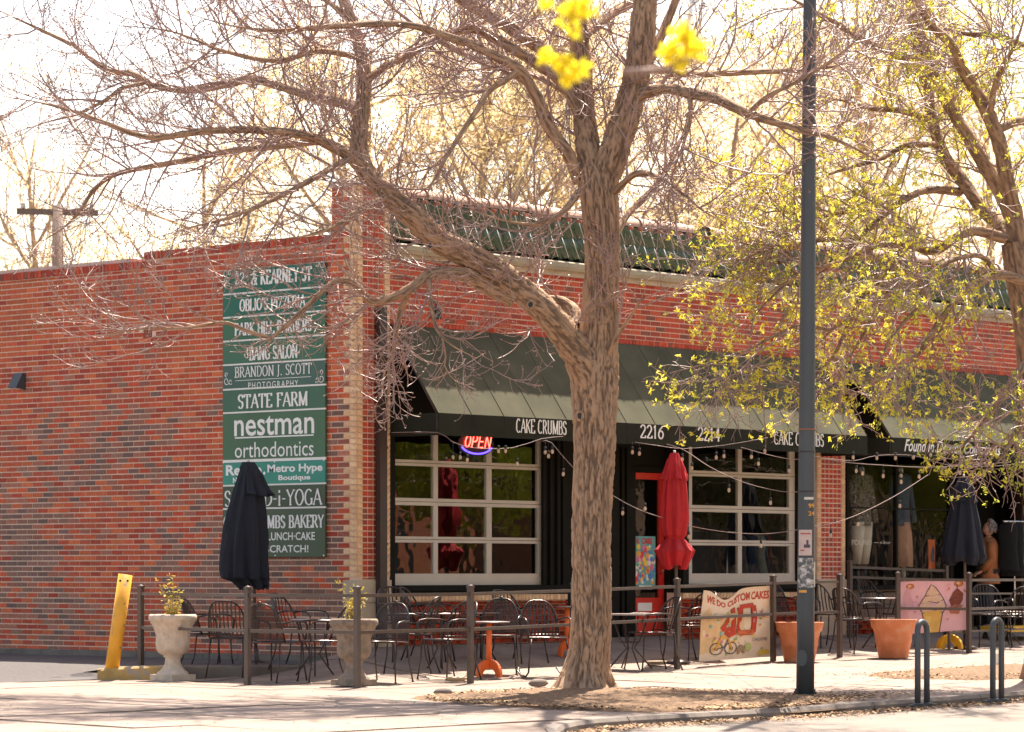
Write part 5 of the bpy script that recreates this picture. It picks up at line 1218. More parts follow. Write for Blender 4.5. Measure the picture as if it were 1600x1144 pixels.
# second enclosure continues along the front and turns back to the wall
F2 = [(1403, 1019, 897), (1514, 1020, 898), (1640, 1012, 898)]
P2 = [og(a, b) for a, b, c in F2]; H2 = [zpx(a, c, p) for (a, b, c), p in zip(F2, P2)]
fence(P2, H2, 'brown fence of the clothing shop patio carrying the pink banner')
P3 = [Vector((fx(1328, -.28), -.28, g(6, -.28))), Vector((fx(1478, -.45), -.45, g(8, -.45)))]
fence(P3, [zpx(1328, 878, P3[0]), zpx(1478, 884, P3[1])], 'short dark fence close under the display window', rails=(.93, .80, .45))
P4 = [P2[1] + Vector((.35, .55, 0)), P2[2] + Vector((.35, .55, 0))]
for p in P4: p.z = g(p.x, p.y)
fence(P4, [zpx(1530, 925, P4[0]), zpx(1650, 925, P4[1])], 'low inner rail behind the clothing shop fence', rails=(.97, .62, .3), pw=.016, r=.010)

# yellow leaning bollard
bp = og(172, 1062); bt_ = thing('bollard', 'leaning yellow steel bollard beside the patio fence', 'bollard', tuple(bp))
D0 = depth(bp); top = at(196, 898, D0); bot = at(171, 1066, D0); v = (top - bot); rB = 11 / F * D0
mb = MB(); b0 = bot - bp; t0_ = top - bp; b0.z -= .05; mb.tube([b0, t0_], rB, 24, cap=True); tb = part('tube', mb, 'yellow', bt_)
mb = MB(); hole = t0_ - v.normalized() * .07; cm = Vector((-FX, -FY, 0)) 
for k in (-.5, .55):
    c = hole + (Vector((RX, RY, 0)) * k * rB * 1.0) + cm * rB * .86; mb.tube([c, c + cm * .006], .014, 10)
part('bolt_hole', mb, 'black', tb)['kind'] = 'stuff'

mat('leafplant', (.46, .36, .06), .6, var=.5, scale=20, transl=.35)
# stone urns
URN = [(.26, 0), (.26, .095), (.245, .10), (.235, .125), (.20, .15), (.15, .20), (.122, .26), (.115, .32), (.12, .345), (.15, .36), (.14, .375), (.16, .385), (.215, .42), (.245, .48), (.255, .55), (.25, .61), (.25, .66), (.262, .72), (.29, .80), (.335, .885), (.34, .895), (.36, .91), (.365, .95), (.36, .985), (.345, 1.0), (.315, 1.0), (.30, .96), (.0, .95)]
def urn(px, py, hpx, mname, label, plantlabel, seed, hgt):
    p = og(px, py); D = depth(p); s = hpx / F * D; t = thing('stone_urn', label, 'planter', tuple(p))
    prof = [(r * s, z * s) for r, z in URN]
    def fold(q, tt, i):
        z = URN[i][1]
        if .70 <= z <= .89: return 1 + .022 * math.cos(q * 26)
        if .38 < z < .68: return 1 + .03 * math.cos(q * 8) * math.sin((z - .38) / .3 * math.pi) + .015 * math.sin(q * 14 + z * 30)
        if .89 < z < .97: return 1 + .012 * math.cos(q * 40)
        return 1
    mb = MB(); mb.lathe(prof[5:], 72, fold=lambda q, tt, i: fold(q, tt, i + 5), cap=False); part('bowl', mb, mname, t)
    mb = MB(); w_ = .245 * s; mb.box(-w_, w_, -w_, w_, 0, .09 * s); mb.lathe([(.24 * s, .09 * s), (.235 * s, .12 * s), (.19 * s, .15 * s), (.15 * s, .2 * s)], 40, cap=False); part('foot', mb, mname, t)
    mb = MB(); mb.lathe([(.0, .955 * s), (.31 * s, .96 * s)], 20, cap=False); part('soil', mb, 'mulch', t)
    # plant
    r_ = random.Random(seed); pt = thing('potted_plant', plantlabel, 'plant', (p.x, p.y, p.z + .95 * s))
    st = MB(); lf = []
    for i in range(16):
        a = r_.uniform(0, 6.28); l = r_.uniform(.12, hgt) * (1.0 if i < 5 else .6); pts = []; x = r_.uniform(-.06, .06); y = r_.uniform(-.06, .06); dx, dy = math.cos(a) * .35, math.sin(a) * .35; q = Vector((x, y, 0))
        for k in range(6): pts.append(q.copy()); q += Vector((dx * .2 * l + r_.uniform(-.01, .01), dy * .2 * l + r_.uniform(-.01, .01), l / 5)); lf.append(tuple(q))
        st.tube(pts, [.006, .005, .004, .004, .003, .002], 5)
    part('stems', st, 'twig', pt)['kind'] = 'stuff'
    rr = np.random.default_rng(seed); quads_at(rr, np.array(lf), .010, .024, .020, 3, 'leaves', 'leafplant', pt); return t
urn(270, 1063, 103, 'urnstone', 'pale cream stone urn at the left end of the patio fence', 'twiggy yellow leaved plant in the pale urn', 3, .42)
urn(553, 1071, 104, 'urnold', 'weathered dark grey stone urn behind the corner fence post', 'small yellow leaved shrub in the weathered urn', 5, .38)

# closed parasols
def parasol(px, py, ptop, prof, nf, m, label, seed, tie=None, drape=(0, 0)):
    p = og(px, py) if not isinstance(py, Vector) else py; D = depth(p); k = D / F
    t = thing('closed_parasol', label, 'parasol', tuple(p)); r_ = random.Random(seed); ph = r_.uniform(0, 6)
    zof = lambda y: CZ + (HZ - y) * k - p.z
    def mk(prof, amp0, amp1, hem=0):
        mb = MB(); mb.smooth = True; n = 72; vs = []
        # subdivide the profile
        pr = []
        for (y0, c0, r0), (y1, c1, r1) in zip(prof[:-1], prof[1:]):
            for j in range(4): q = j / 4; pr.append((y0 + (y1 - y0) * q, c0 + (c1 - c0) * q, r0 + (r1 - r0) * q))
        pr.append(prof[-1]); K = len(pr)
        for i, (y, c, r) in enumerate(pr):
            tt = i / (K - 1); A = amp0 + (amp1 - amp0) * tt
            for j in range(n):
                q = 2 * math.pi * j / n; f = nf * q + ph + .8 * math.sin(q * 2 + tt * 2)
                rr = r * k * (1 + A * (abs(math.sin(f / 2)) ** .7 - .6)) * (1 + .07 * mnoise.noise(Vector((math.cos(q) * 1.5, math.sin(q) * 1.5 + tt * 4, seed))) + .06 * math.sin(f * 2.0 + tt * 5))
                dz = -hem * tt ** 6 * (.5 + .5 * math.sin(nf * q * .5 + 1)) 
                vs.append((RX * (c * k) + rr * math.cos(q), RY * (c * k) + rr * math.sin(q), zof(y) + dz))
        mb.add(vs, [(i * n + j, i * n + (j + 1) % n, (i + 1) * n + (j + 1) % n, (i + 1) * n + j) for i in range(K - 1) for j in range(n)])
        return mb
    (a, b) = prof
    part('canopy', mk(b, .25, .55, .06), m, t); part('top_flap', mk(a, .1, .35, .03), m, t)
    mb = MB(); mb.tube([(RX * a[0][1] * k, RY * a[0][1] * k, zof(ptop) - .02), (RX * a[0][1] * k, RY * a[0][1] * k, zof(ptop) + .035)], [.02, .012], 8); part('finial', mb, 'offwhite', t)
    mb = MB(); mb.tube([(0, 0, .04), (RX * a[0][1] * k * .6, RY * a[0][1] * k * .6, zof(ptop) - .05)], .019, 10); part('pole', mb, 'fencepaint', t)
    mb = MB(); mb.lathe([(.17, 0), (.17, .02), (.14, .04), (.05, .06), (.03, .08), (.03, .2)], 24); part('base', mb, 'iron', t)
    if tie:
        y, c, r = tie; mb = MB(); mb.lathe([(r * k, -.012), (r * k * 1.05, 0), (r * k, .012)], 24, c=(RX * c * k, RY * c * k, zof(y)), cap=False); part('tie_strap', mb, m, t)
    return t
parasol(400, 1040, 722, ([(722, -12, 9), (730, -11, 13), (745, -6, 17), (765, -3, 23), (772, 0, 26)], [(726, -12, 9), (770, -12, 22), (800, -14, 27), (830, -16, 30), (860, -18, 32), (890, -18, 33), (903, -17, 32), (906, -10, 25), (914, -4, 20)]), 9, 'navy', 'closed navy parasol in front of the tenant sign', 3)
parasol(1057, og(1057, 1037), 708, ([(708, -3, 6), (720, -3, 11), (735, -3, 16), (748, -3, 19)], [(710, -3, 6), (745, -3, 16), (775, -3, 19), (810, -3, 20), (836, -3, 16), (841, -3, 12), (850, -3, 19), (860, -3, 27), (872, -3, 22), (883, -3, 17)]), 8, 'redcloth', 'closed bright red parasol in front of the shop door', 7, tie=(841, -3, 13))
parasol(1508, og(1508, 1014), 745, ([(745, -2, 6), (760, -2, 13), (775, -2, 17), (784, -2, 19)], [(748, -2, 6), (780, -2, 16), (810, -2, 21), (840, -2, 26), (862, -2, 29), (872, -2, 30), (877, -2, 26)]), 9, 'navy', 'closed navy parasol by the clothing shop entrance', 9)

# terracotta pots
def pot(px, py, hpx, wpx, label, src=None):
    p = og(px, py); D = depth(p); s = D / F; h = hpx * s; r = wpx / 2 * s
    if src: o = dup(src, tuple(p), .7, label, 'terracotta pots on the sidewalk'); return o
    t = thing('terracotta_pot', label, 'flower pot', tuple(p), group='terracotta pots on the sidewalk')
    mb = MB(); mb.lathe([(r * .62, 0), (r * .63, .01), (r * .74, h * .38), (r * .755, h * .39), (r * .77, h * .42), (r * .775, h * .50), (r * .77, h * .52), (r * .84, h * .72), (r * .86, h * .73), (r * .87, h * .76), (r * .93, h * .79), (r * .99, h * .97), (r, h), (r * .93, h), (r * .90, h * .93), (r * .86, h * .86)], 48, cap=False); part('pot_wall', mb, 'terracotta', t)
    mb = MB(); mb.lathe([(0, h * .86), (r * .87, h * .865)], 24, cap=False); part('soil', mb, 'mulch', t); return t
p1_ = pot(1396, 1028, 60, 74, 'terracotta pot standing clear in front of the pink banner')
pot(1249, 1034, 63, 74, 'terracotta pot partly hidden behind the lamp post', src=p1_)

# lamp post
lpp = og(1258, 1088); Dp = depth(lpp); k = Dp / F
lpt = thing('lamp_post', 'tall dark grey steel post with stickers standing by the kerb', 'lamp post', tuple(lpp))
hp = (1088 - 0) * k; tx = 9 * k
mb = MB(); pts = [Vector((RX * tx * i / 10, RY * tx * i / 10, 1.35 * hp * i / 10 * .9)) for i in range(11)]; mb.tube(pts, [14.2 * k - (4.4 * k) * i / 9 for i in range(11)], 32); pole_ = part('shaft', mb, 'polepaint', lpt)
mb = MB(); q = 17 * k; mb.obox((0, 0, .012), (RX * q, RY * q, 0), (FX * q, FY * q, 0), (0, 0, .014)); bpl = part('base_plate', mb, 'polepaint', lpt)
for (a, b) in ((-1, -1), (1, -1), (1, 1), (-1, 1)):
    mb = MB(); c = Vector((RX, RY, 0)) * a * q * .8 + Vector((FX, FY, 0)) * b * q * .8; mb.tube([c, c + Vector((0, 0, .075))], .011, 6); mb.lathe([(.022, .028), (.022, .05)], 6, c=tuple(c)); part('anchor_bolt', mb, 'iron', bpl)
mb = MB(); c = Vector((-FX, -FY, 0)) * 12.5 * k + Vector((RX, RY, 0)) * -6 * k; zc = (1088 - 1028) * k
def octo(c, n, u, w, r, d):
    mb = MB(); mb.prism([(r * w * math.cos(R(22.5 + 45 * i)), r * math.sin(R(22.5 + 45 * i))) for i in range(8)], 0, d, lambda a, b, e: c + u * a + Vector((0, 0, b)) + n * e); return mb
part('access_cover', octo(c + Vector((0, 0, zc)), Vector((-FX, -FY, 0)), Vector((RX, RY, 0)), .62, 13.5 * k, .02), 'polepaint', lpt)
def wrap(z0, z1, a0, a1, m, name, off=.003, nx=8, zoff=0):
    # sticker following the post; angle 0 faces the camera, positive to the right
    mb = MB(); mb.smooth = True; vs = []
    for z in (z0, z1):
        f = z / (1.35 * hp * .9); r = 14.2 * k - 4.4 * k * f / .9 + off; cx, cy = RX * tx * f, RY * tx * f
        for i in range(nx + 1):
            a = R(a0 + (a1 - a0) * i / nx); d = Vector((-FX, -FY, 0)) * math.cos(a) + Vector((RX, RY, 0)) * math.sin(a); vs.append((cx + d.x * r, cy + d.y * r, z))
    n = nx + 1; mb.add(vs, [(i, i + 1, n + i + 1, n + i) for i in range(nx)]); return part(name, mb, m, lpt)
zz = lambda y: (1088 - y) * k
mat('poster_paper', (.62, .46, .40), .8); mat('torn_paper', (.50, .46, .42), .9, var=.7, scale=30, dark=((.12, .12, .12), 18, .45, .55)); mat('orangeprint', (.75, .35, .06), .6); mat('printdark', (.10, .08, .10), .8); mat('printred', (.5, .12, .08), .8)
wrap(zz(868), zz(828), -62, 35, 'poster_paper', 'poster'); wrap(zz(856), zz(851), -20, 22, 'printdark', 'poster_print', .0045); wrap(zz(851), zz(844), -4, 10, 'printdark', 'poster_print', .0045); wrap(zz(861), zz(859), -45, -15, 'printred', 'poster_print', .0045); wrap(zz(835), zz(833), -45, 25, 'printred', 'poster_print', .0045)
wrap(zz(918), zz(872), -70, 70, 'torn_paper', 'torn_poster'); wrap(zz(917), zz(878), 55, 85, 'offwhite', 'barcode_label', .005); wrap(zz(926), zz(922), -55, 0, 'orangeprint', 'sticker')
def ptext(y0, y1, a0, txt, m, wdeg, **kk):
    mb = MB(); z0 = zz(y1); 
    def fn(a, b):
        z = z0 + b; f = z / (1.35 * hp * .9); r = 14.2 * k - 4.4 * k * f / .9 + .005; an = R(a0) + a / r; d = Vector((-FX, -FY, 0)) * math.cos(an) + Vector((RX, RY, 0)) * math.sin(an)
        return (RX * tx * f + d.x * r, RY * tx * f + d.y * r, z)
    sans_mesh(mb, txt, R(wdeg) * 13 * k, zz(y0) - zz(y1), fn, **kk); part('printed_number', mb, m, lpt)
ptext(787, 794, 8, '99', 'orangeprint', 50, bold=.02); ptext(799, 806, 8, '24', 'orangeprint', 50, bold=.02)
wrap(zz(781), zz(777), -20, 50, 'offwhite', 'sticker')
for y in (671, 706, 768): 
    z = zz(y); f = z / (1.35 * hp * .9); mb = MB(); r = 14.2 * k - 4.4 * k * f / .9 + .004; mb.lathe([(r, -.006), (r + .004, 0), (r, .006)], 32, c=(RX * tx * f, RY * tx * f, z), cap=False); part('wire_band', mb, 'clay' if y == 671 else 'iron', lpt)

# bicycle hoops in the gutter
def hoop(px, py, ptop, wpx, label, src=None):
    lo = og(px, py, f=lambda x, y: SZ(x, y)); D = depth(lo); k = D / F
    if src: return dup(src, tuple(lo), 0, label, 'bicycle hoops at the kerb')
    t = thing('bike_hoop', label, 'bike rack', tuple(lo), group='bicycle hoops at the kerb')
    w = wpx * k / RX * .5 * .98; h = (py - ptop) * k; r = w; pts = [(-w, 0, 0), (-w, 0, h * .5), (-w, 0, h - r)] + [(-w * math.cos(R(a)), 0, h - r + r * math.sin(R(a))) for a in range(12, 169, 12)] + [(w, 0, h - r), (w, 0, h * .5), (w, 0, 0)]
    mb = MB(); mb.tube(pts, .030, 14); part('hoop', mb, 'polepaint', t)
    mb = MB(); mb.box(-w - .12, w + .12, -.045, .045, -.0, .035); part('base_rail', mb, 'polepaint', t)
    for s in (-1, 1): mb = MB(); mb.lathe([(.06, .035), (.06, .045), (.035, .05)], 16, c=(s * w, 0, 0)); part('flange', mb, 'polepaint', t)
    return t
h1 = hoop(1441, 1106, 972, 17, 'dark steel bicycle hoop at the kerb in front of the terracotta pot')
hoop(1558, 1099, 968, 17, 'dark steel bicycle hoop at the kerb nearest the right edge', src=h1)
sp_ = og(1556, 1043); sgn = thing('ground_marker', 'small white marker plate in the bed behind the right bicycle hoop', 'marker', tuple(sp_)); kk = depth(sp_) / F
mb = MB(); mb.box(-5 * kk, 5 * kk, -.01, .01, .0, 22 * kk); part('plate', mb, 'white', sgn); sgn.rotation_euler = (0, 0, -.85)

# blurred twig with yellow blossom hanging close to the camera
ZB = 11.5
br = thing('blossom_branch', 'out of focus twig with bright yellow blossoms hanging near the camera', 'branch', (0, 0, 0))
mb = MB(); A = lambda x, y, d=0: at(x, y, ZB + d)
mb.tube([A(1180, -420, .4), A(1140, -260, .3), A(1100, -120, .1), A(1082, 0), A(1070, 70)], [.03, .022, .014, .008, .005], 8)
mb.tube([A(1082, 90), A(1055, 100), A(1040, 108), A(1010, 110), A(972, 112)], [.006, .008, .009, .009, .008], 8)
mb.tube([A(1140, -260, .3), A(1000, -200, .1), A(920, -90), A(900, -20), A(896, 30), A(893, 100)], [.02, .015, .01, .007, .005, .003], 8)
part('twig', mb, 'twig', br)
rg = np.random.default_rng(3); pos = []
for (x, y, s, n) in [(1068, 60, 22, 26), (1050, 88, 17, 18), (1090, 78, 18, 18), (1065, 105, 10, 8), (1045, 75, 14, 10), (900, 10, 14, 16), (885, 28, 16, 14), (915, 15, 14, 12), (895, 50, 8, 5), (880, 100, 16, 18), (855, 92, 12, 10), (905, 108, 14, 12), (888, 122, 10, 8), (850, 5, 10, 5)]:
    for _ in range(n): a = rg.uniform(0, 6.28); r = s * rg.random() ** .6; pos.append(tuple(A(x + r * math.cos(a), y + r * math.sin(a), rg.normal() * .05)))
quads_at(rg, np.array(pos), .009, .017, .006, 5, 'blossoms', 'blossom', br)
# ================================================================ PATIO FURNITURE
def chair_proto(style):
    t = thing('patio_chair', 'x', 'chair', (0, 0, 0), 0)
    L_ = lambda pts, r, n=6: MB().tube(pts, r, n)
    # faces +x, seat .46 x .46 at .44
    for (x, y) in ((.20, .21), (.20, -.21)):
        s = 1 if y > 0 else -1
        if style != 'C': part('leg', L_([(x, y, .43), (x + .01, y * 1.05, .2), (x + .04, y * 1.14, .008)], .0095), 'iron', t)
    for (x, y) in ((-.20, .19), (-.20, -.19)):
        if style != 'C': part('leg', L_([(x, y, .43), (x - .03, y * 1.05, .2), (x - .10, y * 1.12, .008)], .0095), 'iron', t)
    if style == 'C':
        for s in (-1, 1): part('rocker', L_([(.22, .2 * s, .43), (.26, .23 * s, .25), (.24, .24 * s, .06), (.12, .24 * s, .012), (-.1, .24 * s, .012), (-.26, .24 * s, .06), (-.30, .22 * s, .10)], .011), 'iron', t)
    else:
        mb = MB()
        for (x, y) in ((.24, .24), (.24, -.24), (-.30, .213), (-.30, -.213)): mb.tube([(x, y, 0), (x, y, .014)], .016, 8)
        part('foot_pads', mb, 'iron', t)['kind'] = 'stuff'
    # seat ring and slats
    ring = [(.24 * math.copysign(abs(math.cos(R(a))) ** .6, math.cos(R(a))), .235 * math.copysign(abs(math.sin(R(a))) ** .6, math.sin(R(a))), .44 + (.006 if math.cos(R(a)) > 0 else 0)) for a in range(0, 360, 15)]
    sf = part('seat_frame', MB().tube(ring, .010, 6, closed=True), 'iron', t)
    if style == 'A':
        for i in range(11):
            y = -.19 + .038 * i; e = .23 * (1 - (abs(y) / .26) ** 4); mb = MB(); mb.box(-e, e, y - .010, y + .010, .436, .441); part('seat_slat', mb, 'iron', sf)
    else:
        mb = MB(); mb.box(-.205, .205, -.20, .20, .436, .4405); part('seat_sheet', mb, 'iron', sf)
    # back: barrel arch
    def bp_(a, z):      # a -1..1 across, z height -> point on the curved back
        th = a * 62 if style == 'A' else a * 38; rr = .255 if style == 'A' else .36
        cx = .0 if style == 'A' else .14
        return Vector((cx - rr * math.cos(R(th)) - (z - .44) * .24, rr * math.sin(R(th)), z))
    top = lambda a: .44 + .42 * (1 - abs(a) ** 3.0) ** .5 if abs(a) < 1 else .44
    arch = [bp_(a / 12, top(a / 12)) for a in range(-12, 13)]
    bf = part('back_frame', MB().tube(arch, .011, 6), 'iron', t)
    if style in 'AC':
        for i in range(-5, 6):
            a = i / 6; zt_ = top(a) - .01; p0, p1 = bp_(a, .47), bp_(a, zt_); pm = (p0 + p1) / 2 - Vector((.012, 0, 0)); d = Vector((0, .009, 0)); mb = MB()
            mb.add([p0 - d, p0 + d, pm + d, pm - d, p1 + d, p1 - d] + [q - Vector((.004, 0, 0)) for q in (p0 - d, p0 + d, pm + d, pm - d, p1 + d, p1 - d)], [(0, 1, 2, 3), (3, 2, 4, 5), (7, 6, 9, 8), (8, 9, 11, 10), (0, 3, 9, 6), (3, 5, 11, 9), (1, 7, 8, 2), (2, 8, 10, 4)]); part('back_slat', mb, 'iron', bf)
    else:
        mb = MB(); N = 26
        for k in range(-N, N + 1):
            for sgn_ in (-1, 1):
                pts = []
                for j in range(9):
                    z = .47 + .38 * j / 8; a = k / N * 1.6 + sgn_ * (j / 8 - .5) * .9
                    if abs(a) < .97 and z < top(a) - .005: pts.append(bp_(a, z))
                if len(pts) > 1: mb.tube(pts, .0032, 3, cap=False)
        part('mesh_panel', mb, 'iron', bf)['kind'] = 'stuff'
        part('finial', MB().tube([bp_(.10 * math.cos(R(a)), .862 + .022 * math.sin(R(a))) for a in range(0, 360, 30)], .007, 5, closed=True), 'iron', bf)
    part('lower_rail', MB().tube([bp_(a / 6, .475) for a in range(-6, 7)], .008, 5), 'iron', bf)
    for s in (-1, 1):
        b0 = bp_(s * .93, .64); part('armrest', MB().tube([b0, Vector((-.10, .25 * s, .665)), Vector((.08, .262 * s, .67)), Vector((.19, .258 * s, .655)), Vector((.235, .25 * s, .61)), Vector((.215, .235 * s, .44))], .0105, 6), 'iron', t)
    return t
protos = {}
CH = [ # px, py, facing deg (world), style, label
 (325, 1051, -25, 'B', 'mesh backed black chair directly right of the pale urn'),
 (362, 1058, 30, 'A', 'slat backed black chair against the second fence post from the left'),
 (432, 1066, 10, 'B', 'mesh backed black chair just right of the left navy parasol'),
 (470, 1046, -70, 'A', 'slat backed chair behind the table left of the weathered urn'),
 (507, 1065, 150, 'A', 'slat backed chair immediately left of the weathered urn'),
 (600, 1067, 200, 'B', 'mesh backed chair immediately right of the weathered urn'),
 (640, 1052, 120, 'A', 'slat backed chair second to the right of the weathered urn'),
 (700, 1062, 175, 'A', 'slat backed chair against the left side of the post before the big tree'),
 (628, 1034, 250, 'A', 'slat backed chair near the wall under the left window, left one'),
 (672, 1034, 300, 'A', 'slat backed chair near the wall under the left window, right one'),
 (778, 1054, 215, 'B', 'mesh backed chair behind the bright orange table'),
 (850, 1058, 235, 'C', 'rocking chair with arched back just left of the big tree trunk'),
 (812, 1036, 270, 'A', 'slat backed chair near the wall behind the rocking chair'),
 (1018, 1047, 155, 'A', 'slat backed chair at the square table right of the tree trunk'),
 (1078, 1034, 170, 'A', 'slat backed chair beside the red parasol behind the fence'),
 (1236, 1012, 275, 'B', 'mesh backed chair against the wall behind the lamp post, left side'),
 (1290, 1012, 250, 'A', 'slat backed chair against the brick pier behind the lamp post, right side'),
 (1338, 1021, -5, 'A', 'slat backed chair left of the standing clear terracotta pot'),
 (1408, 1010, 180, 'A', 'slat backed chair behind the round table at the pink banner'),
 (1376, 1000, 270, 'A', 'slat backed chair close under the display window'),
 (1462, 1012, 200, 'A', 'slat backed chair hidden behind the pink banner'),
 (1548, 1010, 230, 'A', 'slat backed chair inside the right patio near the yellow cart'),
 (1590, 1014, 190, 'A', 'slat backed chair at the far right edge of the patio')]
for (px, py, a, st, lab) in CH:
    p = og(px, py)
    if st not in protos:
        protos[st] = chair_proto(st); o = protos[st]; o.location = p; o.rotation_euler = (0, 0, R(a)); o['label'] = lab; o['group'] = 'wrought iron chairs on the patio'
    else: dup(protos[st], tuple(p), R(a), lab, 'wrought iron chairs on the patio')
# --- tables
def table(px, py, ptop, wpx, label, base='iron', square=False, arc_=False, topm='tabletop', rz=0):
    p = og(px, py); k = depth(p) / F; h = CZ + (HZ - ptop) * k - p.z; r = wpx * k / 2
    t = thing('patio_table', label, 'table', tuple(p), rz)
    mb = MB()
    if square: mb.box(-r, r, -r, r, h - .018, h)
    else: mb.lathe([(0, h - .016), (r * .98, h - .016), (r, h - .008), (r * .98, h), (0, h)], 36, cap=False)
    part('tabletop', mb, topm, t)
    if arc_:
        mb = MB(); mb.tube([(0, 0, .16), (0, 0, h - .018)], .032, 12); part('column', mb, base, t)
        for s in (0, 1):   # two crossing arched feet cut from plate
            mb = MB(); w = r * .78; n = 14; outer = [(w * math.cos(R(180 - 180 * i / n)), .20 * math.sin(R(180 * i / n)) ** .8) for i in range(n + 1)]; inner = [(w * .72 * math.cos(R(180 * i / n)), -.0 + .10 * math.sin(R(180 * i / n)) ** .8) for i in range(n + 1)]
            th = .022; vs = []; 
            fn = (lambda a, b, d: (a, d, b)) if s == 0 else (lambda a, b, d: (d, a, b))
            for d in (-th, th):
                for i in range(n + 1): vs.append(fn(outer[i][0], outer[i][1], d))
                for i in range(n + 1): vs.append(fn(inner[n - i][0], inner[n - i][1], d))
            m = n + 1; fs = []
            for o in (0, 2 * m):
                for i in range(n): fs.append((o + i, o + i + 1, o + m + i + 1, o + m + i))
            for i in range(n): fs.append((i, i + 1, 2 * m + i + 1, 2 * m + i)); fs.append((m + i, m + i + 1, 3 * m + i + 1, 3 * m + i))
            fs += [(0, m, 3 * m, 2 * m), (n, m + n, 3 * m + n, 2 * m + n)]
            mb.add(vs, fs); part('foot', mb, base, t)
    else:
        for i in range(4):
            a = R(45 + 90 * i); c, s_ = math.cos(a), math.sin(a); w = r * (1.1 if square else .8)
            mb = MB(); mb.tube([(c * w * .8, s_ * w * .8, h - .02), (c * w * .45, s_ * w * .45, h * .55), (c * .05, s_ * .05, h * .38), (c * w * .5, s_ * w * .5, .15), (c * w * .95, s_ * w * .95, .006)], .010, 6); part('leg', mb, base, t)
        mb = MB(); mb.lathe([(r * .5, 0), (r * .5 + .01, .006), (r * .5, .012)], 24, c=(0, 0, h * .48), cap=False); part('ring', mb, base, t)
    return t
table(492, 1056, 967, 78, 'round iron table left of the weathered urn')
table(690, 1046, 958, 60, 'round iron table under the left window')
table(764, 1058, 971, 66, 'small table with bright orange column and arched foot', base='orange', arc_=True)
table(752, 1032, 957, 60, 'iron table near the wall behind the orange table')
table(985, 1046, 959, 70, 'square iron table just right of the big tree trunk', square=True, rz=.3)
table(886, 1026, 947, 44, 'small orange table near the wall behind the big tree trunk', base='orange', arc_=True)
table(1112, 1030, 960, 60, 'table with red arched foot behind the custom cakes banner', base='reddoor', arc_=True)
table(1372, 1014, 934, 66, 'round table between the terracotta pot and the display window')
table(1484, 1014, 925, 60, 'table with yellow arched foot behind the pink banner', base='yellowpaint', arc_=True)
table(1572, 1008, 955, 60, 'table with pale top inside the right patio')
# yellow low cart
p = og(1578, 1000); k = depth(p) / F; ct = thing('platform_cart', 'low yellow wooden platform cart on castors inside the right patio', 'cart', tuple(p), 0)
mb = MB(); mb.box(-.42, .9, -.25, .25, .12, .20); part('deck', mb, 'yellowpaint', ct)
for (x, y) in ((-.34, -.2), (-.34, .2), (.8, -.2), (.8, .2)): mb = MB(); mb.tube([(x, y - .015, .055), (x, y + .015, .055)], .055, 12).box(x - .012, x + .012, y - .02, y + .02, .08, .12); part('wheel', mb, 'rubber', ct)
# small trays on the slabs
for (px, py, lab) in ((713, 1066, 'small shallow tan dish on the ground beside the fence post'), (1026, 1040, 'tan shallow bowl on the ground under the square table')):
    p = og(px, py); mb = MB(); mb.lathe([(.0, .01), (.09, .01), (.12, .05), (.13, .055), (.12, .045), (.08, .02), (0, .02)], 20, cap=False); o = link('dish', mb.mesh('dish'), 'stone'); o.location = p; tag(o, lab, 'dish')

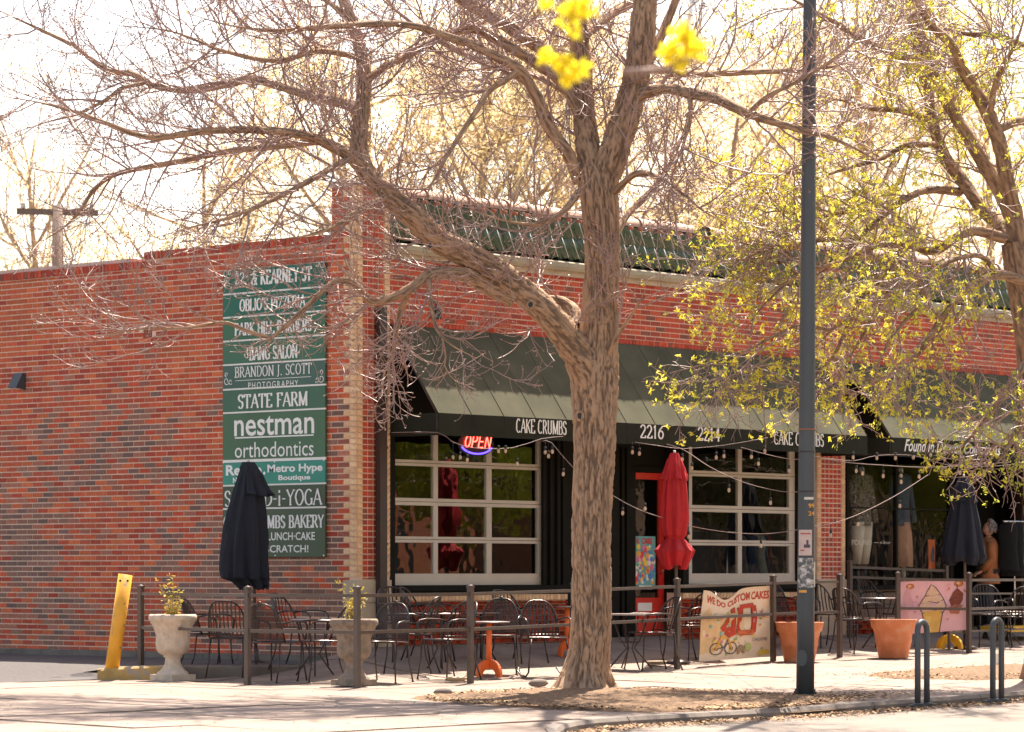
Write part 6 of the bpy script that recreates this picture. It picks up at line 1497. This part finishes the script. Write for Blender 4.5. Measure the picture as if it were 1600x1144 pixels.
# ================================================================ BANNERS
def cloth(name, label, cat, c00, c10, c11, c01, base, shapes, sag=(0, .3, .16), wr=.02, dist=None):
    """corners: lower left, lower right, upper right, upper left; shapes painted in u,v as their own thin layers"""
    t = thing(name, label, cat, tuple(c00)); o = c00
    nrm = (c10 - c00).cross(c01 - c00).normalized()
    def P(u, v, l=0):
        q = (c00 * (1 - u) + c10 * u) * (1 - v) + (c01 * (1 - u) + c11 * u) * v - o
        dip = sag[0] * math.exp(-((u - sag[1]) / sag[2]) ** 2) * v ** 3
        q.z -= dip; w = wr * (mnoise.noise(Vector((u * 3 + v * 1.2, v * 1.5, len(label)))) + .5 * mnoise.noise(Vector((u * 8 - v * 3, v * 3, 5))))
        return q + nrm * (w + l * .0012)
    mb = MB(); mb.smooth = True; N = 26; vs = [P(i / N, j / N, 0) for j in range(N + 1) for i in range(N + 1)] + [P(i / N, j / N, -2) for j in range(N + 1) for i in range(N + 1)]; m = (N + 1) ** 2
    fs = []
    for j in range(N):
        for i in range(N): q = j * (N + 1) + i; fs.append((q, q + 1, q + N + 2, q + N + 1)); fs.append((m + q, m + q + N + 1, m + q + N + 2, m + q + 1))
    mb.add(vs, fs); sh = part('cloth', mb, base, t)
    pr = MB()
    for L_, (col, poly) in enumerate(shapes):
        pr.col = col; lay = 2.5 + L_ * .10
        if isinstance(poly, tuple) and poly[0] == 'text':
            _, txt, u0, v0, w, h = poly[:6]; kk = poly[6] if len(poly) > 6 else {}
            sans_mesh(pr, txt, w, h, lambda a, b: P(u0 + a, v0 + b, lay), **kk)
        elif isinstance(poly, tuple) and poly[0] == 'line':
            _, pts, wd = poly; fine = []
            for (a, b), (c, d) in zip(pts[:-1], pts[1:]):
                nn2 = max(1, int(math.hypot(c - a, d - b) / .035)); fine += [(a + (c - a) * i / nn2, b + (d - b) * i / nn2) for i in range(nn2)]
            pts = fine + [pts[-1]]
            for (a, b), (c, d) in zip(pts[:-1], pts[1:]):
                l = math.hypot(c - a, d - b) or 1; nx, ny = -(d - b) / l * wd, (c - a) / l * wd; pr.add([P(a + nx, b + ny, lay), P(a - nx, b - ny, lay), P(c - nx, d - ny, lay), P(c + nx, d + ny, lay)], [(0, 1, 2, 3)])
        else:
            cu = sum(a for a, b in poly) / len(poly); cv = sum(b for a, b in poly) / len(poly); n = len(poly)
            pr.add([P(cu, cv, lay)] + [P(cu + (a - cu) * .5, cv + (b - cv) * .5, lay) for a, b in poly] + [P(a, b, lay) for a, b in poly], [(0, 1 + i, 1 + (i + 1) % n) for i in range(n)] + [(1 + i, 1 + n + i, 1 + n + (i + 1) % n, 1 + (i + 1) % n) for i in range(n)])
    part('print', pr, 'litter', sh); return t
def circ(u, v, ru, rv, n=14, a0=0, a1=360): return [(u + ru * math.cos(R(a0 + (a1 - a0) * i / n)), v + rv * math.sin(R(a0 + (a1 - a0) * i / n))) for i in range(n if a1 - a0 == 360 else n + 1)]
mat('bannercream', (.72, .56, .40), .75, var=.08, scale=3); mat('bannerpink', (.74, .42, .44), .7, var=.05)
rd = (.48, .05, .02); og_ = (.62, .24, .05); dk = (.06, .04, .04)
back = Vector((-.0, .035, 0))
def yl(a, b, px): t = (px - a[0]) / (b[0] - a[0]); return a[1] + (b[1] - a[1]) * t + .055
def onf(px, py, y): return Vector((fx(px, y), y, fz(px, py, y)))
br_ = random.Random(2)
shp = [((.66, .44, .22), [(.0, .10), (.0, .62), (.10, .75), (.30, .60), (.34, .30), (.2, .12)]), ((.70, .50, .28), [(.28, .28), (.26, .68), (.60, .66), (.62, .32)]),
       (rd, ('text', 'WE DO CUSTOM CAKES', .05, .82, .90, .115, {'bold': .03})),
       (rd, ('line', [(.44, .70), (.28, .44), (.42, .44)], .030)), (rd, ('line', [(.33, .40), (.42, .33), (.44, .40)], .03)), (rd, ('line', [(.44, .76), (.46, .34)], .034)),
       (rd, ('line', [(.54, .74), (.54, .36), (.74, .36), (.74, .74), (.54, .74)], .032)), ((.60, .16, .05), [(.52, .34), (.76, .34), (.76, .40), (.52, .40)])]
for _ in range(60): u, v = br_.uniform(.08, .92), br_.uniform(.08, .70); shp.append((br_.choice([(.66, .30, .05), (.60, .45, .12), (.22, .42, .40), (.55, .20, .25), (.70, .52, .10), (.62, .50, .35), (.25, .35, .12)]), circ(u, v, br_.uniform(.008, .03), br_.uniform(.008, .035), 7)))
shp += shp[3:8]
for (u, r) in ((.22, .085), (.42, .085)): shp.append((dk, ('line', circ(u, .16, r, r * .95, 18, 0, 359), .006))); shp.append((dk, ('line', circ(u, .16, .02, .02, 6, 0, 359), .004)))
shp += [((.70, .32, .04), ('line', [(.22, .16), (.28, .34), (.38, .30), (.42, .16)], .012)), (dk, ('line', [(.22, .16), (.33, .18), (.38, .30)], .006)),
        ((.12, .12, .14), ('text', 'CAKECRUMBS', .74, .235, .2, .045)), ((.68, .46, .05), [(.80, .04), (.98, .05), (.96, .11), (.84, .10)]),
        ((.30, .20, .10), [(.52, .07), (.52, .16), (.56, .20), (.62, .18), (.62, .07), (.60, .07), (.59, .12), (.55, .12), (.54, .07)]), ((.45, .48, .16), circ(.68, .16, .05, .06))]
cloth('banner', 'cream cloth banner reading WE DO CUSTOM CAKES hanging on the patio fence', 'banner', *[onf(px, py, yl((1058, FPT[5].y), (1208, FPT[6].y), px)) for px, py in ((1092, 1034), (1203, 1026), (1206, 915), (1098, 922))], 'bannercream', shp, sag=(.14, .33, .17), wr=.035)
pkd = (.62, .20, .22); brn = (.22, .06, .035); crm = (.72, .48, .32)
sh2 = [((.66, .34, .36), [(.0, .0), (.0, .5), (.08, .8), (.14, .9), (.22, .5), (.1, .1)]), ((.68, .40, .10), [(.36, .0), (.33, .40), (.62, .42), (.58, .0)]), ((.74, .50, .16), [(.40, .0), (.37, .34), (.47, .36), (.47, .0)]),
       (crm, [(.30, .42), (.28, .50), (.34, .56), (.62, .56), (.68, .50), (.66, .42), (.6, .38), (.36, .38)]), (crm, [(.34, .56), (.33, .64), (.40, .70), (.58, .70), (.64, .64), (.62, .56)]), (crm, [(.38, .70), (.38, .78), (.46, .84), (.56, .80), (.58, .72)]), (crm, [(.43, .82), (.46, .93), (.52, .84)])]
for pts in ([(.30, .42), (.40, .48), (.52, .42), (.66, .48)], [(.34, .56), (.44, .60), (.54, .56), (.64, .62)], [(.38, .70), (.48, .74), (.58, .72)], [(.28, .50), (.31, .58), (.34, .64), (.38, .72), (.40, .80), (.46, .92), (.53, .86), (.59, .74), (.64, .64), (.68, .50), (.64, .38), (.34, .38), (.28, .50)], [(.33, .38), (.38, .0)], [(.63, .38), (.58, .0)]): sh2.append((dk, ('line', pts, .006)))
for (u, v, s) in ((.16, .90, .05), (.86, .92, .06), (.97, .78, .03)): sh2 += [((.62, .22, .05), circ(u, v, s, s * .9)), (brn, ('line', circ(u, v, s, s * .9, 14, 0, 359), .006)), (crm, circ(u - .01, v + .01, s * .4, s * .4))]
sh2 += [(brn, [(.76, .44), (.72, .60), (.78, .76), (.84, .84), (.93, .72), (.92, .60), (.84, .42)]), ((.45, .16, .10), [(.74, .34), (.70, .46), (.80, .52), (.92, .50), (.86, .32)]), (dk, ('line', [(.72, .60), (.82, .66), (.92, .60)], .006)), (dk, ('line', [(.78, .76), (.85, .70), (.93, .72)], .005)), (dk, ('line', [(.84, .84), (.83, .92)], .006))]
for (u, v) in ((.26, .70), (.28, .55), (.72, .84), (.70, .24), (.22, .42)): sh2.append((pkd, [(u, v - .03), (u + .02, v), (u + .01, v + .015), (u, v + .005), (u - .01, v + .015), (u - .02, v)]))
for (u, v) in ((.22, .60), (.25, .50), (.70, .90), (.70, .80)): sh2.append((pkd, ('line', [(u - .03, v), (u + .05, v)], .004)))
cloth('banner', 'pink cloth banner with ice cream cone and chocolate drawings on the fence', 'banner', *[onf(px, py, yl((1403, P2[0].y), (1514, P2[1].y), px)) for px, py in ((1405, 992), (1512, 984), (1513, 905), (1405, 909))], 'bannerpink', sh2, sag=(.0, .5, .3), wr=.02)

# ================================================================ STRING LIGHTS
ZP = Dp
def string(label, pts, bulbs, z0, z1):
    """cable from the awning (depth z0) to its far end (depth z1)"""
    n = len(pts); X0, X1 = pts[0][0], pts[-1][0]
    dz = lambda x: z0 + (z1 - z0) * (x - X0) / (X1 - X0)
    P = [at(x, y, dz(x)) for x, y in pts]; o = P[0]
    t = thing('string_light', label, 'string lights', tuple(o))
    pp, _ = smooth_path([p - o for p in P], [1] * n, .15); part('cable', MB().tube(pp, .0038, 5), 'cable', t)
    for (x, y) in bulbs:
        # cable height at x
        yc = np.interp(x, [a for a, b in pts], [b for a, b in pts]) if X1 > X0 else y - 10
        c = at(x, y, dz(x)) - o; k = dz(x) / F; top = at(x, min(yc, y - 5), dz(x)) - o
        mb = MB(); mb.tube([(c.x, c.y, top.z), (c.x, c.y, c.z + 5 * k)], .004, 4); mb.tube([(c.x, c.y, c.z + 8 * k), (c.x, c.y, c.z + 2.5 * k)], 1.9 * k, 8); s = part('socket', mb, 'black', t)
        mb = MB(); mb.lathe([(1.1 * k, 3 * k), (1.8 * k, 1.5 * k), (2.5 * k, -.6 * k), (2.2 * k, -2.7 * k), (1.2 * k, -4 * k), (.01 * k, -4.4 * k)], 10, c=tuple(c), cap=False); part('bulb', mb, 'bulb', t)
mat('cable', (.20, .13, .11), .6)
mat('bulb', (.62, .50, .38), .25, var=.15, scale=20, transl=.4)
string('light string under the left end of the bakery awning', [(612, 676), (684, 676), (706, 690), (740, 700), (800, 700), (845, 686), (880, 682)], [(708, 714), (719, 714), (730, 718), (779, 704), (790, 704), (808, 724)], 37.6, 38.6)
string('light string running from the left window behind the tree trunk to the red door', [(846, 690), (862, 692), (900, 736), (960, 776), (1000, 797), (1035, 809)], [(852, 706), (863, 705), (857, 712), (880, 740), (973, 801), (1008, 794)], 38.4, 38.0)
string('light string under the awning above the red door', [(992, 691), (1045, 699), (1072, 701), (1130, 696), (1200, 684)], [(988, 706), (999, 708), (1066, 717), (1119, 714), (1131, 712), (1195, 704)], 40.2, 40.0)
string('light string sloping from the red parasol to the lamp post', [(1042, 694), (1070, 704), (1110, 730), (1160, 753), (1215, 767), (1248, 769)], [(1081, 731), (1139, 765), (1204, 785)], 40.0, ZP)
string('short light string from the awning to the lamp post', [(1158, 699), (1190, 708), (1225, 716), (1248, 718)], [(1174, 713), (1185, 724), (1233, 735)], 40.5, ZP)
string('low light string crossing in front of the right window', [(1071, 821), (1110, 828), (1150, 833), (1200, 834), (1246, 828)], [(1076, 838), (1189, 852)], 40.5, ZP)
string('light string along the clothing shop awning', [(1290, 716), (1334, 720), (1370, 712), (1427, 712), (1484, 727), (1560, 728), (1600, 722)], [(1333, 714), (1370, 715), (1399, 715), (1427, 714), (1454, 710), (1476, 717), (1502, 728)], 42.5, 46)
string('light string hanging from the lamp post across the display window', [(1270, 712), (1318, 722), (1380, 727), (1440, 730), (1500, 728), (1580, 722)], [(1338, 735), (1348, 739), (1380, 743), (1408, 743), (1408, 752), (1436, 744), (1472, 738), (1500, 738)], ZP, 45)
string('low light string from the lamp post to the display window', [(1270, 822), (1300, 818), (1345, 802), (1400, 774), (1450, 742)], [(1298, 836), (1341, 818), (1406, 790)], ZP, 44.5)

# ================================================================ SHOP CONTENTS
def garment(mb, c, w, d, h, r_, ang=0):
    n = 10; vs = []; ca, sa = math.cos(ang), math.sin(ang)
    prof = [(0, .35), (.04, .8), (.12, 1), (.5, .92), (1, 1.05)]
    for (z, s) in prof:
        for j in range(n):
            q = 2 * math.pi * j / n; x = w * s * math.cos(q) * (1 + .08 * math.sin(q * 3 + z * 5)); y = d * math.sin(q) * (1 + .3 * math.sin(q * 4 + c[0] * 9)); vs.append((c[0] + x * ca - y * sa, c[1] + x * sa + y * ca, c[2] - z * h))
    k = len(prof); mb.add(vs, [(i * n + j, i * n + (j + 1) % n, (i + 1) * n + (j + 1) % n, (i + 1) * n + j) for i in range(k - 1) for j in range(n)])
    return mb
def rack(name, label, loc, rz, w, h, garments, m='chrome'):
    t = thing(name, label, 'clothes rack', loc, rz)
    mb = MB(); mb.tube([(-w / 2, 0, h), (w / 2, 0, h)], .014, 8); part('rail', mb, m, t)
    for s in (-1, 1): mb = MB(); mb.tube([(s * w / 2, 0, .06), (s * w / 2, 0, h + .02)], .014, 8).tube([(s * w / 2, -.24, .05), (s * w / 2, .24, .05)], .012, 6); part('stand', mb, m, t)
    root = t.matrix_basis
    for i, (x, mm, gw, gh) in enumerate(garments):
        p = Matrix.Translation(Vector(loc)) @ Matrix.Rotation(rz, 4, 'Z') @ Vector((x, 0, h - .06))
        yield_g(p, rz + math.pi / 2 + rnd.uniform(-.2, .2), mm, gw, gh, label, i)
glabels = {}
def yield_g(p, rz, mm, gw, gh, label, i):
    mb = MB(); mb.smooth = True; garment(mb, (0, 0, 0), gw, .035, gh, rnd); o = link('garment', mb.mesh('garment'), mm); o.location = p; o.rotation_euler = (0, 0, rz)
    glabels[label] = glabels.get(label, 0) + 1
    ORD = ['first', 'second', 'third', 'fourth', 'fifth', 'sixth', 'seventh', 'eighth', 'ninth', 'tenth', 'eleventh', 'twelfth']
    tag(o, GN[mm] + ', ' + ORD[i] + ' from the left on the ' + ('rack inside the right window' if 'window' in label else 'rack by the clothing shop door'), 'garment', 'clothes hanging on the ' + ('rack inside the window' if 'window' in label else 'rack by the door'))
mat('gblack', (.012, .012, .014), .9); mat('gblue', (.05, .08, .16), .9); mat('gred', (.40, .03, .03), .85); mat('gwhite', (.55, .52, .48), .85); mat('ggrey', (.14, .13, .14), .9); mat('gtan', (.40, .28, .18), .9)
GN = {'gblack': 'black garment', 'gblue': 'dark blue denim garment', 'gred': 'red garment', 'gwhite': 'off white garment', 'ggrey': 'grey garment', 'gtan': 'tan garment'}
xr = fx(1180, 1.0); zf = .05
ZR2 = fz(1180, 832, 1.0)
rack('clothes_rack', 'clothes rack standing inside behind the right window', (xr + .0, 1.0, zf), .1, 1.5, ZR2 - zf, [(-.66 + .12 * i, mm, .20, .62) for i, mm in enumerate(['gblack', 'ggrey', 'gblack', 'gblue', 'ggrey', 'gwhite', 'gblue', 'gred', 'gwhite', 'gred', 'gtan', 'gblue'])], 'chrome') if False else None
for _ in [0]:
    t = thing('clothes_rack', 'clothes rack standing inside behind the right window', 'clothes rack', (xr, 1.0, zf), .1); h = ZR2 - zf; w = 1.5
    mb = MB(); mb.tube([(-w / 2, 0, h), (w / 2, 0, h)], .014, 8); part('rail', mb, 'chrome', t)
    for s in (-1, 1): mb = MB(); mb.tube([(s * w / 2, 0, .0), (s * w / 2, 0, h + .02)], .014, 8); part('stand', mb, 'chrome', t)
    for i, mm in enumerate(['gblack', 'ggrey', 'gblack', 'gblue', 'ggrey', 'gwhite', 'gblue', 'gred', 'gwhite', 'gred', 'gtan', 'gblue']):
        yield_g((xr - .66 + .12 * i, 1.0 + (-.66 + .12 * i) * .1, zf + h - .03), math.pi / 2 + rnd.uniform(-.3, .3), mm, .21, .55, 'window', i)
# black clothes on the rack at the shop door
pr0 = Vector((fx(1588, -.35), -.35, 0)); pr0.z = g(pr0.x, pr0.y); k = depth(pr0) / F; hh = CZ + (HZ - 815) * k - pr0.z
t = thing('clothes_rack', 'clothes rack of dark clothes outside the clothing shop door', 'clothes rack', tuple(pr0), 0)
mb = MB(); mb.tube([(-.35, 0, hh), (.9, 0, hh)], .014, 8); part('rail', mb, 'chrome', t)
for x in (-.05, .9): mb = MB(); mb.tube([(x, 0, .03), (x, 0, hh + .02)], .014, 8); part('stand', mb, 'chrome', t)
for i in range(9): yield_g((pr0.x - .22 + .12 * i, pr0.y, pr0.z + hh - .02), math.pi / 2 + rnd.uniform(-.35, .35), 'gblack', rnd.uniform(.15, .2), rnd.uniform(.62, .85), 'door', i)
# mannequins
def mannequin(px, y, label, tops, bottom, skirt=False):
    x = fx(px, y); t = thing('mannequin', label, 'mannequin', (x, y, .42), 0)
    k = depth((x, y)) / F; zz_ = lambda py: CZ + (HZ - py) * k - .42
    zs, zw, zf_ = zz_(738), zz_(816), zz_(888)
    mb = MB(); mb.smooth = True
    prof = [(zs, .05), (zs - .02, .13), (zs - .06, .20), (zs - .25, .19), (zs - .42, .16), (zw + .03, .19), (zw - .05, .205)]
    n = 20; vs = [(r * math.cos(6.283 * j / n) * (1 + .04 * math.sin(j * 2.1)), r * .6 * math.sin(6.283 * j / n), z) for z, r in prof for j in range(n)]
    mb.add(vs, [(i * n + j, i * n + (j + 1) % n, (i + 1) * n + (j + 1) % n, (i + 1) * n + j) for i in range(len(prof) - 1) for j in range(n)]); 
    part('top', mb, tops, t)
    for s in (-1, 1):
        mb = MB(); mb.tube([(s * .17, 0, zs - .05), (s * .23, .0, zs - .28), (s * .235, -.04, zs - .48), (s * .22, -.1, zw + .0)], [.06, .055, .045, .035], 10); part('sleeve', mb, tops, t)
        if not skirt: mb = MB(); mb.tube([(s * .09, 0, zw), (s * .10, 0, (zw + zf_) / 2), (s * .095, .01, zf_ + .06)], [.11, .085, .055], 12); part('trouser_leg', mb, bottom, t)
        mb = MB(); mb.tube([(s * .09, .01, zf_ + .1), (s * .09, .01, .06)], [.035, .03], 8); mb.tube([(s * .09, .04, .03), (s * .10, -.14, .025)], [.045, .035], 8); part('foot', mb, 'offwhite' if skirt else 'black', t)
    if skirt: mb = MB(); mb.smooth = True; mb.lathe([(.13, zw), (.16, zw - .15), (.17, (zw + zf_) / 2), (.18, zf_ + .02)], 28, fold=lambda q, tt, i: 1 + .06 * math.sin(q * 9)); part('skirt', mb, bottom, t)
    mb = MB(); mb.lathe([(.045, zs - .02), (.04, zs + .05), (.03, zs + .07), (0, zs + .075)], 12, cap=False); part('neck', mb, 'offwhite', t)
    mb = MB(); mb.box(-.25, .25, -.18, .18, 0, .02); part('base', mb, 'black', t)
mat('patterned', (.20, .18, .15), .9, var=.9, scale=35, dark=((.03, .03, .03), 30, .5, .56)); mat('pinkcloth', (.62, .32, .22), .9); mat('palecloth', (.78, .66, .56), .9)
mannequin(1346, .36, 'headless mannequin in patterned top and pale trousers in the display window', 'patterned', 'palecloth')
mannequin(1407, .42, 'headless mannequin in denim jacket and pink skirt in the display window', 'gblue', 'pinkcloth', True)
# framed poster in the display window, small white sign
pt_ = thing('picture', 'small orange and blue framed poster inside the display window', 'picture', (fx(1456, .3), .3, 0)); 
w = .16; z0, z1 = fz(1456, 889, .3), fz(1456, 843, .3)
mb = MB(); mb.box(-w / 2, w / 2, 0, .015, z0, z1); part('frame', mb, 'orange', pt_)
mb = MB(); mb.prism([(-.04, z0 + .12), (.05, z0 + .1), (.06, z0 + .28), (.02, z0 + .34), (-.02, z0 + .25)], -.004, -.001, lambda a, b, d: (a, d, b)); part('print', mb, 'gblue', pt_)
mb = MB(); mb.box(-.008, .008, .0, .015, .42, z0); part('stand', mb, 'wood', pt_)
# potted plant foliage seen dimly behind the glass
rgx = np.random.default_rng(8); pp_ = thing('indoor_plant', 'dim leafy plants inside behind the display window', 'plant', (fx(1440, 1.4), 1.4, .05))
mb = MB(); mb.lathe([(.12, 0), (.17, .3), (.15, .3)], 16); part('pot_wall', mb, 'terracotta', pp_)
u = unit(rgx.normal(size=(260, 3))) * np.array([.5, .4, .7]) * rgx.random((260, 1)) ** .5 + np.array([0, 0, 1.1]); quads_at(rgx, u, .05, .11, .02, 1, 'leaves', 'leafdark', pp_)
mb = MB(); mb.tube([(0, 0, .3), (.03, 0, 1.1)], .02, 6); part('stem', mb, 'wood', pp_)

# ================================================================ PERSON in the shop doorway
def skin_body(name, J, E, rad, m, parent, sub=2):
    me = bpy.data.meshes.new(name); me.from_pydata([J[k] for k in J], [(list(J).index(a), list(J).index(b)) for a, b in E], [])
    ob = bpy.data.objects.new(name + '_tmp', me); COL.objects.link(ob); sk = ob.modifiers.new('s', 'SKIN'); ob.modifiers.new('u', 'SUBSURF').levels = sub
    me.skin_vertices[0].data[0].use_root = True
    for i, k_ in enumerate(J): r = rad[k_]; me.skin_vertices[0].data[i].radius = r if isinstance(r, tuple) else (r, r)
    bpy.context.view_layer.update(); ev = ob.evaluated_get(bpy.context.evaluated_depsgraph_get()); out = bpy.data.meshes.new_from_object(ev); bpy.data.objects.remove(ob)
    for p in out.polygons: p.use_smooth = True
    out.materials.clear(); return link(name, out, m, parent)
mat('skin', (.48, .25, .17), .6); mat('rustjacket', (.36, .13, .045), .85, var=.2, scale=8, bump=.3, bscale=30); mat('hair', (.24, .20, .18), .8, var=.4, scale=30, bump=.5, bscale=60); mat('trouser', (.04, .04, .05), .9)
pz = Vector((fx(1541, .0), -.05, 0)); pz.z = g(pz.x, pz.y) + .0; k = depth(pz) / F; PH = CZ + (HZ - 815) * k - pz.z
pe = thing('person', 'person with grey curly hair in a rust jacket standing at the clothing shop door', 'person', tuple(pz), math.atan2(-.05, -1.0) - .95)
s = PH / 1.70      # faces local +x
J = {'pelvis': (0, 0, .94), 'waist': (0, 0, 1.08), 'chest': (-.01, 0, 1.27), 'neck': (0, 0, 1.42), 'chin': (.015, 0, 1.49), 'shl': (-.01, .17, 1.38), 'shr': (-.01, -.17, 1.38), 'ell': (-.03, .23, 1.12), 'elr': (-.03, -.23, 1.12), 'wrl': (.12, .20, .94), 'wrr': (.12, -.20, .94), 'hipl': (0, .09, .88), 'hipr': (0, -.09, .88), 'knl': (.02, .10, .49), 'knr': (.02, -.10, .49), 'anl': (-.01, .10, .09), 'anr': (-.01, -.10, .09), 'tol': (.15, .11, .035), 'tor': (.15, -.11, .035)}
J = {a: tuple(c * s for c in b) for a, b in J.items()}
E = [('pelvis', 'waist'), ('waist', 'chest'), ('chest', 'neck'), ('neck', 'chin'), ('chest', 'shl'), ('chest', 'shr'), ('shl', 'ell'), ('shr', 'elr'), ('ell', 'wrl'), ('elr', 'wrr'), ('pelvis', 'hipl'), ('pelvis', 'hipr'), ('hipl', 'knl'), ('hipr', 'knr'), ('knl', 'anl'), ('knr', 'anr'), ('anl', 'tol'), ('anr', 'tor')]
rad = {'pelvis': (.13, .10), 'waist': (.12, .09), 'chest': (.14, .10), 'neck': .055, 'chin': .06, 'shl': .06, 'shr': .06, 'ell': .045, 'elr': .045, 'wrl': .03, 'wrr': .03, 'hipl': .085, 'hipr': .085, 'knl': .06, 'knr': .06, 'anl': .042, 'anr': .042, 'tol': .035, 'tor': .035}
rad = {a: (tuple(c * s for c in b) if isinstance(b, tuple) else b * s) for a, b in rad.items()}
skin_body('body', J, E, rad, 'skin', pe)
# jacket and trousers grown over the same joints
def grow_(keys, ex): return {k_: J[k_] for k_ in keys}, [e for e in E if e[0] in keys and e[1] in keys], {k_: (tuple(c + ex for c in rad[k_]) if isinstance(rad[k_], tuple) else rad[k_] + ex) for k_ in keys}
mb = MB(); mb.smooth = True; n = 24; prf = [(1.46, .055, .06), (1.43, .10, .09), (1.39, .17, .115), (1.33, .20, .135), (1.2, .185, .145), (1.05, .165, .135), (.92, .185, .15), (.80, .20, .165), (.74, .205, .17)]
vs = [((rx_ * math.cos(6.283 * j / n)) * (1 + .04 * math.sin(j * 1.9 + z * 9)) * s, ry_ * math.sin(6.283 * j / n) * s, z * s) for z, ry_, rx_ in prf for j in range(n)]
mb.add(vs, [(i * n + j, i * n + (j + 1) % n, (i + 1) * n + (j + 1) % n, (i + 1) * n + j) for i in range(len(prf) - 1) for j in range(n)]); part('jacket', mb, 'rustjacket', pe)
for q_ in ('l', 'r'):
    mb = MB(); mb.smooth = True; pts = [Vector(J['sh' + q_]), (Vector(J['sh' + q_]) + Vector(J['el' + q_])) / 2, Vector(J['el' + q_]), (Vector(J['el' + q_]) + Vector(J['wr' + q_])) / 2, Vector(J['wr' + q_])]; mb.tube(pts, [.075 * s, .07 * s, .062 * s, .055 * s, .045 * s], 14); part('sleeve', mb, 'rustjacket', pe)
a, b, c = grow_(['pelvis', 'hipl', 'hipr', 'knl', 'knr', 'anl', 'anr'], .016); skin_body('trousers', a, b, c, 'trouser', pe)
for sgn2, nm in ((1, 'shoe'), (-1, 'shoe')): mb = MB(); mb.smooth = True; mb.tube([(-.06 * s, sgn2 * .10 * s, .045 * s), (.06 * s, sgn2 * .105 * s, .045 * s), (.17 * s, sgn2 * .11 * s, .035 * s)], [.05 * s, .05 * s, .035 * s], 12); part('shoe', mb, 'black', pe)
mb = MB(); mb.smooth = True; n = 20; hz = 1.585 * s; pr = []
for i in range(13):
    ph = math.pi * i / 12; r = math.sin(ph); zc_ = math.cos(ph)
    for j in range(n):
        q = 2 * math.pi * j / n; x = .092 * r * math.cos(q); y = .075 * r * math.sin(q); z = .115 * zc_
        if zc_ < -.2: x = x * (1 + .18 * zc_) + .012; y *= (1 + .28 * zc_)
        if abs(q) < .35 or abs(q - 6.283) < .35:
            if -.35 < zc_ < .15: x += .022 * math.cos(q * 4) * max(0, 1 - abs(zc_ + .15) * 3.2)
            if abs(zc_ - .12) < .1: x -= .006
        pr.append((x * s, y * s, hz + z * s))
mb.add(pr, [(i * n + j, i * n + (j + 1) % n, (i + 1) * n + (j + 1) % n, (i + 1) * n + j) for i in range(12) for j in range(n)]); hd = part('head', mb, 'skin', pe)
for sg in (-1, 1):
    mb = MB(); mb.lathe([(.0, -.006), (.009, 0), (0, .006)], 8, c=(.084 * s, sg * .03 * s, hz + .012 * s), cap=False); part('eye', mb, 'black', hd)
    mb = MB(); mb.tube([(-.005 * s, sg * .074 * s, hz + .02 * s), (-.012 * s, sg * .084 * s, hz), (0, sg * .076 * s, hz - .03 * s)], .009 * s, 6); part('ear', mb, 'skin', hd)
mb = MB(); mb.tube([(.086 * s, -.022 * s, hz - .062 * s), (.092 * s, 0, hz - .060 * s), (.086 * s, .022 * s, hz - .062 * s)], .006 * s, 6); part('mouth', mb, 'gred', hd)
mb = MB(); mb.smooth = True; rr_ = random.Random(1)
for _ in range(150):
    a = rr_.uniform(.40, 1) * math.pi * rr_.choice((-1, 1)); e = rr_.uniform(-.5, 1.45); c = Vector((math.cos(a) * math.cos(e) * .10 - .01, math.sin(a) * math.cos(e) * .088, math.sin(e) * .125 + .015)) * s + Vector((0, 0, hz)); r = rr_.uniform(.014, .026) * s
    mb.lathe([(0, -r), (r * .8, -r * .5), (r, 0), (r * .8, r * .5), (0, r)], 6, c=tuple(c), cap=False)
hr = part('hair', mb, 'hair', pe); hr['kind'] = 'stuff'
for o_ in (hd, hr): o_.rotation_euler = (0, 0, .25)
for sg in (-1, 1):      # hands: palm with five curled fingers
    w = Vector(J['wrl' if sg > 0 else 'wrr']); J2 = {'w': tuple(w), 'p': tuple(w + Vector((.06, 0, -.035)) * s)}; E2 = [('w', 'p')]; rd2 = {'w': .026 * s, 'p': (.036 * s, .018 * s)}
    for i, (oy, l) in enumerate(((-.03, .062), (-.011, .072), (.009, .068), (.027, .052))):
        b0 = w + Vector((.085, oy, -.05)) * s; J2['f%d' % i] = tuple(b0); J2['g%d' % i] = tuple(b0 + Vector((l * .5, 0, -.02)) * s); J2['h%d' % i] = tuple(b0 + Vector((l * .7, 0, -.05)) * s); E2 += [('p', 'f%d' % i), ('f%d' % i, 'g%d' % i), ('g%d' % i, 'h%d' % i)]; rd2['f%d' % i] = .010 * s; rd2['g%d' % i] = .009 * s; rd2['h%d' % i] = .008 * s
    J2['t'] = tuple(w + Vector((.05, -sg * .045, -.03)) * s); J2['u'] = tuple(w + Vector((.085, -sg * .055, -.055)) * s); E2 += [('p', 't'), ('t', 'u')]; rd2['t'] = .011 * s; rd2['u'] = .009 * s
    skin_body('hand', J2, E2, rd2, 'skin', pe, 1)
